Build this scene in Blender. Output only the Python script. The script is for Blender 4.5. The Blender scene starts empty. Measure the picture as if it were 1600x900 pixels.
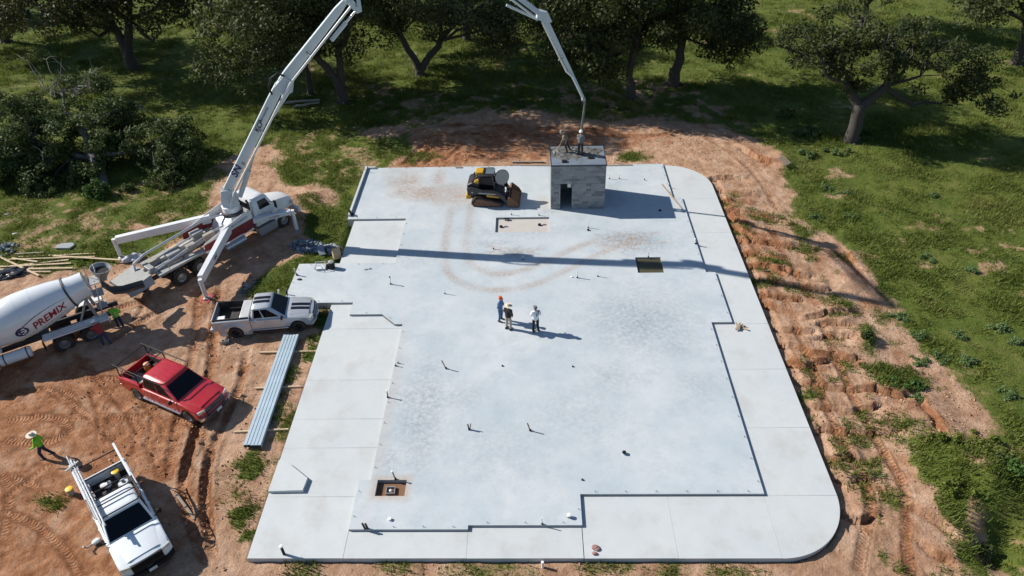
import bpy, bmesh, math, random
import numpy as np
from mathutils import Vector, Matrix

random.seed(7); np.random.seed(7)
SC = bpy.context.scene
COL = SC.collection
PI = math.pi

# ------------------------------------------------------------------ camera
CAM_H = 27.0
F_PX = 1130.0                                  # focal length in pixels of a 1600 px wide frame
YAW, PITCH, ROLL = (math.radians(a) for a in (1.987, 38.057, 1.80))
_f = Vector((-math.sin(YAW)*math.cos(PITCH), math.cos(YAW)*math.cos(PITCH), -math.sin(PITCH)))
_r = Vector((math.cos(YAW), math.sin(YAW), 0))
_d = _f.cross(_r)
RIGHT = _r*math.cos(ROLL) + _d*math.sin(ROLL)
DOWN = _d*math.cos(ROLL) - _r*math.sin(ROLL)
cam = bpy.data.cameras.new('camera')
cam.sensor_width = 36.0; cam.lens = 36.0*F_PX/1600.0
cam.clip_start = 0.5; cam.clip_end = 3000.0
cam_ob = bpy.data.objects.new('camera', cam); COL.objects.link(cam_ob)
cam_ob.matrix_world = Matrix(((RIGHT.x, -DOWN.x, -_f.x, 0), (RIGHT.y, -DOWN.y, -_f.y, 0),
                              (RIGHT.z, -DOWN.z, -_f.z, CAM_H), (0, 0, 0, 1)))
SC.camera = cam_ob

def survey(px, py, z=0.0):
    """ground survey: photo point -> world point on the level z"""
    d = RIGHT*((px-800)/F_PX) + DOWN*((py-450)/F_PX) + _f
    t = (z-CAM_H)/d.z
    return Vector((d.x*t, d.y*t, z))

# ------------------------------------------------------------------ sky and sun
SUN_EL, SUN_AZ = math.radians(34.8), math.radians(-16.0)   # light travels towards +X, slightly -Y
world = bpy.data.worlds.new('World'); SC.world = world; world.use_nodes = True
wn = world.node_tree.nodes; wl = world.node_tree.links
for n in list(wn): wn.remove(n)
sky = wn.new('ShaderNodeTexSky'); sky.sky_type = 'NISHITA'; sky.sun_disc = False
sky.sun_elevation = SUN_EL; sky.sun_rotation = math.radians(-74.0)
sky.air_density = 1.0; sky.dust_density = 0.3; sky.ozone_density = 3.0
bg = wn.new('ShaderNodeBackground'); bg.inputs['Strength'].default_value = 0.082
wo = wn.new('ShaderNodeOutputWorld')
wl.new(sky.outputs[0], bg.inputs['Color']); wl.new(bg.outputs[0], wo.inputs['Surface'])
sun = bpy.data.lights.new('sun', 'SUN'); sun.energy = 5.0; sun.angle = math.radians(0.53); sun.color = (1.0, 0.955, 0.88)
sun_ob = bpy.data.objects.new('sun', sun); COL.objects.link(sun_ob)
SUN_DIR = Vector((math.cos(SUN_EL)*math.cos(SUN_AZ), math.cos(SUN_EL)*math.sin(SUN_AZ), -math.sin(SUN_EL)))
sun_ob.rotation_euler = SUN_DIR.to_track_quat('-Z', 'Y').to_euler()
sun_ob.location = (-40, 40, 60)
SC.view_settings.view_transform = 'Standard'; SC.view_settings.look = 'None'
SC.view_settings.exposure = 0.44; SC.view_settings.gamma = 1.0; SC.view_settings.use_curve_mapping = False
SC.cycles.max_bounces = 6; SC.cycles.diffuse_bounces = 3; SC.cycles.transparent_max_bounces = 6

# ------------------------------------------------------------------ helpers
def link(o, parent=None):
    COL.objects.link(o)
    if parent is not None: o.parent = parent
    return o

def tag(o, label=None, category=None, group=None, kind=None):
    if label: o['label'] = label
    if category: o['category'] = category
    if group: o['group'] = group
    if kind: o['kind'] = kind
    return o

def thing(name, label, category, loc=(0, 0, 0), rz=0.0, group=None):
    o = bpy.data.objects.new(name, None); o.empty_display_size = 0.2
    link(o); o.location = loc; o.rotation_euler = (0, 0, rz)
    return tag(o, label, category, group)

class MB:
    """collects shapes, builds ONE mesh object"""
    def __init__(s, M=None): s.v = []; s.f = []; s.M = M
    def add(s, vs, fs, M=None):
        b = len(s.v)
        for p in vs:
            p = Vector(p)
            if M is not None: p = M @ p
            if s.M is not None: p = s.M @ p
            s.v.append(p[:])
        for f in fs: s.f.append([b+i for i in f])
        return s
    def box(s, c, d, M=None, taper=(1, 1)):
        x, y, z = d[0]/2, d[1]/2, d[2]/2; tx, ty = taper
        vs = [(c[0]+sx*x*(tx if sz > 0 else 1), c[1]+sy*y*(ty if sz > 0 else 1), c[2]+sz*z)
              for sz in (-1, 1) for sx, sy in ((-1, -1), (1, -1), (1, 1), (-1, 1))]
        return s.add(vs, [(3, 2, 1, 0), (4, 5, 6, 7), (0, 1, 5, 4), (1, 2, 6, 5), (2, 3, 7, 6), (3, 0, 4, 7)], M)
    def bar(s, a, b, w, h=None, up=(0, 0, 1)):
        """a box beam from a to b, width w (sideways) and height h (along up)"""
        a = Vector(a); b = Vector(b); h = h or w
        x = (b-a); L = x.length; x.normalize(); u = Vector(up)
        if abs(x.dot(u)) > 0.99: u = Vector((1, 0, 0))
        y = u.cross(x).normalized(); z = x.cross(y)
        M = Matrix(((x.x, y.x, z.x, (a.x+b.x)/2), (x.y, y.y, z.y, (a.y+b.y)/2), (x.z, y.z, z.z, (a.z+b.z)/2), (0, 0, 0, 1)))
        return s.box((0, 0, 0), (L, w, h), M)
    def prism(s, poly, axis, a, b, M=None):
        """polygon extruded along axis: 'y' takes (x,z) points, 'z' takes (x,y), 'x' takes (y,z)"""
        def P(p, t):
            return (p[0], t, p[1]) if axis == 'y' else ((p[0], p[1], t) if axis == 'z' else (t, p[0], p[1]))
        n = len(poly); vs = [P(p, a) for p in poly] + [P(p, b) for p in poly]
        fs = [list(range(n))[::-1], list(range(n, 2*n))] + [(i, (i+1) % n, n+(i+1) % n, n+i) for i in range(n)]
        return s.add(vs, fs, M)
    def tube(s, pts, rad, n=8, cap=True, M=None):
        pts = [Vector(p) for p in pts]; k = len(pts)
        if not hasattr(rad, '__len__'): rad = [rad]*k
        vs = []; fs = []; ref = None
        for i, p in enumerate(pts):
            t = (pts[min(i+1, k-1)]-pts[max(i-1, 0)])
            if t.length < 1e-9: t = Vector((0, 0, 1))
            t.normalize()
            if ref is None: ref = Vector((0, 0, 1)) if abs(t.z) < 0.9 else Vector((1, 0, 0))
            x = ref.cross(t)
            if x.length < 1e-6: x = Vector((1, 0, 0)).cross(t)
            x.normalize(); y = t.cross(x); ref = y
            # keep orientation stable
            for j in range(n):
                a = 2*PI*j/n; vs.append(p + x*(math.cos(a)*rad[i]) + y*(math.sin(a)*rad[i]))
            ref = y.cross(x) if False else ref
            ref = x.cross(t) * -1 if False else y
        for i in range(k-1):
            for j in range(n): fs.append((i*n+j, i*n+(j+1) % n, (i+1)*n+(j+1) % n, (i+1)*n+j))
        if cap: fs.append(list(range(n))[::-1]); fs.append([(k-1)*n+j for j in range(n)])
        return s.add(vs, fs, M)
    def lathe(s, prof, n=24, M=None, closed=False):
        """profile of (radius, height) turned about local z"""
        k = len(prof); vs = []; fs = []
        for r, z in prof:
            for j in range(n):
                a = 2*PI*j/n; vs.append((r*math.cos(a), r*math.sin(a), z))
        for i in range(k-1):
            for j in range(n): fs.append((i*n+j, i*n+(j+1) % n, (i+1)*n+(j+1) % n, (i+1)*n+j))
        if closed:
            for j in range(n): fs.append(((k-1)*n+j, (k-1)*n+(j+1) % n, (j+1) % n, j))
        else:
            fs.append(list(range(n))[::-1]); fs.append([(k-1)*n+j for j in range(n)])
        return s.add(vs, fs, M)
    def loft(s, secs, cap=True, M=None, ring=True):
        n = len(secs[0]); vs = [p for q in secs for p in q]; fs = []
        m = n if ring else n-1
        for i in range(len(secs)-1):
            for j in range(m): fs.append((i*n+j, i*n+(j+1) % n, (i+1)*n+(j+1) % n, (i+1)*n+j))
        if cap and ring: fs.append(list(range(n))[::-1]); fs.append([(len(secs)-1)*n+j for j in range(n)])
        return s.add(vs, fs, M)
    def ball(s, c, r, n=10, m=6, sc=(1, 1, 1), M=None):
        prof = [(max(1e-4, r*math.sin(PI*i/m)), -r*math.cos(PI*i/m)) for i in range(m+1)]
        T = Matrix.Translation(c) @ Matrix.Diagonal((sc[0], sc[1], sc[2], 1))
        return s.lathe(prof, n, T if M is None else M @ T)
    def mesh(s, name):
        me = bpy.data.meshes.new(name); me.from_pydata(s.v, [], s.f)
        bm = bmesh.new(); bm.from_mesh(me); bmesh.ops.recalc_face_normals(bm, faces=bm.faces); bm.to_mesh(me); bm.free()
        return me
    def build(s, name, mat, parent=None, smooth=False, bevel=0.0, seg=2, angle=35):
        me = s.mesh(name); o = bpy.data.objects.new(name, me); link(o, parent)
        me.materials.append(mat)
        if smooth:
            me.polygons.foreach_set('use_smooth', [True]*len(me.polygons))
            me.set_sharp_from_angle(angle=math.radians(angle))
        if bevel > 0:
            md = o.modifiers.new('bevel', 'BEVEL'); md.width = bevel; md.segments = seg
            md.limit_method = 'ANGLE'; md.angle_limit = math.radians(30); md.harden_normals = False
            if not smooth:
                me.polygons.foreach_set('use_smooth', [True]*len(me.polygons)); me.set_sharp_from_angle(angle=math.radians(50))
        return o

def TR(loc=(0, 0, 0), rx=0, ry=0, rz=0):
    return Matrix.Translation(loc) @ Matrix.Rotation(rz, 4, 'Z') @ Matrix.Rotation(ry, 4, 'Y') @ Matrix.Rotation(rx, 4, 'X')

def AXIS(a, b):
    """matrix whose local z runs from a towards b, origin a"""
    a = Vector(a); q = (Vector(b)-a).to_track_quat('Z', 'Y')
    return Matrix.Translation(a) @ q.to_matrix().to_4x4()

def copy_tree(o, parent=None):
    c = o.copy(); COL.objects.link(c); c.parent = parent
    if parent is not None: c.matrix_parent_inverse = o.matrix_parent_inverse.copy()
    for ch in [x for x in o.children]: copy_tree(ch, c)
    return c

# value noise on arrays
_NT = np.random.RandomState(3).rand(512, 512)
def vnoise(x, y):
    xi = np.floor(x).astype(int); yi = np.floor(y).astype(int); fx = x-xi; fy = y-yi
    fx = fx*fx*(3-2*fx); fy = fy*fy*(3-2*fy)
    a = _NT[xi % 512, yi % 512]; b = _NT[(xi+1) % 512, yi % 512]; c = _NT[xi % 512, (yi+1) % 512]; d = _NT[(xi+1) % 512, (yi+1) % 512]
    return (a*(1-fx)+b*fx)*(1-fy) + (c*(1-fx)+d*fx)*fy
def fbm(x, y, o=4, g=0.5):
    s = 0; a = 1; t = 0
    for i in range(o):
        s = s + a*vnoise(x*2**i+17.3*i, y*2**i+9.1*i); t += a; a *= g
    return s/t

# ------------------------------------------------------------------ materials
def nodes(m):
    m.use_nodes = True; return m.node_tree.nodes, m.node_tree.links, m.node_tree.nodes['Principled BSDF']
_M = {}
def pm(name, col, rough=0.6, metal=0.0, var=0.12, scale=6.0, bump=0.0, bscale=40.0, dust=0.0, dustcol=(0.33, 0.19, 0.11), coat=0.0, spec=0.5):
    """procedural paint, metal, rubber, wood ... : base colour broken up by noise, dust and fine relief"""
    if name in _M: return _M[name]
    m = bpy.data.materials.new(name); n, l, b = nodes(m)
    tc = n.new('ShaderNodeTexCoord')
    nz = n.new('ShaderNodeTexNoise'); nz.inputs['Scale'].default_value = scale; nz.inputs['Detail'].default_value = 6
    l.new(tc.outputs['Object'], nz.inputs['Vector'])
    mx = n.new('ShaderNodeMix'); mx.data_type = 'RGBA'
    mx.inputs[6].default_value = tuple(max(0, c*(1-var)) for c in col)+(1,)
    mx.inputs[7].default_value = tuple(min(1, c*(1+var)) for c in col)+(1,)
    l.new(nz.outputs['Fac'], mx.inputs[0]); out = mx.outputs[2]
    if dust > 0:
        n2 = n.new('ShaderNodeTexNoise'); n2.inputs['Scale'].default_value = scale*0.45; n2.inputs['Detail'].default_value = 8
        n2.inputs['Roughness'].default_value = 0.65
        l.new(tc.outputs['Object'], n2.inputs['Vector'])
        rp = n.new('ShaderNodeValToRGB'); rp.color_ramp.elements[0].position = 0.42; rp.color_ramp.elements[1].position = 0.72
        l.new(n2.outputs['Fac'], rp.inputs[0])
        mu = n.new('ShaderNodeMath'); mu.operation = 'MULTIPLY'; mu.inputs[1].default_value = dust; l.new(rp.outputs[0], mu.inputs[0])
        m2 = n.new('ShaderNodeMix'); m2.data_type = 'RGBA'; m2.inputs[7].default_value = dustcol+(1,)
        l.new(mu.outputs[0], m2.inputs[0]); l.new(out, m2.inputs[6]); out = m2.outputs[2]
    l.new(out, b.inputs['Base Color'])
    b.inputs['Metallic'].default_value = metal
    b.inputs['Specular IOR Level'].default_value = spec
    mr = n.new('ShaderNodeMapRange'); mr.inputs[3].default_value = max(0.03, rough-0.08); mr.inputs[4].default_value = min(1, rough+0.1)
    l.new(nz.outputs['Fac'], mr.inputs[0]); l.new(mr.outputs[0], b.inputs['Roughness'])
    if coat > 0: b.inputs['Coat Weight'].default_value = coat; b.inputs['Coat Roughness'].default_value = 0.06
    if bump > 0:
        n3 = n.new('ShaderNodeTexNoise'); n3.inputs['Scale'].default_value = bscale; n3.inputs['Detail'].default_value = 5
        l.new(tc.outputs['Object'], n3.inputs['Vector'])
        bp = n.new('ShaderNodeBump'); bp.inputs['Strength'].default_value = bump; bp.inputs['Distance'].default_value = 0.02
        l.new(n3.outputs['Fac'], bp.inputs['Height']); l.new(bp.outputs[0], b.inputs['Normal'])
    _M[name] = m; return m

WHITE = lambda: pm('white_paint', (0.68, 0.69, 0.70), 0.42, var=0.08, scale=2.5, dust=0.36, dustcol=(0.42, 0.37, 0.31), coat=0.1)
BOOMW = lambda: pm('boom_paint', (0.50, 0.56, 0.60), 0.45, var=0.08, scale=1.5, dust=0.25, dustcol=(0.40, 0.38, 0.35))
GREYM = lambda: pm('grey_steel', (0.30, 0.30, 0.30), 0.55, 0.3, var=0.25, scale=4, dust=0.35, dustcol=(0.40, 0.36, 0.31))
DARKM = lambda: pm('dark_steel', (0.045, 0.045, 0.05), 0.55, 0.2, var=0.3, scale=5, dust=0.2, dustcol=(0.22, 0.15, 0.10))
BLACK = lambda: pm('black_plastic', (0.012, 0.012, 0.013), 0.6, var=0.2, scale=8, dust=0.04, spec=0.25)
RUBBER = lambda: pm('tyre_rubber', (0.022, 0.021, 0.02), 0.85, var=0.25, scale=9, bump=0.25, dust=0.30, dustcol=(0.22, 0.13, 0.08))
CHROME = lambda: pm('chrome', (0.62, 0.63, 0.65), 0.18, 0.95, var=0.05)
GLASS = lambda: pm('dark_glass', (0.006, 0.007, 0.009), 0.05, var=0.2, scale=1.5, spec=0.28)
REDP = lambda: pm('red_paint', (0.42, 0.014, 0.022), 0.25, var=0.08, scale=2, coat=0.6, dust=0.10)
WOOD = lambda: pm('raw_lumber', (0.50, 0.38, 0.24), 0.75, var=0.18, scale=7, bump=0.2)
GREYW = lambda: pm('weathered_lumber', (0.27, 0.22, 0.17), 0.85, var=0.3, scale=7, bump=0.3)
PVC = lambda: pm('white_pvc', (0.78, 0.78, 0.76), 0.4, var=0.05)
# ================================================================== THE SETTING: ground
def px_poly(pts, z=-0.35): return [tuple(survey(x, y, z)[:2]) for x, y in pts]

def inside(X, Y, poly):
    r = np.zeros(X.shape, bool); n = len(poly)
    for i in range(n):
        x1, y1 = poly[i]; x2, y2 = poly[(i+1) % n]
        if y1 == y2: continue
        c = ((y1 > Y) != (y2 > Y)) & (X < (x2-x1)*(Y-y1)/(y2-y1)+x1)
        r ^= c
    return r

def soft(X, Y, poly, warp=0.8, wscale=0.7, r=0.5):
    """area mask with ragged, softened border"""
    m = warp+r+.2; gx, gy = X[:, 0], Y[0, :]
    ii = np.where((gx > min(p[0] for p in poly)-m) & (gx < max(p[0] for p in poly)+m))[0]
    jj = np.where((gy > min(p[1] for p in poly)-m) & (gy < max(p[1] for p in poly)+m))[0]
    out = np.zeros(X.shape)
    if not len(ii) or not len(jj): return out
    sl = np.ix_(ii, jj); x, y = X[sl], Y[sl]
    WX = x + (fbm(x*wscale, y*wscale, 4)-0.5)*2*warp; WY = y + (fbm(x*wscale+50, y*wscale+80, 4)-0.5)*2*warp
    s = np.zeros(x.shape); k = 0
    for i, q in ((1.0, 8), (0.5, 5), (0.0, 1)):
        for a in range(q): s += inside(WX+i*r*math.cos(a*2*PI/q), WY+i*r*math.sin(a*2*PI/q), poly); k += 1
    out[sl] = s/k
    return out

def line_dist(X, Y, pts):
    """distance to a polyline, distance along it, signed side"""
    D = np.full(X.shape, 1e9); S = np.zeros(X.shape); N = np.zeros(X.shape); acc = 0.0
    for (x1, y1), (x2, y2) in zip(pts[:-1], pts[1:]):
        L = math.hypot(x2-x1, y2-y1)
        if L < 1e-6: continue
        ux, uy = (x2-x1)/L, (y2-y1)/L
        t = np.clip((X-x1)*ux+(Y-y1)*uy, 0, L)
        dx = X-x1-t*ux; dy = Y-y1-t*uy; d = np.hypot(dx, dy)
        k = d < D; D[k] = d[k]; S[k] = (acc+t)[k]; N[k] = (dx*-uy+dy*ux)[k]; acc += L
    return D, S, N

def smooth_path(pts, it=2):
    for _ in range(it):
        q = [pts[0]]
        for a, b in zip(pts[:-1], pts[1:]):
            q.append((a[0]*.75+b[0]*.25, a[1]*.75+b[1]*.25)); q.append((a[0]*.25+b[0]*.75, a[1]*.25+b[1]*.75))
        q.append(pts[-1]); pts = q
    return pts

def axis_coords(fine0, fine1, step, mid1, mstep, far0, far1):
    a = list(np.arange(fine0, fine1, step)); b = list(np.arange(fine1, mid1, mstep)) if mid1 > fine1 else []
    lo = []; x = fine0; s = step
    while x > far0: s *= 1.35; x -= s; lo.append(x)
    hi = []; x = mid1 if mid1 > fine1 else fine1; s = mstep
    while x < far1: hi.append(x); s *= 1.35; x += s
    return np.array(lo[::-1]+a+b+hi)

GX = axis_coords(-36.0, 31.0, 0.115, 31.0, 0.115, -700, 700)
GY = axis_coords(14.0, 56.0, 0.115, 104.0, 0.30, -300, 900)
X, Y = np.meshgrid(GX, GY, indexing='ij')

# ---- where the soil is bare
yard = px_poly([(-60, 440), (20, 425), (120, 430), (190, 405), (255, 395), (320, 330), (345, 265), (400, 240), (440, 285), (520, 300), (515, 335), (470, 365), (475, 395), (400, 440), (440, 470), (520, 474),
                (470, 640), (400, 860), (400, 960), (-120, 960), (-200, 700)])
rear = px_poly([(600, 262), (640, 235), (630, 205), (720, 178), (850, 170), (900, 185), (1040, 182), (1180, 208), (1215, 235), (1235, 300), (1260, 340), (1330, 372),
                (1395, 450), (1440, 540), (1500, 590), (1560, 680), (1500, 720), (1420, 700), (1440, 760), (1500, 830), (1540, 960), (1100, 960), (1100, 330), (600, 330)])
front = px_poly([(340, 866), (1320, 860), (1340, 960), (300, 960)])
pale = [px_poly(p) for p in (
    [(1330, 385), (1375, 400), (1400, 470), (1450, 560), (1465, 575), (1390, 570), (1340, 460), (1290, 360)],
    [(1395, 630), (1480, 600), (1545, 640), (1580, 680), (1480, 660), (1430, 650)],
    [(445, 320), (470, 292), (525, 300), (505, 335), (470, 350)],
    [(330, 255), (420, 225), (440, 240), (400, 265), (350, 285)],
    [(560, 205), (640, 190), (640, 210), (580, 216)],
    [(140, 352), (165, 345), (175, 352), (150, 360)], [(195, 352), (230, 348), (240, 360), (200, 364)])]
dirt = np.maximum.reduce([soft(X, Y, yard, 1.1, 0.5, 0.7), soft(X, Y, rear, 1.3, 0.5, 0.8), soft(X, Y, front, .3, 0.8, 0.3)])
for p in pale: dirt = np.maximum(dirt, soft(X, Y, p, 0.8, 0.6, 0.5)*0.92)
# thin worn spots in the meadow
worn = fbm(X*0.22+3, Y*0.35+7, 4); worn2 = fbm(X*1.3+13, Y*1.3+27, 3)
spot = np.clip((worn-0.60)*7, 0, 1)*np.clip((worn2-0.40)*5, 0, 1)
left_meadow = soft(X, Y, px_poly([(-100, 330), (200, 285), (330, 240), (560, 165), (640, 190), (600, 262), (560, 300), (420, 280), (300, 360), (0, 400)]), 2, .3, 1.5)
under_trees = soft(X, Y, px_poly([(560, 165), (760, 130), (1100, 120), (1190, 200), (1020, 190), (640, 210)]), 2, .3, 1.5)
dirt = np.clip(np.maximum(dirt, np.maximum(spot*0.55, np.maximum(left_meadow*np.clip((worn2-0.45)*3, 0, .5), under_trees*np.clip((worn2-0.42)*3.5, 0, .62)))), 0, 1)
# grass that crept back over the soil
back = [px_poly(p) for p in (
    [(1180, 395), (1240, 400), (1235, 420), (1180, 415)], [(1170, 430), (1215, 430), (1205, 450), (1165, 445)], [(1340, 395), (1360, 395), (1400, 450), (1380, 460)],
    [(1290, 455), (1330, 460), (1345, 500), (1310, 490)], [(1340, 500), (1370, 510), (1370, 560), (1340, 545)], [(1350, 560), (1440, 575), (1470, 605), (1380, 615)],
    [(1365, 475), (1385, 475), (1395, 490), (1370, 490)], [(1240, 600), (1285, 605), (1285, 635), (1245, 640)], [(1250, 640), (1270, 645), (1265, 670), (1250, 665)],
    [(1390, 640), (1440, 660), (1420, 690), (1390, 670)], [(1310, 730), (1345, 740), (1340, 780), (1320, 770)], [(1360, 765), (1410, 770), (1400, 800), (1365, 800)],
    [(1450, 700), (1560, 690), (1660, 700), (1660, 830), (1520, 800), (1450, 760)], [(1410, 690), (1470, 680), (1480, 740), (1430, 735)], [(1480, 850), (1510, 845), (1500, 880), (1470, 870)],
    [(1550, 840), (1580, 835), (1575, 860), (1555, 860)],
    [(45, 785), (75, 775), (115, 768), (118, 785), (75, 800), (45, 800)], [(330, 765), (345, 755), (390, 768), (385, 785), (345, 780)], [(345, 740), (365, 735), (370, 750), (345, 755)],
    [(395, 780), (415, 775), (410, 800), (390, 810)], [(390, 720), (420, 715), (415, 730), (395, 735)], [(380, 455), (450, 410), (462, 412), (440, 460), (400, 470)],
    [(470, 300), (520, 330), (540, 345), (530, 410), (480, 365)], [(420, 640), (450, 640), (440, 665), (415, 660)],
    [(460, 870), (500, 872), (490, 905), (440, 905)], [(575, 872), (660, 874), (660, 905), (580, 905)], [(700, 876), (800, 874), (850, 905), (690, 905)], [(910, 878), (985, 876), (1010, 905), (900, 905)],
    [(1010, 874), (1080, 876), (1090, 905), (1010, 905)], [(1110, 880), (1190, 880), (1190, 905), (1100, 905)], [(620, 240), (655, 235), (690, 245), (640, 258)], [(970, 240), (1010, 238), (1010, 252), (965, 252)],
    [(1130, 345), (1165, 350), (1160, 375), (1135, 370)], [(1230, 345), (1262, 350), (1260, 372), (1235, 368)])]
regrow = np.zeros(X.shape)
for p in back: regrow = np.maximum(regrow, soft(X, Y, p, 0.7, 1.0, 0.55))
speck = np.clip((fbm(X*0.9+31, Y*0.9+4, 4)-0.52)*7, 0, 1)
right_strip = soft(X, Y, px_poly([(1115, 290), (1230, 300), (1340, 400), (1420, 520), (1500, 700), (1560, 900), (1320, 900), (1280, 690)]), .5, 1, .5)
near_walk = soft(X, Y, px_poly([(520, 480), (500, 480), (380, 690), (330, 760), (380, 880), (400, 860)]), .4, 1, .3)
regrow = np.maximum(regrow, speck*np.maximum(right_strip*0.7, near_walk*1.0))
dirt = np.clip(dirt-regrow*(0.55+0.4*fbm(X*2.2+3, Y*2.2, 3)), 0, 1)
bank = soft(X, Y, px_poly([(1440, 690), (1560, 680), (1700, 690), (1700, 960), (1500, 960), (1450, 780)]), 1.0, .5, .8)
dirt = np.clip(dirt+bank*np.clip((fbm(X*.8+11, Y*.8+6, 4)-.46)*4, 0, .75), 0, 1)
# rusty red clay against pale sand
redz = [px_poly(p) for p in (
    [(-60, 560), (120, 545), (290, 580), (310, 680), (270, 800), (240, 960), (-150, 960)], [(600, 262), (650, 240), (640, 200), (800, 195), (1000, 205), (1060, 215), (900, 240), (840, 252), (700, 262)],
    [(300, 440), (350, 445), (335, 560), (300, 700), (330, 860), (270, 860), (262, 700), (310, 560)], [(1130, 320), (1170, 325), (1220, 440), (1180, 430)],
    [(460, 300), (478, 300), (470, 325), (455, 325)])]
red = np.zeros(X.shape)
for p in redz: red = np.maximum(red, soft(X, Y, p, 1.4, 0.5, 1.0))
red = np.clip(red*0.62 + .16*right_strip + (fbm(X*0.6+5, Y*0.6+1, 4)-0.5)*1.2+(fbm(X*2.4+5, Y*2.4+1, 3)-0.5)*.5, 0, 1)

# ---- relief
Z = np.full(X.shape, -0.38) + (fbm(X*0.12, Y*0.12, 3)-0.5)*0.35*np.clip((np.abs(X-0.5)-13.5)/6, 0, 1)
Z -= np.clip((X-13.5)/8, 0, 1)*0.22
Z += (fbm(X*1.6, Y*1.6, 4)-0.5)*0.11 + (fbm(X*4, Y*4, 3)-0.5)*0.055*np.clip(dirt*1.5, 0, 1)
clod = np.clip(fbm(X*2.3+9, Y*2.3+2, 3)-0.55, 0, 1)
Z += clod*0.22*dirt*np.clip(red+0.3, 0, 1)
# spoil heaps at the lower right and a bank behind the far edge
for px, py, r, h in ((1500, 735, 2.0, 0.7), (1555, 760, 1.8, 0.6), (1580, 830, 1.0, -0.9), (1560, 865, 0.7, -0.8), (1440, 660, 1.4, 0.25), (490, 305, 1.5, 0.25), (450, 320, .9, 0.3), (700, 205, 4, .25), (1225, 250, 1.2, .35), (1325, 440, 1.0, .3), (1350, 530, .8, .35), (60, 560, 2, .1)):
    c = survey(px, py, -0.4); Z += h*np.exp(-((X-c.x)**2+(Y-c.y)**2)/(r*r))*(0.7+0.6*fbm(X*1.1, Y*1.1, 3))
# wash-out cracks across the right-hand strip: sharp little scarps
cracks = [[(1189, 477), (1220, 485), (1255, 499), (1304, 488), (1342, 487)], [(1208, 538), (1242, 543), (1273, 555), (1311, 557), (1348, 560)], [(1272, 570), (1300, 562)],
          [(1233, 590), (1255, 600), (1289, 604), (1314, 610), (1367, 607), (1398, 618), (1425, 616)], [(1273, 639), (1304, 641), (1329, 644), (1354, 639), (1379, 633)],
          [(1264, 675), (1289, 672), (1314, 678), (1354, 677), (1404, 680)], [(1199, 423), (1225, 425), (1245, 430), (1273, 434)], [(1205, 440), (1242, 448), (1283, 451), (1301, 453)],
          [(1113, 280), (1149, 279), (1170, 284)], [(1118, 298), (1153, 306), (1193, 307)], [(1124, 313), (1180, 319), (1200, 322)], [(1131, 329), (1180, 336), (1220, 347)],
          [(1144, 356), (1180, 378), (1220, 384), (1247, 387)], [(1144, 374), (1175, 382)], [(1280, 508), (1310, 505), (1335, 512)], [(1280, 528), (1320, 527), (1340, 530)],
          [(1300, 720), (1330, 715), (1350, 722)], [(1440, 850), (1470, 870), (1500, 890)], [(1430, 800), (1470, 820), (1500, 850)], [(1440, 625), (1460, 655), (1475, 690)],
          [(1325, 395), (1345, 425), (1362, 450)], [(1160, 232), (1190, 252), (1225, 258)]]
cracks += [[(1150, 395), (1190, 402), (1230, 410)], [(1225, 570), (1262, 576), (1300, 582)], [(1290, 745), (1330, 752), (1372, 748)], [(1305, 800), (1340, 812), (1385, 806)], [(1135, 342), (1165, 352), (1195, 356)], [(1160, 415), (1200, 420), (1235, 436)], [(1185, 462), (1225, 468), (1262, 472)], [(1200, 512), (1240, 520), (1280, 522)]]
rng = np.random.RandomState(5)
for cr in cracks:
    P = px_poly(cr, -0.5); Q = []
    for a, b in zip(P[:-1], P[1:]):
        k = max(2, int(math.hypot(b[0]-a[0], b[1]-a[1])/0.28))
        for i in range(k): Q.append((a[0]+(b[0]-a[0])*i/k+rng.uniform(-.06, .06), a[1]+(b[1]-a[1])*i/k+rng.uniform(-.09, .09)))
    Q.append(P[-1])
    x0 = min(q[0] for q in Q)-2; x1 = max(q[0] for q in Q)+2; y0 = min(q[1] for q in Q)-2; y1 = max(q[1] for q in Q)+2
    ii = np.where((GX > x0) & (GX < x1))[0]; jj = np.where((GY > y0) & (GY < y1))[0]
    if not len(ii) or not len(jj): continue
    sl = np.ix_(ii, jj); D, S, N = line_dist(X[sl], Y[sl], Q)
    L = max(S.max(), .1); fade = np.clip((S+.5)/0.6, 0, 1)*np.clip((L-S+.1)/0.6, 0, 1)
    wv = 0.75+0.5*vnoise(S*0.8+x0, S*0+2.0)
    Z[sl] += fade*wv*((N > 0)*0.17*np.exp(-(D/.9)**2) - (N <= 0)*0.24*np.exp(-(D/.24)**2))
    dirt[sl] = np.clip(dirt[sl]+np.exp(-(D/.35)**2)*.6*fade, 0, 1); red[sl] = np.clip(red[sl]+np.exp(-(D/.2)**2)*.3*fade, 0, 1)
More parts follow.
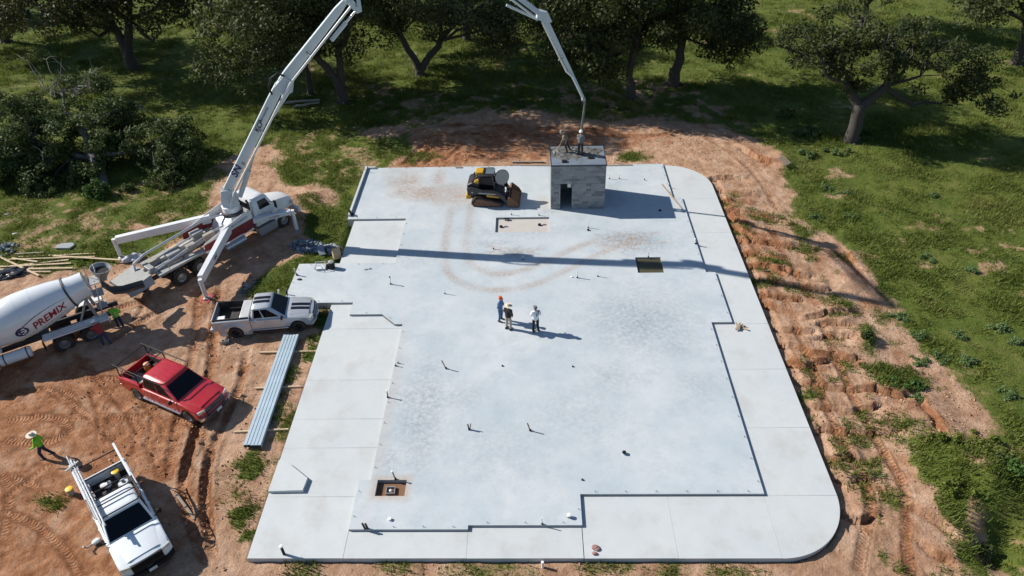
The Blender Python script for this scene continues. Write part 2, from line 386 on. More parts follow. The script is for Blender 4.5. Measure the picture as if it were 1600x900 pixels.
# wheel and crawler tracks
tracks = [  # photo points, width, depth, tread strength
    ([(345, 440), (335, 520), (328, 590), (300, 690), (290, 760)], .42, .13, .8), ([(313, 452), (305, 540), (290, 600), (270, 690), (262, 760)], .40, .10, .8),
    ([(386, 545), (378, 600), (350, 660), (325, 720), (322, 800), (335, 880)], .40, .14, .8), ([(330, 590), (318, 640), (300, 700), (283, 760), (300, 830), (325, 890)], .38, .15, .8),
    ([(0, 662), (50, 655), (95, 655), (112, 672), (95, 690), (40, 695), (0, 690)], .45, .07, 1.0), ([(0, 625), (60, 610), (110, 615), (125, 640), (110, 668)], .40, .06, 1.0), ([(120, 598), (180, 594), (215, 596)], .40, .05, 1.0),
    ([(0, 745), (40, 755), (70, 765)], .42, .06, 1.0), ([(0, 735), (20, 770), (10, 830), (0, 860)], .40, .05, 1.0),
    ([(20, 830), (10, 870), (0, 900)], .3, .06, .5), ([(75, 800), (65, 850), (50, 890)], .3, .07, .4), ([(200, 640), (215, 690), (205, 720)], .22, .09, .2), ([(240, 640), (235, 680), (225, 710)], .22, .08, .2), ([(165, 640), (185, 700)], .22, .06, .2),
    ([(260, 655), (300, 660), (330, 700), (320, 760), (318, 830)], .38, .10, .8),
    ([(1237, 497), (1256, 545), (1275, 600), (1300, 660), (1320, 705), (1355, 760), (1360, 800), (1345, 860), (1340, 910)], .42, .09, 1.0),
    ([(1280, 495), (1300, 545), (1325, 605), (1345, 650), (1385, 715), (1412, 760), (1417, 800), (1415, 860), (1425, 910)], .42, .09, 1.0),
    ([(1150, 330), (1185, 400), (1215, 455), (1237, 497)], .4, .05, .8), ([(1190, 330), (1225, 400), (1260, 455), (1280, 495)], .4, .05, .8),
    ([(1075, 205), (1130, 228), (1185, 275), (1215, 330)], .4, .06, .8), ([(1110, 200), (1165, 225), (1210, 265)], .4, .05, .8),
    ([(627, 262), (648, 240), (665, 225)], .35, .10, .9), ([(645, 262), (668, 240), (690, 222)], .35, .10, .9), ([(690, 258), (710, 240), (730, 225)], .35, .08, .9), ([(660, 262), (680, 243)], .3, .08, .9),
    ([(640, 222), (720, 212), (820, 214), (900, 210), (1010, 216), (1075, 205)], .5, .10, .7), ([(650, 205), (740, 198), (830, 200), (960, 205)], .5, .08, .7),
    ([(120, 560), (180, 620), (230, 690), (260, 760)], .3, .06, .7), ([(60, 600), (140, 650), (190, 700)], .3, .06, .7), ([(0, 800), (60, 820), (110, 870), (130, 910)], .35, .06, .8), ([(140, 600), (160, 660), (150, 700)], .25, .07, .4), ([(270, 610), (245, 640), (210, 655), (150, 650)], .3, .06, .6), ([(100, 720), (60, 740), (0, 790)], .35, .05, .9), ([(200, 600), (250, 655), (262, 690)], .3, .06, .6),
    ([(345, 300), (330, 340), (250, 395)], .4, .06, .5), ([(240, 470), (200, 480), (150, 500), (90, 560)], .45, .10, .7), ([(285, 470), (230, 500), (160, 545)], .45, .10, .7), ([(210, 455), (230, 480), (205, 510)], .3, .10, .5)]
TS = np.zeros(X.shape); TN = np.zeros(X.shape); TM = np.zeros(X.shape)
for pts, w, dp, ts in tracks:
    Q = smooth_path(px_poly(pts, -0.45)); m = w+0.9
    x0 = min(q[0] for q in Q)-m; x1 = max(q[0] for q in Q)+m; y0 = min(q[1] for q in Q)-m; y1 = max(q[1] for q in Q)+m
    ii = np.where((GX > x0) & (GX < x1))[0]; jj = np.where((GY > y0) & (GY < y1))[0]
    if not len(ii) or not len(jj): continue
    sl = np.ix_(ii, jj); D, S, N = line_dist(X[sl], Y[sl], Q)
    h = w/2; inn = 1/(1+np.exp((D-h)/0.05)); L = S.max(); fade = np.clip(S/0.8, 0, 1)*np.clip((L-S)/0.8, 0, 1)
    uneven = 0.5+fbm(S*0.7+x0, N*0.5+y0, 3)
    Z[sl] -= inn*dp*.85*fade*(.75+.25*uneven); Z[sl] += np.exp(-((D-h-0.11)/0.08)**2)*dp*0.45*fade*uneven
    k = inn*fade > 0.3; a = TS[sl]; a[k] = S[k]; TS[sl] = a; a = TN[sl]; a[k] = N[k]; TN[sl] = a
    TM[sl] = np.maximum(TM[sl], inn*fade*ts); dirt[sl] = np.clip(dirt[sl]+inn*fade*0.7*(uneven > .75), 0, 1); red[sl] = np.clip(red[sl]+inn*fade*0.42, 0, 1)
# keep the soil under the concrete
near = (X > -15.1) & (X < 13.5) & (Y > 16.4) & (Y < 50.0)
foot = ((X > -12.0) & (X < 13.35) & (Y > 16.55) & (Y < 33.3)) | ((X > -14.9) & (X < 13.35) & (Y > 33.2) & (Y < 37.25)) | ((X > -12.8) & (X < 13.35) & (Y > 37.2) & (Y < 49.8))
rc = 3.2
for cx, cy, sx, sy in ((10.13, 19.77, 1, -1), (10.13, 46.55, 1, 1)):
    foot &= ~((sx*(X-cx) > 0) & (sy*(Y-cy) > 0) & (np.hypot(X-cx, Y-cy) > rc))
Z = np.where(foot, -0.62, Z); Z = np.where(near & ~foot, np.minimum(Z, -0.24), Z)
Z = np.where((X > 13.3) & (X < 14.0) & (Y > 18) & (Y < 48), Z-0.12, Z)
far_amp = np.clip((np.hypot(X, Y-40)-70)/200, 0, 1); Z += far_amp*(fbm(X*0.01, Y*0.01, 3)-0.5)*10

GROUND_Z = Z
def ground_z(x, y):
    i = min(max(int(np.searchsorted(GX, x))-1, 0), len(GX)-2); j = min(max(int(np.searchsorted(GY, y))-1, 0), len(GY)-2)
    fx = (x-GX[i])/(GX[i+1]-GX[i]); fy = (y-GY[j])/(GY[j+1]-GY[j])
    return float((Z[i, j]*(1-fx)+Z[i+1, j]*fx)*(1-fy)+(Z[i, j+1]*(1-fx)+Z[i+1, j+1]*fx)*fy)

def grid_mesh(name, X, Y, Z, keep=None):
    nx, ny = X.shape; me = bpy.data.meshes.new(name)
    co = np.stack([X, Y, Z], -1).reshape(-1, 3)
    idx = np.arange(nx*ny).reshape(nx, ny)
    q = np.stack([idx[:-1, :-1], idx[1:, :-1], idx[1:, 1:], idx[:-1, 1:]], -1).reshape(-1, 4)
    if keep is not None: q = q[keep.reshape(-1)]
    me.vertices.add(len(co)); me.vertices.foreach_set('co', co.ravel())
    me.loops.add(q.size); me.loops.foreach_set('vertex_index', q.ravel().astype(np.int32))
    me.polygons.add(len(q)); me.polygons.foreach_set('loop_start', np.arange(0, q.size, 4, dtype=np.int32))
    me.polygons.foreach_set('use_smooth', np.ones(len(q), bool))
    me.update(); me.validate(); return me
def attr(me, name, arr):
    a = me.attributes.new(name, 'FLOAT', 'POINT'); a.data.foreach_set('value', np.ascontiguousarray(arr, dtype=np.float32).ravel())

gm = grid_mesh('ground', X, Y, Z)
for nme, arr in (('dirt', dirt), ('red', red), ('tread_s', TS), ('tread_n', TN), ('tread_m', TM)): attr(gm, nme, arr)
ground = link(bpy.data.objects.new('ground', gm)); tag(ground, kind='structure')

m = bpy.data.materials.new('ground_soil_and_grass'); n, l, b = nodes(m)
def A(name):
    a = n.new('ShaderNodeAttribute'); a.attribute_name = name; return a.outputs['Fac']
def noise(scale, detail=5, rough=0.6, vec=None, tex=None):
    t = n.new('ShaderNodeTexNoise'); t.inputs['Scale'].default_value = scale; t.inputs['Detail'].default_value = detail; t.inputs['Roughness'].default_value = rough
    l.new(vec if vec is not None else geo.outputs['Position'], t.inputs['Vector']); return t.outputs['Fac']
def ramp(fac, stops):
    r = n.new('ShaderNodeValToRGB'); e = r.color_ramp.elements
    e[0].position, e[0].color = stops[0][0], stops[0][1]+(1,); e[1].position, e[1].color = stops[-1][0], stops[-1][1]+(1,)
    for p, c in stops[1:-1]:
        q = e.new(p); q.color = c+(1,)
    l.new(fac, r.inputs[0]); return r.outputs[0]
def mixc(fac, a, c):
    x = n.new('ShaderNodeMix'); x.data_type = 'RGBA'
    if isinstance(fac, float): x.inputs[0].default_value = fac
    else: l.new(fac, x.inputs[0])
    for i, s in ((6, a), (7, c)):
        if isinstance(s, tuple): x.inputs[i].default_value = s+(1,)
        else: l.new(s, x.inputs[i])
    return x.outputs[2]
def math2(op, a, c, clamp=False):
    x = n.new('ShaderNodeMath'); x.operation = op; x.use_clamp = clamp
    for i, s in ((0, a), (1, c)):
        if isinstance(s, (int, float)): x.inputs[i].default_value = s
        else: l.new(s, x.inputs[i])
    return x.outputs[0]
geo = n.new('ShaderNodeNewGeometry')
grass_c = ramp(noise(0.55, 8, 0.7), [(0.30, (0.062, 0.084, 0.014)), (0.46, (0.110, 0.142, 0.024)), (0.58, (0.150, 0.162, 0.034)), (0.72, (0.21, 0.180, 0.066))])
grass_c = mixc(math2('MULTIPLY', noise(7, 4), 0.55), grass_c, (0.042, 0.066, 0.014))
tan_c = ramp(noise(1.1, 8, 0.65), [(0.3, (0.29, 0.160, 0.092)), (0.5, (0.440, 0.268, 0.170)), (0.7, (0.56, 0.380, 0.262))])
red_c = ramp(noise(1.7, 8, 0.65), [(0.3, (0.200, 0.080, 0.036)), (0.5, (0.325, 0.148, 0.072)), (0.72, (0.48, 0.265, 0.155))])
soil = mixc(ramp(A('red'), [(0.25, (0, 0, 0)), (0.65, (1, 1, 1))]), tan_c, red_c)
soil = mixc(math2('MULTIPLY', math2('GREATER_THAN', noise(9, 3), 0.60), 0.35), soil, (0.14, 0.065, 0.038))
edge = math2('ADD', A('dirt'), math2('MULTIPLY', math2('SUBTRACT', noise(3.0, 9, 0.8), 0.5), 1.6))
fac = ramp(edge, [(0.30, (0, 0, 0)), (0.70, (1, 1, 1))])
l.new(mixc(fac, grass_c, soil), b.inputs['Base Color'])
b.inputs['Roughness'].default_value = 0.95; b.inputs['Specular IOR Level'].default_value = 0.15
# tread bars pressed into the tracks
tri = n.new('ShaderNodeMath'); tri.operation = 'ABSOLUTE'; l.new(A('tread_n'), tri.inputs[0])
ph = math2('ADD', math2('MULTIPLY', A('tread_s'), 36.0), math2('MULTIPLY', tri.outputs[0], 14.0))
sn = n.new('ShaderNodeMath'); sn.operation = 'SINE'; l.new(ph, sn.inputs[0])
th = math2('MULTIPLY', math2('MULTIPLY', sn.outputs[0], A('tread_m')), 0.034)
hh = math2('ADD', math2('MULTIPLY', noise(11, 9, 0.78), 0.085), math2('MULTIPLY', noise(3.2, 6, 0.7), 0.18))
bp = n.new('ShaderNodeBump'); bp.inputs['Strength'].default_value = 0.8; bp.inputs['Distance'].default_value = 1.0
l.new(math2('ADD', hh, th), bp.inputs['Height']); l.new(bp.outputs[0], b.inputs['Normal'])
gm.materials.append(m)
# ================================================================== THE SETTING: concrete
def concrete(name, base, blue, brown=0.0, fine=1.0, stains=False, vary=0.0):
    m = bpy.data.materials.new(name); n, l, b = nodes(m)
    geo = n.new('ShaderNodeNewGeometry'); pos = geo.outputs['Position']
    def noise(scale, detail=6, rough=0.6):
        t = n.new('ShaderNodeTexNoise'); t.inputs['Scale'].default_value = scale; t.inputs['Detail'].default_value = detail; t.inputs['Roughness'].default_value = rough
        l.new(pos, t.inputs['Vector']); return t.outputs['Fac']
    def ramp(f, p0, p1):
        r = n.new('ShaderNodeValToRGB'); r.color_ramp.elements[0].position = p0; r.color_ramp.elements[1].position = p1; l.new(f, r.inputs[0]); return r.outputs[0]
    def mix(f, a, c):
        x = n.new('ShaderNodeMix'); x.data_type = 'RGBA'
        if isinstance(f, float): x.inputs[0].default_value = f
        else: l.new(f, x.inputs[0])
        for i, s in ((6, a), (7, c)):
            if isinstance(s, tuple): x.inputs[i].default_value = s+(1,)
            else: l.new(s, x.inputs[i])
        return x.outputs[2]
    def mul(a, k):
        x = n.new('ShaderNodeMath'); x.operation = 'MULTIPLY'; l.new(a, x.inputs[0])
        if isinstance(k, float): x.inputs[1].default_value = k
        else: l.new(k, x.inputs[1])
        return x.outputs[0]
    c = mix(ramp(noise(0.28, 7, 0.62), 0.38, 0.62), base, blue)
    c = mix(mul(ramp(noise(1.6, 9, 0.75), 0.42, 0.72), 0.42), c, tuple(v*0.80 for v in base))
    if stains: c = mix(mul(ramp(noise(0.75, 9, 0.78), 0.48, 0.66), 0.45), c, (0.325, 0.375, 0.41)); c = mix(mul(ramp(noise(0.4, 6, 0.7), 0.56, 0.74), 0.35), c, (0.56, 0.55, 0.53))
    c = mix(mul(ramp(noise(26, 4, 0.6), 0.55, 0.75), 0.16), c, tuple(v*0.7 for v in base))
    if vary:
        oi = n.new('ShaderNodeObjectInfo'); c = mix(mul(oi.outputs['Random'], vary), c, tuple(v*.86 for v in base))
    if brown: c = mix(mul(ramp(noise(0.55, 7, 0.65), 0.52, 0.80), brown), c, (0.36, 0.31, 0.26))
    if stains:
        for an, colr, amt, lo, hi in (('scuff', (0.15, 0.18, 0.205), 0.85, 0.40, 0.62), ('mud', (0.33, 0.235, 0.175), 0.8, 0.32, 0.62), ('rust', (0.42, 0.30, 0.21), 0.6, 0.2, 0.6)):
            a = n.new('ShaderNodeAttribute'); a.attribute_name = an
            gate = n.new('ShaderNodeMath'); gate.operation = 'MULTIPLY'; gate.use_clamp = True; l.new(ramp(noise(4.2, 9, 0.8), lo, hi), gate.inputs[0])
            g2 = n.new('ShaderNodeMath'); g2.operation = 'MULTIPLY'; g2.inputs[1].default_value = 1.5; l.new(a.outputs['Fac'], g2.inputs[0]); l.new(g2.outputs[0], gate.inputs[1])
            c = mix(mul(gate.outputs[0], amt), c, colr)
    l.new(c, b.inputs['Base Color']); b.inputs['Roughness'].default_value = 0.72; b.inputs['Specular IOR Level'].default_value = 0.35
    bp = n.new('ShaderNodeBump'); bp.inputs['Strength'].default_value = 0.25; bp.inputs['Distance'].default_value = 0.01
    l.new(noise(60, 3), bp.inputs['Height']); l.new(bp.outputs[0], b.inputs['Normal'])
    return m
M_SLAB = concrete('trowelled_concrete', (0.520, 0.548, 0.556), (0.430, 0.480, 0.506), stains=True)
M_WALK = concrete('broom_concrete', (0.545, 0.562, 0.555), (0.500, 0.528, 0.532), brown=0.5, vary=0.35)
M_RAW = concrete('rough_concrete', (0.36, 0.37, 0.37), (0.30, 0.32, 0.33), brown=0.4)

SLAB = [(-7.94, 17.85), (-2.82, 17.85), (-2.82, 18.05), (2.05, 18.05), (2.05, 19.62), (10.13, 19.62), (10.13, 31.15), (11.30, 31.15), (11.30, 35.85), (10.75, 35.85), (10.75, 44.75),
        (10.13, 44.75), (10.13, 49.75), (-12.78, 49.75), (-12.78, 42.42), (-8.70, 42.42), (-8.70, 37.20), (-14.87, 37.20), (-14.87, 33.23), (-10.65, 33.23), (-10.65, 32.12),
        (-8.74, 32.12), (-7.86, 31.22), (-7.42, 31.22), (-7.42, 20.42), (-7.94, 20.42)]
PITS = [(-7.09, -5.76, 19.54, 20.41), (6.58, 8.19, 35.86, 37.50), (-2.42, 1.25, 40.55, 42.39)]
def cuts(vals, step):
    vals = sorted(set(vals)); out = []
    for a, b_ in zip(vals[:-1], vals[1:]):
        k = max(1, int(round((b_-a)/step)))
        out += [a+(b_-a)*i/k for i in range(k)]
    return np.array(out+[vals[-1]])
sx = cuts([p[0] for p in SLAB]+[v for q in PITS for v in q[:2]], 0.11)
sy = cuts([p[1] for p in SLAB]+[v for q in PITS for v in q[2:]], 0.11)
SX, SY = np.meshgrid(sx, sy, indexing='ij')
cx_, cy_ = np.meshgrid((sx[1:]+sx[:-1])/2, (sy[1:]+sy[:-1])/2, indexing='ij')
SQ = [(-8.74, 32.12), (-7.86, 32.12), (-7.86, 31.22)]
keep = inside(cx_, cy_, [p for p in SLAB if p != (-8.74, 32.12) and p != (-7.86, 31.22)][:0] or SLAB)
tri_sq = (cx_ > -8.74) & (cx_ < -7.86) & (cy_ > 31.22) & (cy_ < 32.12)
keep &= ~tri_sq
for x0, x1, y0, y1 in PITS: keep &= ~((cx_ > x0) & (cx_ < x1) & (cy_ > y0) & (cy_ < y1))
sm = grid_mesh('foundation_slab', SX, SY, np.zeros(SX.shape)+(fbm(SX*.3, SY*.3, 2)-.5)*0.006, keep)
# what the loader and the trades left on the slab
def blot(cx, cy, rx, ry, k=1.0): return k*np.exp(-(((SX-cx)/rx)**2+((SY-cy)/ry)**2))
mud = np.zeros(SX.shape); scuff = np.zeros(SX.shape); rust = np.zeros(SX.shape)
wob = (fbm(SX*1.4, SY*1.4, 3)-.5)*0.25
for pts, w in (([(706, 318), (700, 350), (693, 400), (700, 430), (730, 448), (775, 455), (830, 448), (880, 425), (940, 395), (1000, 370)], .26),
               ([(737, 318), (733, 350), (727, 390), (735, 415), (765, 428), (800, 428), (840, 415), (880, 395), (930, 375)], .26)):
    D, S, N = line_dist(SX+wob*.5, SY+wob*.5, smooth_path([tuple(survey(x, y)[:2]) for x, y in pts]))
    mud = np.maximum(mud, (0.14*np.exp(-((D-.15)/0.08)**2)+0.74*np.exp(-(D/.30)**2)*(0.8+.2*np.sin(S*23)))*(.15+1.2*fbm(SX*.7+S*.2, SY*.7, 4)))
b1 = [tuple(survey(x, y)[:2]) for x, y in [(610, 262), (640, 262), (650, 285), (730, 290), (735, 318), (690, 318), (640, 310), (605, 300)]]
mud = np.maximum(mud, soft(SX, SY, b1, 0.9, .8, .8)*(0.30+1.2*fbm(SX*0.8+4, SY*1.6, 4)**1.3))
for cx, cy, rx, ry, k in ((-8.9, 48.2, .7, 1.4, .8), (-6.9, 48.0, .6, 1.6, .8), (-6.5, 46.2, 2.5, .6, .9), (-3.9, 44.6, 1.6, .35, .6), (-9.8, 41.2, .8, .3, .5)): mud = np.maximum(mud, blot(cx, cy, rx, ry, k)*(.4+.8*fbm(SX*1.6, SY*1.6, 3)))
for px, py, rx, ry, k in ((1000, 500, 3.0, 2.6, .5), (1000, 380, 2.2, 1.2, .6), (660, 640, 1.2, 3.5, .5), (820, 360, 3, .8, .4), (985, 375, 1.7, 1.1, .8), (800, 395, 1.2, .5, .65), (960, 370, 1.2, .6, .6), (1000, 510, 1.8, 2.2, .38), (970, 500, 2.8, 1.2, .32), (660, 690, .8, 2.2, .45), (640, 620, 1.0, 1.0, .42), (720, 620, 1.0, 1.0, .35), (960, 590, 1.6, 1.0, .3),
                           (770, 380, 1.5, .4, .45), (1050, 540, 1.6, 1.0, .33), (860, 330, .8, .5, .4), (610, 720, .6, 1.0, .4), (1090, 600, 1.2, 1.0, .28), (780, 700, 2.5, 2, .2), (900, 650, 2.5, 2, .2), (650, 400, 2, 1.2, .25), (930, 300, 2, 1.5, .3)):
    p = survey(px, py); scuff = np.maximum(scuff, blot(p.x, p.y, rx, ry, k))
for k in range(46):     # thin scratches spun by tracks near the two turning spots
    c = survey(*random.choice(((985, 378), (975, 372), (800, 396), (965, 385)))); a = random.uniform(-.5, .9); L_ = random.uniform(.3, 1.2)
    ox, oy = c.x+random.gauss(0, .8), c.y+random.gauss(0, .45)
    D, S, N = line_dist(SX, SY, [(ox-L_*math.cos(a), oy-L_*math.sin(a)), (ox+L_*math.cos(a), oy+L_*math.sin(a))]); mud = np.maximum(mud, .62*np.exp(-(D/.07)**2))
for x0, x1, y0, y1 in PITS[:1]: rust = np.maximum(rust, np.exp(-(np.maximum(np.maximum(x0-SX, SX-x1), np.maximum(y0-SY, SY-y1))/.25)**2)*.8)
rust = np.maximum(rust, blot(-7.3, 25, .35, 6, .35)); rust = np.maximum(rust, blot(1.0, 44.2, .5, .9, .6))
for nme, arr in (('mud', mud), ('scuff', scuff), ('rust', rust)): attr(sm, nme, np.clip(arr, 0, 1))
slab = link(bpy.data.objects.new('foundation_slab', sm)); tag(slab, kind='structure'); sm.materials.append(M_SLAB)
# the small bevelled corner, the slab's sides and the pit walls
mb = MB(); mb.prism([(-8.74, 32.12), (-7.86, 31.22), (-7.86, 32.12)], 'z', -0.3, 0.0); mb.build('corner_fill', M_SLAB, slab)
mb = MB()
for a, c in zip(SLAB, SLAB[1:]+SLAB[:1]): mb.add([(a[0], a[1], 0), (c[0], c[1], 0), (c[0], c[1], -0.6), (a[0], a[1], -0.6)], [(0, 1, 2, 3)])
mb.build('slab_edge', M_RAW, slab)
pit_soil = pm('pit_soil', (0.20, 0.105, 0.055), 0.95, var=0.3, scale=3, bump=0.6, bscale=20)
pit_mud = pm('pit_mud', (0.075, 0.066, 0.034), 0.45, var=0.3, scale=2, bump=0.1, bscale=6)
pale_fill = concrete('dusty_fill', (0.50, 0.46, 0.42), (0.45, 0.42, 0.39), brown=0.35)
for (x0, x1, y0, y1), dz, fm in zip(PITS, (-0.20, -0.10, -0.13), (pit_soil, pit_mud, pale_fill)):
    mb = MB(); q = [(x0, y0), (x1, y0), (x1, y1), (x0, y1)]
    for a, c in zip(q, q[1:]+q[:1]): mb.add([(a[0], a[1], 0), (c[0], c[1], 0), (c[0], c[1], dz), (a[0], a[1], dz)], [(0, 1, 2, 3)])
    mb.build('pit_wall', M_RAW, slab)
    mb = MB(); mb.add([(x0, y0, dz), (x1, y0, dz), (x1, y1, dz), (x0, y1, dz)], [(0, 1, 2, 3)]); mb.build('pit_floor', fm, slab)
# anchor bolts round the rim
bolt = MB(); bolt.lathe([(.012, 0), (.012, .08)], 6); bolt.box((0, 0, .05), (.03, .03, .012)); bmesh_ = bolt.mesh('anchor_bolt'); bmesh_.materials.append(DARKM())
per = SLAB+SLAB[:1]
for a, c in zip(per[:-1], per[1:]):
    L_ = math.hypot(c[0]-a[0], c[1]-a[1]); k = int(L_/1.25)
    for i in range(k):
        t = (i+.5)/k; px_, py_ = a[0]+(c[0]-a[0])*t, a[1]+(c[1]-a[1])*t
        nx_, ny_ = -(c[1]-a[1])/L_, (c[0]-a[0])/L_
        o = bpy.data.objects.new('anchor_bolt', bmesh_); link(o, slab); o.location = (px_+nx_*.12, py_+ny_*.12, 0)
# ---- walks, one object per poured panel
walk = thing('sidewalk', None, None); tag(walk, kind='structure')
WZ = -0.13; g = 0.0035
def panel(poly, z0=-0.6, z1=WZ, mat=None):
    mb = MB(); mb.prism(poly, 'z', z0, z1); return mb.build('concrete_panel', mat or M_WALK, walk, bevel=0.004, seg=1)
def rect(x0, y0, x1, y1): return [(x0+g, y0+g), (x1-g, y0+g), (x1-g, y1-g), (x0+g, y1-g)]
R_ = 3.2; XR = 13.33; YF = 16.57; YB = 49.75
for x0, x1, y1 in ((-7.94, -2.82, 17.845), (-2.82, 2.03, 18.045), (2.055, 5.9, 19.61), (5.9, 10.13, 19.61)): panel(rect(x0, YF, x1, y1))
arc = [(10.13+R_*math.cos(a), 19.77+R_*math.sin(a)) for a in np.linspace(-PI/2, 0, 22)]
panel([(10.13+g, 19.62-g), (10.13+g, YF+.001)]+arc[1:-2]+[(XR, 19.62-g)])
ys = [19.62, 23.5, 27.5, 31.15]
for y0, y1 in zip(ys[:-1], ys[1:]): panel(rect(10.135, y0, XR, y1))
panel(rect(11.305, 31.15, XR, 35.85)); panel(rect(10.755, 35.85, XR, 40.4)); panel(rect(10.755, 40.4, XR, 44.75))
arc = [(10.13+R_*math.cos(a), 46.55+R_*math.sin(a)) for a in np.linspace(0, PI/2, 22)]
panel([(10.135+g, 44.75+g), (XR, 44.75+g)]+arc[:-1]+[(10.135+g, YB-.001)])
for y0, y1 in ((16.57, 19.6), (19.6, 22.37), (22.37, 24.19), (24.19, 26.9), (26.9, 31.0), (31.0, 33.22)):
    xr = -7.945 if y1 < 20.4 else -7.425
    if y0 == 19.6: panel([(-11.96+g, y0+g), (-7.945-g, y0+g), (-7.945-g, 20.43), (-7.425-g, 20.43), (-7.425-g, y1-g), (-11.96+g, y1-g)])
    elif y0 == 31.0: panel([(-11.96+g, y0+g), (-7.43-g, y0+g), (-7.43-g, 31.21), (-7.87, 31.21), (-8.75, 32.11), (-10.66, 32.11), (-10.66, 33.22), (-11.96+g, 33.22)])
    else: panel(rect(-11.96, y0, xr, y1))
panel(rect(-12.32, 37.205, -8.705, 42.41))
# raised ramp pad by the left edge
mb = MB(); mb.prism([(-11.95, 19.80), (-10.38, 19.82), (-10.32, 20.52), (-11.45, 21.40), (-11.93, 21.56)], 'z', -0.125, 0.03); mb.build('ramp_pad', M_WALK, walk, bevel=0.015, seg=1)
# ================================================================== block building on the slab
BX0, BX1, BY0, BY1, BZ = 1.38, 5.12, 43.40, 46.20, 3.45
bld = thing('block_building', 'small grey concrete block room with flat wet roof and dark doorway on the slab', 'building', (BX0, BY0, 0))
def blockmat(name, c):
    return pm(name, c, 0.92, var=0.10, scale=30, bump=0.5, bscale=60)
BM = [blockmat('cmu_grey_%d' % i, c) for i, c in enumerate(((0.255, 0.262, 0.265), (0.205, 0.212, 0.218), (0.155, 0.163, 0.172), (0.295, 0.297, 0.295)))]
ch = (BZ-0.06)/17; bl = (BX1-BX0)/9.35; mj = 0.018; T_ = 0.19
def bmeshes(w, d):
    out = []
    for mt in BM:
        mb = MB(); mb.box((0, 0, 0), (w-mj, d, ch-mj)); me = mb.mesh('block'); me.materials.append(mt); out.append(me)
    return out
cache = {}
def block_mesh(w, along):
    key = (round(w, 3), along)
    if key not in cache: cache[key] = bmeshes(w, T_) if along == 'x' else [m_ for m_ in bmeshes(T_, w)]
    return cache[key]
DX0, DX1, DZ = 0.66, 1.46, ch*10        # doorway
back_rest = MB()
for row in range(17):
    z = ch*(row+.5); off = 0 if row % 2 else -bl/2; x = off; W = BX1-BX0
    while x < W-0.01:
        a, c = max(x, 0), min(x+bl, W)
        segs = [(a, c)]
        if row < 10:
            segs = []
            if a < DX0: segs.append((a, min(c, DX0)))
            if c > DX1: segs.append((max(a, DX1), c))
        for (s0, s1) in segs:
            if s1-s0 < 0.06: continue
            # lintel course stays plain
            me = block_mesh(s1-s0, 'x')[random.choices((0, 1, 2, 3), (6, 4, 2, 1))[0]]
            o = bpy.data.objects.new('block', me); link(o, bld); o.location = ((s0+s1)/2, T_/2+random.uniform(-.003, .003), z)
            back_rest.box(((s0+s1)/2, (BY1-BY0)-T_/2, z), (s1-s0-mj, T_, ch-mj)) if row not in (4, 5, 6, 7, 8, 9) or not (DX0 < (s0+s1)/2 < DX0+.0) else None
        x += bl
    y = T_ if row % 2 else T_+bl/2; D_ = BY1-BY0-T_
    y0 = T_
    while y0 < D_-0.02:
        y1 = min(y0+(bl if not (y0 == T_ and row % 2) else bl/2), D_)
        for X_ in (T_/2, BX1-BX0-T_/2): back_rest.box((X_, (y0+y1)/2, z), (T_, y1-y0-mj, ch-mj))
        y0 = y1
o = back_rest.build('side_and_rear_blocks', BM[0], bld); o['kind'] = 'stuff'
mort = pm('mortar', (0.36, 0.362, 0.358), 0.95, var=0.15)
mb = MB(); W = BX1-BX0; D_ = BY1-BY0
mb.box((DX0/2, T_/2, ch*5), (DX0-.01, T_-.02, ch*10-.02)); mb.box(((DX1+W)/2, T_/2, ch*5), (W-DX1-.01, T_-.02, ch*10-.02)); mb.box((W/2, T_/2, ch*13.5), (W-.02, T_-.02, ch*7-.02))
mb.box((W/2, D_-T_/2, ch*8.5), (W-.02, T_-.02, ch*17-.02)); mb.box((T_/2, D_/2, ch*8.5), (T_-.02, D_-2*T_, ch*17-.02)); mb.box((W-T_/2, D_/2, ch*8.5), (T_-.02, D_-2*T_, ch*17-.02))
mb.build('mortar_core', mort, bld)
# door lintel, a pale hatch board seen through the doorway
mb = MB(); mb.box(((DX0+DX1)/2, T_/2+.01, DZ+.012), (DX1-DX0+.2, T_-.04, .02)); mb.build('door_lintel', DARKM(), bld)
mb = MB(); mb.box((DX1-.17, T_+.16, DZ-.28), (.26, .03, .36)); mb.build('hatch_board', PVC(), bld)
# roof: edge angle, wet deck, poured concrete
wet = pm('wet_concrete', (0.17, 0.20, 0.235), 0.12, var=0.35, scale=1.3, spec=0.9, dust=.3, dustcol=(0.30, 0.31, 0.32))
fresh = pm('fresh_concrete', (0.12, 0.115, 0.105), 0.55, var=0.3, scale=4, bump=0.9, bscale=22)
edge_m = pm('edge_angle', (0.05, 0.065, 0.085), 0.4, 0.5, var=0.3)
mb = MB(); RT = BZ-.02
mb.box((W/2, D_/2, RT-.04), (W-.05, D_-.05, .06)); roof = mb.build('roof_deck', wet, bld)
mb = MB()
mb.box((W/2, -.012, BZ-.055), (W+.05, .03, .11)); mb.box((W/2, D_+.012, BZ-.055), (W+.05, .03, .11))
mb.box((-.012, D_/2, BZ-.055), (.03, D_-.01, .11)); mb.box((W+.012, D_/2, BZ-.055), (.03, D_-.01, .11)); mb.build('edge_form', edge_m, roof)
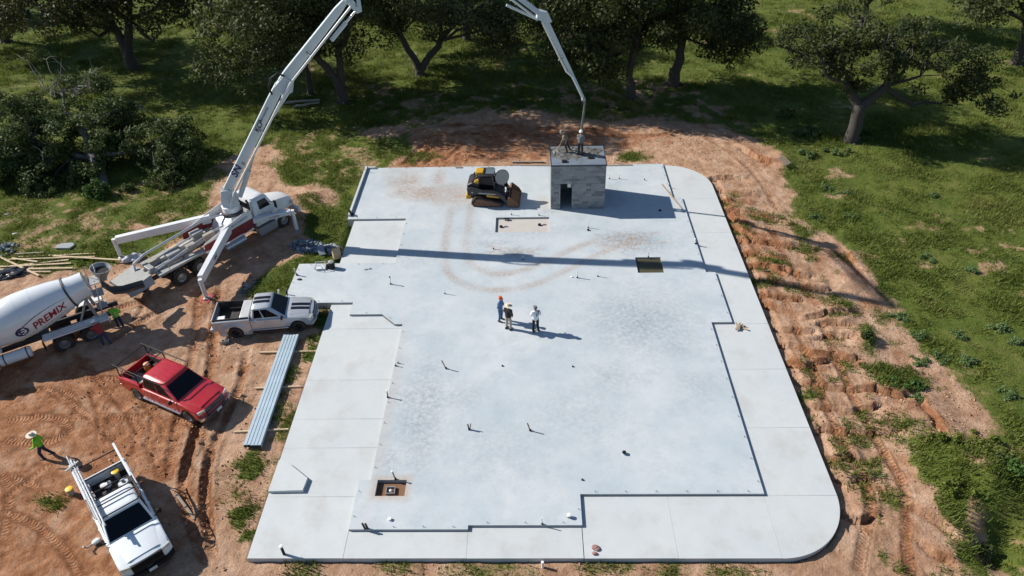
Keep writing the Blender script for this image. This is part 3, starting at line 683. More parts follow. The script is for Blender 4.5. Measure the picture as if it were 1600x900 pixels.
# heap of unspread concrete, built as a lumpy sheet
hx = np.linspace(.05, W-.1, 60); hy = np.linspace(.35, D_-.05, 46); HX, HY = np.meshgrid(hx, hy, indexing='ij')
cover = np.clip(1.25-np.hypot((HX-1.4)/1.9, (HY-1.95)/.95)+(fbm(HX*2.2, HY*2.2, 3)-.5)*1.3, 0, 1)
HZ = RT-.03+cover*(.05+.10*fbm(HX*4, HY*4, 3)+.09*np.clip(fbm(HX*6+4, HY*6, 2)-.45, 0, 1)*3)
keepc = cover[:-1, :-1] > .05
hm = grid_mesh('fresh_concrete', HX, HY, HZ, keepc); hm.materials.append(fresh); o = bpy.data.objects.new('fresh_concrete', hm); link(o, roof)
mb = MB()
for hx_, hy_ in ((.92, .50), (2.72, 1.0)): mb.box((hx_, hy_, RT+.03), (.34, .26, .14))
for i_, (hx_, hy_) in enumerate(((.92, .50), (2.72, 1.0))):
    m1 = MB(); m1.box((0, 0, 0), (.34, .26, .12)); o = m1.build('black_sleeve', BLACK(), roof); o.location = (hx_, hy_, RT+.035)
# ================================================================== vehicles: shared pieces
def wheel(parent, x, y, r, w, rim_m, dual=False, hub=0.55, name='wheel'):
    """a wheel standing on z=0 with its axle across the vehicle; tyre and rim are its pieces"""
    s = 1 if y > 0 else -1
    M = TR((0, 0, 0), rx=-s*PI/2)            # local z -> outward
    t = MB(M); h = w/2
    prof = [(r*hub, -h*.92), (r*.80, -h), (r*.95, -h*.86), (r, -h*.55), (r, h*.55), (r*.95, h*.86), (r*.80, h), (r*hub, h*.92)]
    t.lathe(prof, 28, closed=True)
    for k in range(28):                       # tread lugs
        a = 2*PI*k/28
        t.box((r*1.005*math.cos(a), r*1.005*math.sin(a), h*.3*(1 if k % 2 else -1)), (r*.05, r*.10, h*.9), TR() @ Matrix.Identity(4))
    o = t.build(name, RUBBER(), parent, smooth=True, angle=40); o.location = (x, y, r)
    rm = MB(M); d = .30*h
    rm.lathe([(r*hub*.98, -h*.6), (r*hub*.98, h*.80), (r*hub*.90, h*.72), (r*hub*.80, d), (r*.22, d+.03), (r*.20, h*.55), (r*.05, h*.58)], 20)
    for k in range(8):
        a = 2*PI*k/8; rm.lathe([(r*.045, d+.0), (r*.045, d+.05)], 6, TR((r*.33*math.cos(a), r*.33*math.sin(a), 0)))
    rm.build('rim', rim_m, o, smooth=True, angle=40)
    return o

def side_window(mbs, p0, p1, q0, q1, u0, u1, v0, v1, off=0.008, u0t=None, u1t=None):
    """pane on the quad p0-p1 (bottom) q0-q1 (top); corners given as fractions"""
    p0, p1, q0, q1 = map(Vector, (p0, p1, q0, q1))
    u0t = u0 if u0t is None else u0t; u1t = u1 if u1t is None else u1t
    def at(u, v): return (p0.lerp(p1, u)).lerp(q0.lerp(q1, u), v)
    n_ = (p1-p0).cross(q0-p0).normalized()
    cs = [at(u0, v0), at(u1, v0), at(u1t, v1), at(u0t, v1)]
    mbs.add([c+n_*off for c in cs]+[c-n_*.01 for c in cs], [(0, 1, 2, 3), (0, 4, 5, 1), (1, 5, 6, 2), (2, 6, 7, 3), (3, 7, 4, 0)])

def pickup(name, label, loc, heading, paint, W=0.98, wb=3.55, cab=2.25, bed=1.95, hood=1.12, belt=1.16, roof=1.86, cowl=.62, tyre=.385, fov=.95, rov=1.15, ndoor=2, rim=None, bumper=None, bull=False, flare=False, railz=1.30):
    t = thing(name, label, 'pickup truck', loc, heading)
    f = wb/2; xf = f+fov; cx = f-cowl; cr = cx-cab; xr = -f-rov; sill = .46; ra = tyre+.09
    def arch(xc, up=True):
        a0 = math.asin((sill-tyre)/ra)
        return [(xc+ra*math.cos(a), tyre+ra*math.sin(a)) for a in np.linspace(a0, PI-a0, 11)]
    # --- front clip, floor and cab side up to the belt line
    def prof(y):
        q = abs(y)/W; dx = .20*q**5+.03*q; dz = .05*q**4; tuck = .05*q**8
        P = [(xf-dx, .55), (xf-dx-.03, sill)]
        P += [(x, z) for x, z in arch(f)] + [(cr, sill), (cr, belt-dz-.005), (cx, belt-dz), (cx+.20, hood+.03-dz), (f, hood-.01-dz), (xf-dx-.30, hood-.07-dz), (xf-dx-.06, hood-.14-dz), (xf-dx, hood-.24-dz)]
        return [(x, y, z) for x, z in P]
    ysl = [-W, -W+.025, -W+.09, -W*.72, -W*.35, 0, W*.35, W*.72, W-.09, W-.025, W]
    mb = MB()
    secs = []
    for y in ysl:
        s = prof(y)
        if abs(y) == W: s = [(x, y, z-(.02 if z > 1.0 else 0)) for x, y, z in s]
        secs.append(s)
    mb.loft(secs); mb.build('body', paint, t, smooth=True, angle=38)
    # hood panel line and raised centre
    mb = MB(); hw = W*.80
    mb.loft([[(cx+.24, -hw, hood+.018), (cx+.24, hw, hood+.018), (cx+.24, hw*.8, hood+.046), (cx+.24, -hw*.8, hood+.046)],
             [(f+.1, -hw*.97, hood-.05), (f+.1, hw*.97, hood-.05), (f+.1, hw*.75, hood+.016), (f+.1, -hw*.75, hood+.016)],
             [(xf-.26, -hw*.92, hood-.14), (xf-.26, hw*.92, hood-.14), (xf-.26, hw*.70, hood-.055), (xf-.26, -hw*.70, hood-.055)]])
    hd = mb.build('hood', paint, t, smooth=True, angle=30)
    # --- greenhouse
    wb_, wt = W*.93, W*.74; zt = roof
    c = .10
    def ring(x0, x1, w, z, c, e=.035): return [(x0, -w+e, z), (x0, w-e, z), (x0-c, w, z), (x1+c, w, z), (x1, w-c, z), (x1, -w+c, z), (x1+c, -w, z), (x0-c, -w, z)]
    B = ring(cx+.06, cr, wb_, belt-.03, c); R1 = ring(cx-.72, cr+.16, wt+.02, zt-.07, c); R2 = ring(cx-.80, cr+.22, wt-.06, zt-.01, c*.9); R3 = ring(cx-1.0, cr+.42, wt-.28, zt+.015, c*.8)
    mb = MB(); mb.loft([B, R1, R2, R3]); mb.build('cab', paint, t, smooth=True, angle=32)
    gl = MB()                                       # windscreen
    side_window(gl, B[0], B[1], R1[0], R1[1], .02, .98, .09, .95)
    gl.build('windscreen', GLASS(), t)
    gl = MB(); side_window(gl, B[4], B[5], R1[4], R1[5], .05, .95, .30, .88); gl.build('rear_window', GLASS(), t)
    for s in (1, -1):
        a, b2 = (B[2], B[3]); q0, q1 = R1[2], R1[3]
        if s < 0: a, b2, q0, q1 = B[7], B[6], R1[7], R1[6]
        spans = ((.10, .52), (.56, .95)) if ndoor == 2 else ((.11, .60), (.65, .94))
        for i, (u0, u1) in enumerate(spans):
            g_ = MB(); side_window(g_, a, b2, q0, q1, u0, u1,   .13, .88, off=.008*s, u0t=(u0+.13 if i == 0 else u0), u1t=u1)
            g_.build('side_window', GLASS(), t)
        # doors
        dz0, dz1 = sill+.05, belt-.06
        xs = (cx-.02, cx-.02-cab*(.52 if ndoor == 2 else .60), cr+.06)
        for i in range(2):
            x1, x0 = xs[i]-.01, xs[i+1]+.01
            P = [(x0, dz0), (x1, dz0), (x1, dz1), (x0, dz1)]
            d_ = MB(); d_.prism(P, 'y', s*(W-.01), s*(W+.012)); dr = d_.build('door', paint, t, bevel=.008, seg=1)
            h_ = MB(); h_.box(((x0+.14), s*(W+.022), dz1-.10), (.16, .03, .035)); h_.build('handle', paint if i else paint, dr, bevel=.006, seg=1)
        # mirror
        m_ = MB(); m_.bar((cx-.10, s*(W-.05), belt+.02), (cx-.12, s*(W+.16), belt+.10), .05, .05); m_.box((cx-.13, s*(W+.20), belt+.15), (.09, .19, .22)); m_.build('mirror', BLACK(), t, bevel=.02)
        # headlamp, turn light, tail light
        hl = MB(); y0, y1 = s*W*.62, s*W*.96
        hl.loft([[(xf-.03, y0, hood-.30), (xf-.03, y0, hood-.13), (xf-.05, y0, hood-.13), (xf-.08, y0, hood-.30)], [(xf-.155, y1, hood-.33), (xf-.16, y1, hood-.16), (xf-.24, y1, hood-.16), (xf-.24, y1, hood-.33)]])
        hl.build('headlight', pm('headlamp', (0.55, 0.53, 0.48), 0.12, var=.1, coat=.8), t)
        tl = MB(); tl.box((xr+.02, s*(W-.06), .98), (.06, .10, .34)); tl.build('taillight', pm('tail_red', (0.25, 0.01, 0.01), 0.2, coat=.5), t)
    # --- grille and bumpers
    mb = MB(); mb.box((xf-.035, 0, hood-.31-(.08 if bull else 0)), (.10, W*1.22, .27+(.20 if bull else 0)))
    gr = mb.build('grille', BLACK(), t, bevel=.02)
    for z in ((hood-.40, hood-.31, hood-.22) if not bull else (hood-.40, hood-.335, hood-.27, hood-.20)):
        s_ = MB(); s_.box((xf+.02, 0, z), (.03, W*1.20, .028 if bull else .04)); s_.build('grille_bar', BLACK() if bull else CHROME(), gr)
    bm_ = bumper or CHROME()
    mb = MB(); mb.loft([[(xf-.26, y, .42), (xf+.10-.22*(abs(y)/W)**4, y, .42), (xf+.12-.22*(abs(y)/W)**4, y, .62), (xf-.26, y, .66)] for y in (-W, -W*.9, -W*.6, 0, W*.6, W*.9, W)]); bo = mb.build('front_bumper', bm_, t, smooth=True, angle=30)
    mb = MB(); mb.box((xf+.125, .05, .53), (.02, .32, .16)); mb.build('number_plate', pm('plate', (0.6, 0.62, 0.62), .5), bo)
    mb = MB(); mb.box((xr-.08, 0, .56), (.20, W*1.9, .20)); mb.box((xr-.14, 0, .64), (.10, W*.8, .03)); mb.build('rear_bumper', bm_, t, bevel=.03)
    # --- bed
    xb = cr-.03
    def bprof(): return [(xb, sill+.04)]+[(x, z) for x, z in arch(-f)]+[(xr+.02, sill+.10), (xr, railz-.02), (xr+.04, railz), (xb, railz)]
    for s in (1, -1):
        mb = MB(); P = bprof(); mb.loft([[(x, s*(W-.13), z) for x, z in P], [(x, s*(W-.03), z) for x, z in P], [(x, s*W, z-(.03 if z > 1 else 0)) for x, z in P]])
        sd = mb.build('bed_side', paint, t, smooth=True, angle=40)
        if flare:
            mb = MB(); secs = []
            for k, a in enumerate(np.linspace(-.35, PI+.35, 15)):
                rr = ra+.005; x, z = -f+rr*math.cos(a), tyre+rr*math.sin(a); ro = ra+.24; x2, z2 = -f+ro*1.35*math.cos(a), tyre+ro*math.sin(a)
                secs.append([(x, s*(W-.05), z), (x, s*(W+.09), z), (x2*.5+x*.5, s*(W+.085), z2*.5+z*.5), (x2, s*(W-.02), z2)])
            mb.loft(secs); mb.build('rear_fender', paint, t, smooth=True, angle=50)
    liner = pm('bed_liner', (0.025, 0.025, 0.026), .8, var=.4, scale=5, dust=.25)
    mb = MB(); mb.box(((xb+xr)/2, 0, .70), (xb-xr-.10, W*1.72, .06))
    for s in (1, -1):
        mb.box(((xb+xr)/2, s*(W-.145), .99), (xb-xr-.12, .03, .58)); mb.box((-f, s*(W-.26), .82), (.95, .24, .24))
    mb.box((xb-.04, 0, .99), (.03, W*1.74, .58)); mb.build('bed_liner', liner, t)
    mb = MB(); mb.box((xb-.015, 0, .98), (.03, W*1.9, .62)); mb.box(((cr+xr)/2, 0, .55), (cr-xr-.2, W*1.2, .14)); mb.build('bed_front', paint, t)
    mb = MB(); mb.box((xr+.035, 0, .98), (.07, W*1.80, .60)); tg = mb.build('tailgate', paint, t, bevel=.015)
    mb = MB(); mb.box((xr-.005, 0, 1.08), (.02, .22, .08)); mb.build('handle', BLACK(), tg)
    # --- underside and wheels
    mb = MB(); mb.box((0, .35, .42), (wb+1.2, .12, .16)); mb.box((0, -.35, .42), (wb+1.2, .12, .16)); mb.box((f, 0, .60), (1.2, W*1.5, .40)); mb.box((-f, 0, .55), (1.1, W*1.3, .3))
    mb.tube([(f, -W+.2, tyre), (f, W-.2, tyre)], .06); mb.tube([(-f, -W+.2, tyre), (-f, W-.2, tyre)], .08); mb.box((0, 0, .50), (2.2, W*1.6, .10)); mb.build('chassis', DARKM(), t)
    for x in (f, -f):
        for s in (1, -1): wheel(t, x, s*(W-.10+(.06 if flare and x < 0 else 0)), tyre, .26, rim)
    t['dims'] = (xf, cx, cr, xr)
    return t, dict(xf=xf, cx=cx, cr=cr, xr=xr, W=W, roof=roof, belt=belt, hood=hood, f=f, railz=railz, xb=xb, wt=wt)

# ---- silver extended-cab pickup with racing stripes
def gzat(x, y): return ground_z(x, y)
silver = pm('silver_paint', (0.47, 0.49, 0.52), 0.30, 0.3, var=.05, scale=2, coat=.5, dust=.10)
stripe = pm('stripe_blue', (0.006, 0.008, 0.018), 0.6, var=.1, spec=.15)
PS = (-15.25, 31.80)
tk, q = pickup('silver_pickup', 'silver extended cab pickup with dark twin racing stripes nosed up to the slab', (PS[0], PS[1], -0.36), math.radians(7.4), silver, W=.96, wb=3.52, cab=1.95, cowl=.62, hood=1.10, belt=1.13, roof=1.80,
               tyre=.37, fov=.92, rov=1.18, ndoor=1, rim=BLACK(), bumper=silver, flare=True, railz=1.18)
def stripes(tk, q, ys):
    for y0, y1 in ys:
        mb = MB(); z = q['hood']
        X_ = [q['cx']+.245, q['f']+.1, q['xf']-.265]; Zs = [z+.050, z+.021, z-.050]
        mb.loft([[(x, y0, zz), (x, y1, zz), (x, y1, zz-.012), (x, y0, zz-.012)] for x, zz in zip(X_, Zs)]); mb.build('hood_stripe', stripe, tk)
        zt = q['roof']; cx, cr = q['cx'], q['cr']
        mb = MB(); X_ = [cx-.80, cx-1.0, cr+.42, cr+.22]; Zs = [zt-.004, zt+.021, zt+.021, zt-.004]
        mb.loft([[(x, y0, zz), (x, y1, zz), (x, y1, zz-.012), (x, y0, zz-.012)] for x, zz in zip(X_, Zs)]); mb.build('roof_stripe', stripe, tk)
stripes(tk, q, ((.05, .30), (-.30, -.05)))
mb = MB(); mb.box((q['xb']-.30, 0, 1.16), (.52, 1.62, .22)); tb = mb.build('toolbox', pm('pale_toolbox', (0.62, 0.62, 0.60), .4, .3, var=.08, dust=.2), tk, bevel=.03)
for s in (1, -1):
    mb = MB(); mb.tube([(-q['f']+.55, s*.98, .40), (q['f']-.55, s*.98, .40)], .045, 10); mb.build('running_board', CHROME(), tk, smooth=True)
Ms = Matrix.Translation((PS[0], PS[1], -0.36)) @ Matrix.Rotation(math.radians(7.4), 4, 'Z')
cool = thing('cooler', 'small white ice chest near the tailgate inside the silver truck bed', 'cooler', Ms @ Vector((q['xr']+.42, -.50, .73)), math.radians(12))
mb = MB(); mb.box((0, 0, .16), (.44, .32, .32), taper=(1.06, 1.06)); mb.build('tub', PVC(), cool, bevel=.03)
mb = MB(); mb.box((0, 0, .355), (.49, .37, .07)); mb.build('lid', PVC(), cool, bevel=.02)

# ---- red crew-cab pickup with a black ladder rack
PR = (-18.43, 25.93)
tk, q = pickup('red_pickup', 'red crew cab pickup with black ladder rack parked on the clay', (PR[0], PR[1], -0.42), math.radians(-25.6), REDP(), W=1.0, wb=3.62, cab=2.55, cowl=.55, hood=1.16, belt=1.18, roof=1.88, tyre=.39, fov=.96, rov=1.05, rim=pm('dull_alloy', (.25, .25, .26), .4, .6), bumper=CHROME(), railz=1.30)
def rack(tk, q, mat, h=1.98, over=True, name='ladder_rack'):
    mb = MB(); W = q['W']; xr, xb = q['xr']+.10, q['xb']-.10; xF = q['cx']-1.0
    for s in (1, -1):
        for x in (xr, xb): mb.tube([(x, s*(W-.08), q['railz']-.03), (x, s*(W-.10), h)], .03)
        mb.tube([(xr-.25, s*(W-.10), h), (xF+.12, s*(W-.10), h), (xF+.32, s*(W-.30), h)], .032)
        mb.tube([(xr, s*(W-.09), h-.22), (xb, s*(W-.09), h-.22)], .02); mb.tube([(xr, s*(W-.1), q['railz']), (xr+.5, s*(W-.1), h-.05)], .02)
    for x in (xr, (xr+xb)/2, xb, xb+.45, xb+.85) if mat[1] else (xr, xb): mb.tube([(x, -(W-.10), h), (x, W-.10, h)], .028)
    mb.tube([(xF+.32, -(W-.30), h), (xF+.32, W-.30, h)], .03)
    return mb.build(name, mat[0], tk, smooth=True)
rack(tk, q, (BLACK(), False), 1.99)
for k in range(5):
    mb = MB(); mb.box((q['cr']+.95, (k-2)*.26, q['roof']+.016), (1.15, .05, .014)); mb.build('roof_rib', REDP(), tk, bevel=.006, seg=1)
for s in (1, -1):
    mb = MB(); mb.tube([(-q['f']+.5, s*1.02, .44), (q['f']-.5, s*1.02, .44)], .055, 10); mb.build('running_board', CHROME(), tk, smooth=True)
Mr = Matrix.Translation((PR[0], PR[1], -0.42)) @ Matrix.Rotation(math.radians(-25.6), 4, 'Z')
mb = MB(); mb.box((0, 0, .012), (1.45, .75, .024)); o = mb.build('plywood_sheet', pm('dusty_ply', (.30, .29, .27), .9, var=.25, dust=.4), None)
tag(o, 'grey dusty plywood sheet lying in the red truck bed', 'plywood'); o.matrix_world = Mr @ TR((q['xr']+.85, -.30, .735), rz=.1)
c_ = thing('water_jug', 'orange drink jug standing in the red truck bed', 'jug', Mr @ Vector((q['xr']+.55, .35, .73)))
mb = MB(); mb.lathe([(.16, 0), (.18, .05), (.18, .40), (.15, .46)], 14); mb.build('barrel', pm('orange_plastic', (.55, .17, .03), .5), c_, smooth=True)
mb = MB(); mb.lathe([(.155, .46), (.155, .53), (.05, .56)], 14); mb.build('lid', pm('lid_white', (.6, .3, .2), .5), c_, smooth=True)
b_ = thing('debris_bag', 'crumpled pale sack slumped in the red truck bed', 'sack', Mr @ Vector((q['xr']+1.30, -.35, .76)))
mb = MB(); mb.ball((0, 0, .12), .28, 12, 8, (1.2, .8, .55)); mb.ball((.2, .1, .2), .16, 10, 6, (1, 1, .8)); mb.build('sack_body', pm('sack', (.45, .40, .33), .9, var=.3, bump=.6, bscale=8), b_, smooth=True)

# ---- white crew-cab work truck with a white ladder rack
PW = (-17.55, 18.12); HW = math.radians(-48.3)
whitep = pm('white_truck_paint', (0.74, 0.77, 0.79), 0.25, var=.04, scale=2, coat=.5, dust=.06)
tk, q = pickup('white_pickup', 'white work pickup carrying pipes on its ladder rack at the lower left', (PW[0], PW[1], -0.42), HW, whitep, W=1.02, wb=3.60, cab=2.10, cowl=.60, hood=1.27, belt=1.26, roof=1.98, tyre=.41, fov=.98, rov=1.15, ndoor=1, rim=GREYM(), bumper=BLACK(), bull=True, railz=1.36)
rack(tk, q, (pm('rack_black', (.02, .02, .022), .6, spec=.25), True), 2.10)
W = q['W']
for s in (1, -1):
    mb = MB(); mb.bar((q['xr']-.3, s*(W-.10), 2.15), (q['xb']+.1, s*(W-.10), 2.15), .10, .06); mb.build('rack_rail', WHITE(), tk, bevel=.01, seg=1)
Mw = Matrix.Translation((PW[0], PW[1], -0.42)) @ Matrix.Rotation(HW, 4, 'Z')
for i, (y, dx, r, c_) in enumerate(((-.80, 0, .045, 'grey'), (-.70, .18, .04, 'steel'), (-.88, -.35, .04, 'steel'))):
    mb = MB(); mb.tube([(q['xr']-.55+dx, 0, 0), (q['cx']-.35+dx, 0, 0)], r, 10)
    o = mb.build('rack_pipe', pm('pipe_'+c_, (.55, .56, .57) if c_ == 'grey' else (.40, .41, .43), .35, .6), None, smooth=True)
    o.matrix_world = Mw @ TR((0, y+.0, 2.10+.03+r)); tag(o, ('thick pale pipe in the middle of the three on the white truck rack', 'slim steel pipe nearest the cab centre on the white truck rack', 'slim steel pipe set furthest back on the white truck rack')[i], 'pipe', 'pipes on the white truck rack')
sp = MB(); sp.box((0, 0, 0), (.10, .62, .06)); sp.tube([(0, 0, 0), (.45, 0, .02)], .015); o = sp.build('concrete_rake', GREYM(), None, bevel=.01); o.matrix_world = Mw @ TR((q['xr']-.05, -.86, 2.255), rz=.35); tag(o, 'metal concrete rake laid across the pipes on the white truck rack', 'rake')
def bucket(name, label, M, body=(.30, .31, .31), lid=(.78, .50, .03)):
    t = thing(name, label, 'bucket'); t.matrix_world = M
    mb = MB(); mb.lathe([(.125, 0), (.15, .36)], 18); mb.build('pail', pm('pail_grey', body, .6, var=.2, dust=.35), t, smooth=True)
    mb = MB(); mb.lathe([(.16, .355), (.165, .39), (.15, .40), (.02, .398)], 18); mb.build('lid', pm('lid_yellow', lid, .45, var=.08), t, smooth=True)
    mb = MB(); mb.tube([(.16*math.cos(a), .02, .33-.12*math.sin(a)*.8) for a in np.linspace(0, PI, 9)], .006, 5); mb.build('bail', GREYM(), t)
    return t
bucket('bucket', 'yellow-lidded bucket riding in the white truck bed', Mw @ TR((q['xr']+.30, .45, .73)))
o = MB(); o.box((0, 0, .2), (.6, .5, .4)); o.ball((.1, .1, .42), .2, 10, 6, (1.2, 1, .6)); o = o.build('tool_bag', BLACK(), None, bevel=.08, seg=3); o.matrix_world = Mw @ TR((q['xb']-.55, -.05, .73), rz=.4); tag(o, 'bulky black tool bag behind the cab of the white truck', 'bag')
t_ = thing('water_tank', 'pale plastic water tank in the white truck bed', 'tank'); t_.matrix_world = Mw @ TR((q['xb']-.75, .55, .73))
mb = MB(); mb.lathe([(.02, 0), (.24, .02), (.25, .42), (.20, .50), (.02, .52)], 18); mb.build('shell', pm('tank_plastic', (.55, .58, .60), .5, var=.1), t_, smooth=True)
mb = MB(); mb.lathe([(.07, .51), (.07, .56)], 12); mb.build('cap', BLACK(), t_)
o = MB(); o.ball((0, 0, .1), .2, 10, 7, (1.4, .8, .6)); o.ball((.15, .1, .14), .13, 8, 6); o = o.build('white_rag', PVC(), None, smooth=True); o.matrix_world = Mw @ TR((q['xr']+.55, -.15, .75), rz=.8); tag(o, 'crumpled white rag heap in the white truck bed', 'rag')
for k_, (x_, y_) in enumerate(((.35, -.75), (.95, -.72), (1.35, -.75))):
    o = MB(); o.box((0, 0, .09), (.40, .16, .18)); o.tube([(-.15, 0, .18), (-.10, 0, .24), (.10, 0, .24), (.15, 0, .18)], .012, 6); o = o.build('tool_case', WHITE() if k_ != 1 else GREYM(), None, bevel=.02); o.matrix_world = Mw @ TR((q['xr']+x_, y_, .94), rz=.1*k_)
    tag(o, ('pale tool case at the tailgate end of the white truck bed side', 'grey tool case in the middle of the white truck bed side', 'pale tool case at the cab end of the white truck bed side')[k_], 'tool case', 'cases in the white truck')
bucket('bucket', 'yellow-lidded grey bucket on the clay beside the grass tuft', Matrix.Translation((-21.15, 19.95, -.36)))
# ================================================================== lettering as flat mesh
def text_mesh(txt, size, shear=0.0, extrude=0.0):
    cu = bpy.data.curves.new('lettering', 'FONT'); cu.body = txt; cu.size = size; cu.shear = shear; cu.align_x = 'CENTER'; cu.align_y = 'CENTER'; cu.offset = size*.02; cu.resolution_u = 3
    o = bpy.data.objects.new('lettering', cu); COL.objects.link(o); dg = bpy.context.evaluated_depsgraph_get()
    me = bpy.data.meshes.new_from_object(o.evaluated_get(dg)); bpy.data.objects.remove(o); bpy.data.curves.remove(cu); return me
def lettering(txt, size, M, mat, parent, name='lettering', shear=0.0, xs=1.0):
    me = text_mesh(txt, size, shear); me.materials.clear(); me.materials.append(mat)
    for v in me.vertices: v.co = M @ Vector((v.co.x*xs, v.co.y, 0))
    o = bpy.data.objects.new(name, me); link(o, parent); return o
BLUEP = pm('logo_blue', (0.022, 0.020, 0.11), 0.4, var=.1); REDL = pm('logo_red', (0.27, 0.012, 0.022), 0.4, var=.1)

def heavy_cab(t, x0, x1, W, z0, zr, hood_l, hood_z, paint, glass=True):
    """conventional truck cab: box cab x0..x1 with a bonnet of hood_l ahead of it"""
    def ring(xa, xb, w, z, c): return [(xb, -w+c, z), (xb, w-c, z), (xb-c, w, z), (xa+c, w, z), (xa, w-c, z), (xa, -w+c, z), (xa+c, -w, z), (xb-c, -w, z)]
    mid = z0+(zr-z0)*.52
    mb = MB(); R = [ring(x0, x1, W, z0, .05), ring(x0, x1, W, mid, .05), ring(x0+.06, x1-.30, W-.07, zr-.16, .08), ring(x0+.15, x1-.48, W-.20, zr, .12), ring(x0+.4, x1-.7, W-.45, zr+.03, .12)]
    mb.loft(R); cab = mb.build('cab', paint, t, smooth=True, angle=35)
    a, b_ = R[1], R[2]
    for kind, p, q, r in (('windscreen', (0, 1), (.04, .96), (.08, .92)), ('rear_window', (4, 5), (.12, .88), (.2, .75)), ('side_window', (2, 3), (.12, .70), (.08, .88)), ('side_window', (6, 7), (.30, .88), (.08, .88))):
        g_ = MB(); side_window(g_, a[p[0]], a[p[1]], b_[p[0]], b_[p[1]], q[0], q[1], r[0], r[1], off=.012); g_.build(kind, GLASS(), cab)
    hw = W*.80; xe = x1+hood_l
    mb = MB(); secs = []
    for x, w, zt, zb in ((x1-.02, hw, hood_z+.12, z0), (x1+hood_l*.45, hw*.92, hood_z+.02, z0), (x1+hood_l*.85, hw*.78, hood_z-.18, z0-.05), (xe, hw*.70, hood_z-.34, z0-.1)):
        secs.append([(x, -w, zb), (x, -w, zt-.20), (x, -w*.86, zt-.05), (x, -w*.45, zt), (x, w*.45, zt), (x, w*.86, zt-.05), (x, w, zt-.20), (x, w, zb)])
    mb.loft(secs); mb.build('hood', paint, t, smooth=True, angle=40)
    mb = MB(); mb.box((xe+.03, 0, z0+.22), (.06, hw*1.15, hood_z-z0-.35)); gr = mb.build('grille', CHROME(), t, bevel=.02)
    for s in (1, -1):
        hl = MB(); hl.box((xe-.10, s*hw*.82, z0+.25), (.16, .24, .22)); hl.build('headlight', pm('headlamp', (0.55, 0.53, 0.48), 0.12, var=.1, coat=.8), t, bevel=.03)
    mb = MB(); mb.box((xe+.10, 0, .62), (.22, W*2.15, .34)); mb.build('front_bumper', WHITE(), t, bevel=.04)
    return cab, xe

# ================================================================== concrete pump truck
PUMP_O = Vector((-22.44, 36.95, -0.40)); PUMP_H = math.radians(54.0)
pt = thing('concrete_pump_truck', 'white boom pump truck with legs spread and its boom arching over the slab', 'pump truck', PUMP_O, PUMP_H)
PMI = (Matrix.Translation(PUMP_O) @ Matrix.Rotation(PUMP_H, 4, 'Z')).inverted()
wp = WHITE(); bw = BOOMW(); gs = GREYM(); dk = DARKM(); tan_p = pm('dusty_tan', (.34, .30, .24), .85, var=.25, scale=3)
for x, w in ((7.35, .34), (.68, .30), (-.68, .30)):
    for s in (1, -1):
        wheel(pt, x, s*1.10, .54, w, pm('rim_grey', (.36, .36, .36), .5, .5, var=.2, dust=.4))
        if x < 3: wheel(pt, x, s*.76, .54, w, gs)
mb = MB()
for s in (1, -1): mb.box((3.2, s*.42, .95), (11.2, .10, .28))
for x in (7.35, .68, -.68): mb.tube([(x, -1.0, .54), (x, 1.0, .54)], .10)
mb.box((-.2, 0, .80), (2.6, .9, .35)); mb.build('chassis', dk, pt)
cab, xe = heavy_cab(pt, 5.35, 6.95, 1.05, 1.0, 2.98, 1.75, 1.95, wp)
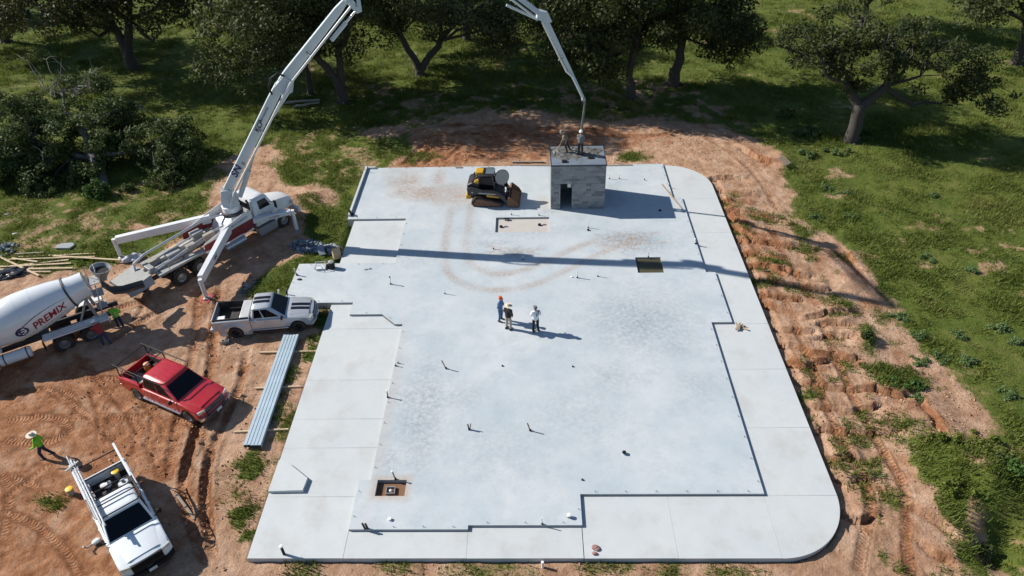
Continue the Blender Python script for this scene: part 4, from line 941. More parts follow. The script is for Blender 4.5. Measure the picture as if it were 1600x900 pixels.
for s in (1, -1):
    mb = MB(); secs = []
    for a in np.linspace(.1, PI-.1, 11):
        r1, r2 = .62, .70; secs.append([(7.35+r1*math.cos(a), s*.74, .54+r1*math.sin(a)), (7.35+r1*math.cos(a), s*1.24, .54+r1*math.sin(a)), (7.35+r2*math.cos(a), s*1.20, .54+r2*math.sin(a)), (7.35+r2*math.cos(a), s*.74, .54+r2*math.sin(a))])
    mb.loft(secs); mb.build('front_fender', wp, pt, smooth=True, angle=40)
    mb = MB(); mb.bar((6.65, s*1.05, 2.35), (6.85, s*1.42, 2.40), .04, .04); mb.box((6.85, s*1.45, 2.2), (.08, .22, .55)); mb.build('mirror', BLACK(), pt, bevel=.02)
    mb = MB(); mb.tube([(5.2, s*.95, 1.0), (5.2, s*.95, 2.9), (5.12, s*.95, 3.15)], .075, 10); mb.build('exhaust_stack', dk, pt, smooth=True)
    mb = MB(); mb.box((6.05, s*1.02, .62), (1.5, .42, .50)); mb.box((6.05, s*1.18, .38), (1.4, .24, .06)); mb.build('step_box', gs, pt, bevel=.03)
    mb = MB(); mb.tube([(2.75, s*.98, .68), (4.25, s*.98, .68)], .30, 16); mb.build('fuel_tank', pm('tank_steel', (.34, .37, .40), .3, .7), pt, smooth=True, angle=50)
    # painted side panel: white wedge above, dark red below
    y0 = s*1.22
    mb = MB(); mb.prism([(1.35, 1.80), (5.10, 1.92), (5.10, 2.50), (4.55, 2.56), (1.35, 1.88)], 'y', y0-.03*s, y0); pn = mb.build('side_panel', wp, pt)
    mb = MB(); mb.prism([(1.35, 1.80), (5.10, 1.92), (4.95, 1.22), (4.35, 1.16), (3.9, 1.22), (1.75, 1.08), (1.30, 1.30)], 'y', y0-.03*s, y0+.002*s); mb.build('red_panel', pm('dark_red', (.17, .013, .022), .45, var=.2, dust=.15), pn)
    mb = MB(); mb.prism([(1.30, 1.36), (2.25, 1.28), (2.5, 1.12), (1.75, 1.07), (1.30, 1.22)], 'y', y0-.03*s, y0+.006*s); mb.build('white_flash', wp, pn)
    if s < 0: lettering('CONCRETE PUMPING', .17, Matrix.Translation((3.85, y0-.004, 2.10)) @ Matrix.Rotation(math.radians(8), 4, 'Y').inverted() @ Matrix.Rotation(PI/2, 4, 'X'), BLUEP, pn, xs=1.1)
    mb = MB(); mb.box((.6, s*.90, 1.36), (5.0, .44, .05)); mb.box((.6, s*1.11, 1.31), (5.0, .03, .14)); mb.build('deck_plate', pm('deck', (.30, .31, .30), .8, .2, var=.3, scale=3, dust=.5, dustcol=(.42, .38, .32)), pt)
    mb = MB(); mb.box((0, s*.70, 1.12), (2.6, .40, .03)); mb.build('mudguard', gs, pt)
lettering('UA', .34, Matrix.Translation((6.30, -1.058, 1.42)) @ Matrix.Rotation(PI/2, 4, 'X'), BLUEP, cab, shear=.3, xs=1.7)
# pedestal, slewing ring, turret
mb = MB(); mb.loft([[(3.1, -1.05, .95), (5.1, -1.05, .95), (5.1, 1.05, .95), (3.1, 1.05, .95)], [(3.5, -.85, 1.9), (5.05, -.85, 1.9), (5.05, .85, 1.9), (3.5, .85, 1.9)], [(4.0, -.55, 2.25), (5.0, -.55, 2.25), (5.0, .55, 2.25), (4.0, .55, 2.25)]]); mb.build('pedestal', wp, pt, bevel=.02)
TX = 4.5
mb = MB(TR((TX, 0, 0))); mb.lathe([(.70, 2.24), (.70, 2.42), (.60, 2.44)], 28); mb.build('slewing_ring', dk, pt, smooth=True, angle=40)
mb = MB(TR((TX, 0, 0))); mb.lathe([(.58, 2.43), (.58, 2.80), (.40, 2.95), (.34, 3.3)], 24); mb.build('turret', wp, pt, smooth=True, angle=40)
# ---- boom: worked out in the vertical plane turret -> building roof
BT = Vector((-19.79, 40.59)); BE = Vector((3.409, 45.098)); BD = (BE-BT).normalized(); BN = Vector((-BD.y, BD.x))
def BP(u, h, side=0.0): return PMI @ Vector((BT.x+BD.x*u+BN.x*side, BT.y+BD.y*u+BN.y*side, h))
def beam(name, a, b, d0, d1, w0, w1, mat, par=None, chamfer=0.0, off=0.0):
    """tapered box section from (u,h) a to b; d = depth in the boom plane, w = width across"""
    ax = Vector((b[0]-a[0], b[1]-a[1])); L = ax.length; ax.normalize(); nn = Vector((-ax.y, ax.x)); mb = MB(); secs = []
    for t, dd, ww, sh in ((0, d0*(1-chamfer), w0, chamfer*d0*.3), (.12, d0, w0, 0), (.88, d0*.12+d1*.88, w0*.12+w1*.88, 0), (1, d1*(1-chamfer), w1, 0)):
        c = Vector(a)+ax*(L*t)+nn*(off+sh)
        secs.append([BP(*(c-nn*dd/2), -ww/2), BP(*(c+nn*dd/2), -ww/2), BP(*(c+nn*dd/2), ww/2), BP(*(c-nn*dd/2), ww/2)])
    mb.loft(secs); return mb.build(name, mat, par or pt, bevel=.02, seg=1)
mb = MB(); mb.prism([(-.42, 2.85), (.50, 2.85), (.62, 3.3), (.30, 4.05), (-.25, 4.05), (-.42, 3.4)], 'y', -.36, -.29); mb.prism([(-.42, 2.85), (.50, 2.85), (.62, 3.3), (.30, 4.05), (-.25, 4.05), (-.42, 3.4)], 'y', .29, .36)
o = mb.build('turret_cheeks', bw, pt, bevel=.015, seg=1); o.matrix_local = Matrix.Translation(PMI @ Vector((BT.x, BT.y, .0))) @ Matrix.Rotation(math.atan2(BD.y, BD.x)-PUMP_H, 4, 'Z')
o.location.z = -PUMP_O.z*0
S1 = ((.05, 3.45), (4.85, 10.15)); S2 = ((5.0, 10.30), (9.55, 14.75)); S3 = ((9.70, 15.10), (9.20, 22.40)); S4 = ((9.30, 22.45), (21.0, 12.95)); S5 = ((21.15, 12.75), (23.72, 7.5))
b1 = beam('boom_section', *S1, .56, .58, .46, .44, bw, chamfer=.1)
b2 = beam('boom_section', *S2, .58, .42, .42, .36, bw, chamfer=.35)
b3 = beam('boom_section', *S3, .48, .44, .42, .40, bw); b4 = beam('boom_section', *S4, .34, .28, .30, .26, bw); b5 = beam('boom_section', *S5, .30, .16, .28, .18, bw)
def inplane(par, name, poly, w, mat=None, side=0.0):
    mb = MB(); a = [BP(u, h, side-w/2) for u, h in poly]; c = [BP(u, h, side+w/2) for u, h in poly]; k = len(poly)
    mb.add(a+c, [list(range(k)), list(range(k, 2*k))[::-1]]+[(i, (i+1) % k, k+(i+1) % k, k+i) for i in range(k)]); return mb.build(name, mat or bw, par, bevel=.01, seg=1)
inplane(b1, 'knuckle_plate', [(4.55, 10.15), (5.2, 10.75), (5.75, 10.35), (5.55, 9.75), (4.9, 9.55)], .66)
inplane(b2, 'knuckle_plate', [(9.45, 14.75), (10.05, 14.0), (10.35, 14.1), (10.35, 15.5), (10.15, 15.5), (10.12, 14.35), (9.75, 14.95)], .48)
inplane(b4, 'knuckle_plate', [(20.7, 13.35), (21.3, 13.15), (21.55, 12.6), (21.2, 12.5), (20.6, 12.85)], .40)
def btube(name, par, pts, r, side, mat, n=8):
    mb = MB(); mb.tube([BP(u, h, side) for u, h in pts], r, n); return mb.build(name, mat, par, smooth=True, angle=50)
rod = CHROME()
btube('lift_cylinder', pt, [(.75, 2.95), (1.75, 4.75)], .16, 0, bw, 14); btube('cylinder_rod', pt, [(1.7, 4.65), (2.35, 5.9)], .09, 0, rod, 10)
btube('knuckle_cylinder', b1, [(4.0, 8.2), (5.35, 9.75)], .10, .0, bw, 12); btube('knuckle_cylinder', b2, [(8.35, 12.55), (9.35, 13.5)], .13, .0, bw, 12); btube('cylinder_rod', b2, [(9.3, 13.45), (10.0, 14.1)], .07, 0, rod, 10)
btube('knuckle_cylinder', b4, [(18.8, 13.75), (20.7, 12.75)], .08, 0, bw, 10)
# delivery pipe along the camera side of every section
pipe_m = pm('delivery_pipe', (.66, .67, .67), .4, .2, var=.12, dust=.2)
def off_line(S, t0, t1, d):
    a, b = Vector(S[0]), Vector(S[1]); ax = (b-a).normalized(); nn = Vector((-ax.y, ax.x)); return [tuple(a.lerp(b, t0)+nn*d), tuple(a.lerp(b, t1)+nn*d)]
p1 = off_line(S1, .04, .97, -.40); btube('delivery_pipe', b1, p1, .07, -.56, pipe_m); btube('riser_pipe', b1, [(.1, 2.6), p1[0]], .07, -.52, pipe_m)
p2 = off_line(S2, .06, 1.0, -.34); btube('delivery_pipe', b2, [(4.95, 9.6), (5.25, 9.95)]+p2, .07, -.50, pipe_m)
p3 = off_line(S3, 0, 1, -.3); btube('delivery_pipe', b3, p3, .075, -.34, pipe_m)
p4 = off_line(S4, 0.02, .97, -.30); btube('delivery_pipe', b4, p4, .07, -.28, pipe_m)
p5 = off_line(S5, .0, .62, -.24); btube('delivery_pipe', b5, p5+off_line(S5, .70, .99, -.06), .07, -.16, pipe_m)
hose_m = pm('hose_rubber', (.10, .10, .10), .6, var=.2, dust=.3, dustcol=(.3, .29, .27))
btube('end_hose', pt, [(23.72, 7.45), (23.86, 7.1), (23.80, 6.4), (23.70, 5.4), (23.62, 4.4), (23.55, 3.62)], .075, 0, hose_m, 10)
mb = MB(); mb.ball(BP(23.75, 7.35), .16, 10, 8, (1, 1, 1)); mb.build('tip_elbow', gs, pt, smooth=True)
btube('hose_loop', b1, [(4.35, 9.75), (4.25, 10.2), (4.5, 10.75), (4.95, 11.0), (5.3, 10.8)], .06, -.36, BLACK())
for S, ts in ((S1, (.30, .62)), (S2, (.40,)), (S4, (.5, .85)), (S5, (.45,))):
    for t in ts:
        a = off_line(S, t, t+.02, -.40); mb = MB(); p = BP(*a[0], -.54 if S in (S1, S2) else -.3); p2_ = BP(*off_line(S, t, t+.02, 0)[0], -.2); mb.bar(p, p2_, .06, .08); mb.build('pipe_clamp', gs, pt)
def face_M(S, t, d, side):
    a, b = Vector(S[0]), Vector(S[1]); ax = (b-a).normalized(); nn = Vector((-ax.y, ax.x)); c = a.lerp(b, t)+nn*d
    o_ = BP(c.x, c.y, side); x = (BP(c.x+ax.x, c.y+ax.y, side)-o_); y = (BP(c.x+nn.x, c.y+nn.y, side)-o_); z = x.cross(y)
    return Matrix(((x.x, y.x, z.x, o_.x), (x.y, y.y, z.y, o_.y), (x.z, y.z, z.z, o_.z), (0, 0, 0, 1)))
ltr = pm('letter_dark', (.02, .022, .03), .5)
lettering('KCP', .42, face_M(S1, .64, .02, -.245), ltr, b1, shear=.2); lettering('HEAVY INDUSTRIES', .13, face_M(S1, .745, .05, -.245), ltr, b1)
lettering('SN', .62, face_M(S1, .21, .04, -.262), BLUEP, b1, shear=.25, xs=1.1)
# ---- outriggers
def outrigger(a, b, foot, w0, w1, txt=None, pad=True):
    L0 = Vector(a); L1 = Vector(b); mb = MB(); ax = (L1-L0).normalized(); sd = Vector((-ax.y, ax.x, 0)).normalized(); up = Vector((0, 0, 1)); secs = []
    for t, ww, hh in ((0, .38, w0), (.5, .36, (w0+w1)/2), (1, .34, w1)):
        c = L0.lerp(L1, t); secs.append([c-sd*ww/2-up*hh/2, c+sd*ww/2-up*hh/2, c+sd*ww/2+up*hh/2, c-sd*ww/2+up*hh/2])
    mb.loft(secs); og = mb.build('outrigger', wp, pt, bevel=.02, seg=1)
    mb = MB(); mb.tube([(foot[0], foot[1], L1.z+.1), (foot[0], foot[1], .28)], .13, 12); mb.build('jack_leg', wp, og, smooth=True)
    mb = MB(); mb.tube([(foot[0], foot[1], .30), (foot[0], foot[1], .10)], .08, 10); mb.lathe([(.22, .06), (.20, .10), (.08, .14)], 14, TR((foot[0], foot[1], 0))); mb.build('jack_foot', gs, og, smooth=True)
    if pad:
        mb = MB(); mb.box((0, 0, .03), (.85, .60, .06)); p = mb.build('jack_pad', pm('pad_red', (.40, .045, .045), .6, var=.2, dust=.3), pt, bevel=.01); p.location = (foot[0], foot[1], -.0); p.rotation_euler = (0, 0, .5)
    if txt:
        s_, tx, tt, mt, k = txt
        c = L0.lerp(L1, tt)+sd*(.18*k)+Vector((0, 0, .0)); x = ax*(1 if k < 0 else -1); z = sd*k; y = z.cross(x)
        M = Matrix(((x.x, y.x, z.x, c.x), (x.y, y.y, z.y, c.y), (x.z, y.z, z.z, c.z), (0, 0, 0, 1)))
        lettering(tx, s_, M @ Matrix.Translation((0, 0, .012)), mt, og, shear=.2)
    return og
outrigger((3.4, -1.0, 1.98), (-.62, -3.55, 1.42), (-.75, -3.68), .56, .50, (.34, 'SN', .60, BLUEP, 1))
outrigger((3.4, 1.0, 1.98), (-1.35, 4.70, 1.45), (-1.46, 4.80), .56, .50, (.22, 'CAUTION', .62, REDL, -1), pad=False)
outrigger((5.15, -1.05, 1.62), (7.25, -2.40, 1.70), (7.35, -2.46), .34, .30, (.16, 'CAUTION', .55, REDL, -1))
outrigger((5.15, 1.05, 1.62), (7.25, 2.40, 1.70), (7.35, 2.46), .34, .30)
# ---- pump gear on the deck
for s in (.28, -.28):
    mb = MB(); mb.tube([(-2.3, s, 1.30), (2.4, s, 1.62)], .15, 14); mb.build('pumping_cylinder', pm('cyl_pale', (.50, .49, .45), .6, var=.2, dust=.3), pt, smooth=True, angle=50)
for pts, r in (([(-2.8, 0, 1.0), (-2.4, .55, 1.9), (-1.6, .62, 2.1), (2.5, .62, 2.35), (3.4, .4, 2.3), (4.2, 0, 2.3)], .075), ([(-1.9, -.55, 1.4), (2.6, -.5, 2.0), (3.4, -.4, 1.9)], .06), ([(-1.2, .1, 1.75), (2.2, .12, 2.05)], .04)):
    mb = MB(); mb.tube(pts, r, 9); mb.build('deck_pipe', pm('pipe_grey', (.45, .46, .45), .5, .2, var=.2), pt, smooth=True)
for k, (c, d, m_) in enumerate((((-.2, 0, 1.62), (.9, .62, .30), gs), ((.9, -.35, 1.65), (.6, .35, .40), tan_p), ((1.8, .3, 1.85), (.7, .55, .42), gs), ((2.2, -.5, 1.72), (.75, .30, .62), tan_p), ((-1.3, .35, 1.55), (.7, .35, .25), tan_p), ((-1.9, -.1, 1.5), (.35, .9, .42), gs), ((.2, .45, 1.58), (.5, .28, .34), WOOD()))):
    mb = MB(); mb.box(c, d); mb.build(('valve_block', 'control_box', 'oil_tank', 'cooler_box', 'junction_box', 'bulkhead', 'tool_crate')[k], m_, pt, bevel=.03)
for x in (-2.2, -1.0, .2, 1.4):
    mb = MB(); mb.box((x, 0, 1.40), (.08, 1.5, .10)); mb.build('cross_member', gs, pt)
for s in (1, -1):
    mb = MB(); mb.tube([(-1.95, s*1.2, 1.2), (-1.95, s*1.2, 2.0), (-1.2, s*1.2, 2.0), (-1.2, s*1.2, 1.25)], .02, 6); mb.build('hand_rail', gs, pt)
for k in range(4):      # struts between turret base and the side leg
    mb = MB(); mb.bar((4.1-.05*k, -.45-.10*k*.6, 2.2), (3.15+.10*k, -.95-.06*k, 1.9), .05, .06); mb.build('brace', wp, pt)
# ---- hopper with its tilted splash cover and dark apron
mb = MB(); mb.loft([[(-3.5, -.55, .55), (-2.5, -.55, .55), (-2.5, .55, .55), (-3.5, .55, .55)], [(-4.0, -1.0, 1.25), (-2.35, -1.0, 1.25), (-2.35, 1.0, 1.25), (-4.0, 1.0, 1.25)]], cap=True); mb.build('hopper', dk, pt, bevel=.02)
mb = MB(); mb.prism([(-3.9, 1.28), (-2.3, 1.55), (-2.3, 1.60), (-3.9, 1.33)], 'y', -.95, .95); mb.build('hopper_cover', pm('cover_grey', (.33, .33, .31), .85, var=.25, dust=.4, dustcol=(.42, .40, .36)), pt, bevel=.01)
for s in (1, -1):
    mb = MB(); mb.add([(-3.95, s*.97, 1.30), (-2.3, s*.97, 1.58), (-2.3, s*1.22, 1.10), (-3.9, s*1.22, 1.02), (-3.95, s*.95, 1.27), (-2.3, s*.95, 1.55), (-2.3, s*1.19, 1.08), (-3.9, s*1.19, 1.0)], [(0, 1, 2, 3), (7, 6, 5, 4), (0, 4, 5, 1), (1, 5, 6, 2), (2, 6, 7, 3), (3, 7, 4, 0)]); mb.build('hopper_flap', gs, pt)
mb = MB()
for s in (.75, -.75): mb.tube([(-2.6, s, 1.0), (-2.9, s*1.1, .32)], .10, 10)
mb.box((-2.75, 0, .42), (.25, 1.6, .2)); mb.build('rear_underrun', dk, pt)

# ================================================================== mixer truck
MIX_O = Vector((-26.32, 31.00, -0.42)); MIX_H = math.radians(214.0)
mt_ = thing('mixer_truck', 'white concrete mixer truck with red and blue lettering on its drum', 'mixer truck', MIX_O, MIX_H)
for x in (.70, -.70, 5.9):
    for s in (1, -1):
        wheel(mt_, x, s*1.06, .53, .32, pm('rim_dim', (.20, .20, .21), .55, .4, var=.2, dust=.3)); 
        if x < 3: wheel(mt_, x, s*.72, .53, .3, dk)
mb = MB()
for s in (1, -1): mb.box((2.3, s*.42, .98), (9.6, .10, .30))
for x in (.7, -.7, 5.9): mb.tube([(x, -1, .53), (x, 1, .53)], .1)
mb.box((1.8, 0, 1.05), (1.2, .8, .12)); mb.build('chassis', dk, mt_)
# drum
DF, DR = Vector((4.55, 0, 2.02)), Vector((-1.55, 0, 3.10)); DA = (DR-DF); DL = DA.length; DMX = AXIS(DF, DR)
prof = [(0.10, 0), (.66, .02), (.78, .10), (1.02, .75), (1.17, 1.45), (1.25, 2.0), (1.25, 2.75), (1.17, 3.55), (1.02, 4.5), (.86, 5.15), (.76, 5.6), (.72, DL), (.50, DL), (.46, DL-.3), (.05, DL-.6)]
def drum_r(t):
    for (r0, t0), (r1, t1) in zip(prof[:12][:-1], prof[:12][1:]):
        if t0 <= t <= t1: return r0+(r1-r0)*(t-t0)/max(1e-6, t1-t0)
    return prof[11][0]
drum_m = pm('drum_paint', (0.70, 0.72, 0.74), 0.22, var=.05, scale=1.2, coat=.6, dust=.18, dustcol=(.46, .42, .38))
mb = MB(DMX); mb.lathe(prof, 48); drum = mb.build('drum', drum_m, mt_, smooth=True, angle=25)
for tt, w, ex in ((5.18, .10, .035), (1.45, .015, .006), (2.75, .015, .006), (3.55, .015, .006)):
    mb = MB(DMX); r_ = drum_r(tt)+ex; mb.lathe([(r_-.05, tt-w/2), (r_, tt-w/2), (r_, tt+w/2), (r_-.05, tt+w/2)], 40, closed=True); mb.build('drum_band', dk if w > .05 else drum_m, drum, smooth=True, angle=30)
# which way is the camera side (+y) and up on the turned drum: angle measured in the drum's local frame
def on_drum(a, s, off):     # a along the axis from its front end, s arc length up from the side facing +y
    r = drum_r(a)+off; ang = s/1.2
    side = Vector((0, 1, 0)); ax = DA.normalized(); upv = ax.cross(side)*-1
    if upv.z < 0: upv = -upv
    return DF+ax*a+side*(r*math.cos(ang))+upv*(r*math.sin(ang))
def drum_decal(me, a0, s0, rot, mat, off=.012):
    bm = bmesh.new(); bm.from_mesh(me); bmesh.ops.triangulate(bm, faces=bm.faces)
    for _ in range(2):
        ed = [e for e in bm.edges if e.calc_length() > .10]
        if ed: bmesh.ops.subdivide_edges(bm, edges=ed, cuts=1); bmesh.ops.triangulate(bm, faces=bm.faces)
    c, s = math.cos(rot), math.sin(rot)
    for v in bm.verts:
        x, y = v.co.x*c-v.co.y*s, v.co.x*s+v.co.y*c; v.co = on_drum(a0+x, s0+y, off)
    me2 = bpy.data.meshes.new('lettering'); bm.to_mesh(me2); bm.free(); me2.materials.append(mat); return me2
tm = text_mesh('PREMIX', .64, .35)
for v in tm.vertices: v.co.x *= .88
A0, S0, RT_ = 3.55, -.16, .12
o = bpy.data.objects.new('lettering', drum_decal(tm, A0+.28, S0-.03, RT_, REDL)); link(o, drum)
def poly_mesh(polys):
    me = bpy.data.meshes.new('mark'); vs = []; fs = []
    for p in polys: b = len(vs); vs += [(x, y, 0) for x, y in p]; fs.append(list(range(b, b+len(p))))
    me.from_pydata(vs, [], fs); return me
# swoosh ring (thin at the far end) and swirl disc
def crescent(cx, cy, rx, ry, a0, a1, w0, w1, k=26):
    P = []; Q = []
    for i in range(k+1):
        a = a0+(a1-a0)*i/k; w = w0+(w1-w0)*i/k; P.append((cx+rx*math.cos(a), cy+ry*math.sin(a))); Q.append((cx+(rx-w)*math.cos(a), cy+(ry-w)*math.sin(a)))
    return [[P[i], P[i+1], Q[i+1], Q[i]] for i in range(k)]
o = bpy.data.objects.new('emblem', drum_decal(poly_mesh(crescent(.30, .0, 1.75, .46, .55, PI+.55, .015, .075)), A0-.05, S0, RT_, BLUEP)); link(o, drum)
sw = crescent(0, 0, .34, .27, PI*.15, PI*1.35, .05, .15)+crescent(0, 0, .34, .27, PI*1.25, PI*2.2, .04, .13)+crescent(.0, .0, .15, .12, 0, PI*1.7, .05, .09)
o = bpy.data.objects.new('emblem', drum_decal(poly_mesh(sw), A0-1.18, S0-.06, RT_, BLUEP, .014)); link(o, drum)
mk_ = [[(.30, .06), (.9, .06), (.9, .10), (.30, .10)]]
o = bpy.data.objects.new('emblem', drum_decal(poly_mesh([[(-.75, -.50), (.9, -.50), (.9, -.475), (-.75, -.475)]]), A0+.28, S0+.02, RT_, BLUEP)); link(o, drum)
# front stand, rear stand with rollers, hopper, chute, ladder and platform
mb = MB(); mb.loft([[(4.4, -.85, 1.1), (5.0, -.85, 1.1), (5.0, .85, 1.1), (4.4, .85, 1.1)], [(4.55, -.45, 2.4), (4.8, -.45, 2.4), (4.8, .45, 2.4), (4.55, .45, 2.4)]]); mb.build('front_stand', wp, mt_, bevel=.03)
mb = MB()
for s in (1, -1): mb.bar((-1.35, s*.75, 1.1), (-1.15, s*.62, 2.55), .10, .16); mb.bar((-.35, s*.75, 1.1), (-1.1, s*.66, 2.4), .08, .10)
mb.bar((-1.2, -.7, 2.35), (-1.2, .7, 2.35), .12, .12); mb.build('rear_stand', gs, mt_, bevel=.01)
HM = TR((-1.78, 0, 0), ry=-.18) @ Matrix.Diagonal((.85, 1, 1, 1))
mb = MB(HM); mb.lathe([(.26, 3.10), (.34, 3.30), (.62, 3.82), (.645, 3.83), (.645, 3.86), (.60, 3.86), (.50, 3.64)], 24); hp = mb.build('charge_hopper', gs, mt_, smooth=True, angle=40)
mb = MB(HM); mb.lathe([(.50, 3.645), (.49, 3.65)], 20); mb.build('hopper_mouth', pm('mouth_dark', (.02, .02, .02), .9), hp)
mb = MB(); secs = []
for x, y, z, w in ((-2.15, 0, 2.75, .45), (-2.55, .0, 2.0, .35), (-3.1, -.1, 1.75, .32), (-4.2, -.45, 1.50, .28)):
    secs.append([(x, y-w, z+.22), (x, y-w*.6, z), (x, y+w*.6, z), (x, y+w, z+.22), (x, y+w*.55, z-.05), (x, y-w*.55, z-.05)])
mb.loft(secs); mb.build('discharge_chute', dk, mt_, smooth=True, angle=40)
mb = MB()
for s in (.62, 1.05): mb.bar((-1.55, s, .9), (-1.95, s, 3.5), .05, .06)
for k in range(9): z = 1.1+k*.28; mb.bar((-1.58-.042*k, .62, z), (-1.58-.042*k, 1.05, z), .04, .03)
mb.build('ladder', pm('ladder_grey', (.42, .43, .44), .6, .3, dust=.3), mt_)
for z, w in ((3.45, .9), (2.6, .8), (1.75, .7)):
    mb = MB(); mb.box((-1.95+.1*(3.45-z), .45, z), (.55, w, .04)); mb.build('platform', gs, mt_)
mb = MB()
for y in (.05, .9): mb.tube([(-2.2, y, 3.45), (-2.2, y, 4.2), (-1.7, y, 4.2), (-1.7, y, 3.45)], .02, 6)
mb.tube([(-2.2, .05, 4.2), (-2.2, .9, 4.2)], .02, 6); mb.build('guard_rail', gs, mt_)
for s in (1, -1):
    mb = MB(); mb.box((-.15, s*1.05, 1.30), (3.35, .56, .04)); mb.box((-.15, s*1.32, 1.25), (3.35, .02, .14)); mb.box((-1.83, s*1.05, 1.12), (.03, .56, .35)); mb.build('fender', wp, mt_, bevel=.01, seg=1)
    mb = MB(); mb.box((1.62, s*1.05, .80), (.03, .5, .6)); mb.build('mud_flap', BLACK(), mt_)
mb = MB(); mb.tube([(2.25, 1.12, .82), (2.30, 1.12, .82), (3.75, 1.12, .82), (3.80, 1.12, .82)], [.26, .31, .31, .26], 20); wt_ = mb.build('water_tank', wp, mt_, smooth=True, angle=40)
for x in (2.45, 3.55):
    mb = MB(); mb.tube([(x-.03, 1.12, .82), (x+.03, 1.12, .82)], .322, 20); mb.build('tank_strap', dk, wt_, smooth=True, angle=40)
mb = MB(); mb.box((4.15, 1.1, .78), (.45, .55, .7)); mb.build('battery_box', wp, mt_, bevel=.03)
mb = MB(); mb.box((4.2, 0, 1.28), (1.4, 2.2, .06)); mb.prism([(3.7, 1.3), (4.9, 1.3), (4.7, 1.95), (4.2, 1.75)], 'y', .75, .80); mb.build('front_deck', wp, mt_, bevel=.01)
heavy_cab(mt_, 5.0, 6.5, 1.05, 1.0, 2.9, 1.5, 1.9, wp)
# ================================================================== compact track loader
LO = Vector((-2.95, 44.85, 0.0)); LH = math.radians(-4.0)
ld = thing('track_loader', 'black and yellow compact track loader with muddy bucket beside the block room', 'loader', LO, LH); ld.scale = (1.14, 1.10, 1.10)
yel = pm('loader_yellow', (.55, .30, .012), .45, var=.15, dust=.2); ldk = pm('loader_black', (.022, .023, .027), .4, var=.2, dust=.10); rus = pm('muddy_steel', (.17, .085, .05), .85, var=.4, scale=5, bump=.4, dust=.3)
for s in (1, -1):
    y0, y1 = s*.55, s*.97
    outer = [(-1.02, .10), (-.85, 0), (.62, 0), (.88, .13), (.86, .28), (-.55, .66), (-.80, .62), (-1.02, .35)]
    mb = MB(); mb.prism(outer, 'y', y0, y1); tr = mb.build('track', pm('track_rubber', (.030, .026, .023), .9, var=.3, dust=.6, dustcol=(.22, .12, .07)), ld, bevel=.05)
    mb = MB(); P = outer+outer[:1]
    for a, b in zip(P[:-1], P[1:]):
        L_ = math.hypot(b[0]-a[0], b[1]-a[1]); k = max(1, int(L_/.12))
        for i in range(k):
            t = (i+.5)/k; mb.bar((a[0]+(b[0]-a[0])*t, y0, a[1]+(b[1]-a[1])*t+.0), (a[0]+(b[0]-a[0])*t, y1, a[1]+(b[1]-a[1])*t+.0), .05, .045)
    for v in range(len(mb.v)): mb.v[v] = (mb.v[v][0], mb.v[v][1], max(mb.v[v][2], .002))
    mb.build('tread_lugs', pm('track_rubber', (.03, .026, .023)), tr)
    mb = MB(); mb.prism([(-.9, .14), (-.7, .09), (.55, .09), (.74, .17), (.70, .24), (-.52, .54), (-.74, .50)], 'y', y1-.06*s, y1+.012*s); mb.build('track_frame', rus, tr)
    for x in (-.62, -.3, .02, .34, .62):
        mb = MB(TR((x, y1, .15), rx=-s*PI/2)); mb.lathe([(.10, -.02), (.10, .035), (.04, .045)], 14); mb.build('roller', rus, tr, smooth=True, angle=40)
    # lift arm: rear tower, sloping boom, drop to bucket
    arm = [(-1.28, 1.30), (-1.22, .88), (.05, .86), (.68, .74), (1.12, .28), (1.26, .30), (1.02, .80), (.55, 1.06), (-.35, 1.18), (-1.0, 1.36)]
    mb = MB(); mb.prism(arm, 'y', s*.80, s*.95); la = mb.build('lift_arm', ldk, ld, bevel=.025)
    if s < 0:
        mb = MB(); mb.prism([(-.55, .98), (.50, .90), (.48, .95), (-.55, 1.03)], 'y', s*.955, s*.957); mb.build('arm_stripe', pm('stripe_pale', (.5, .5, .46), .5), la)
        mb = MB(); mb.prism([(-1.02, 1.02), (-.88, .99), (-.90, 1.05), (-.98, 1.08)], 'y', s*.955, s*.957); mb.build('arm_badge', pm('stripe_pale', (.5, .5, .46), .5), la)
    mb = MB(); mb.prism([(-.10, .62), (.72, .56), (.60, .82), (-.10, .86)], 'y', s*.62, s*.80); mb.build('side_cover', yel, ld, bevel=.02)
    mb = MB(); mb.tube([(-.9, s*.72, .8), (.2, s*.72, 1.05)], .05); mb.build('lift_cylinder', ldk, ld)
mb = MB(); mb.prism([(-1.05, .40), (.85, .32), (.95, .70), (.2, .95), (-1.15, .95)], 'y', -.58, .58); mb.build('hull', ldk, ld, bevel=.04)
mb = MB(); mb.prism([(-1.32, .62), (-.75, .62), (-.55, 1.45), (-.95, 1.58), (-1.30, 1.40)], 'y', -.66, .66); eng = mb.build('engine_cover', ldk, ld, bevel=.08, seg=3)
mb = MB(); mb.box((-1.25, 0, .48), (.35, 1.2, .30)); mb.box((-1.05, 0, .40), (.5, 1.0, .16)); mb.build('counterweight', yel, ld, bevel=.05)
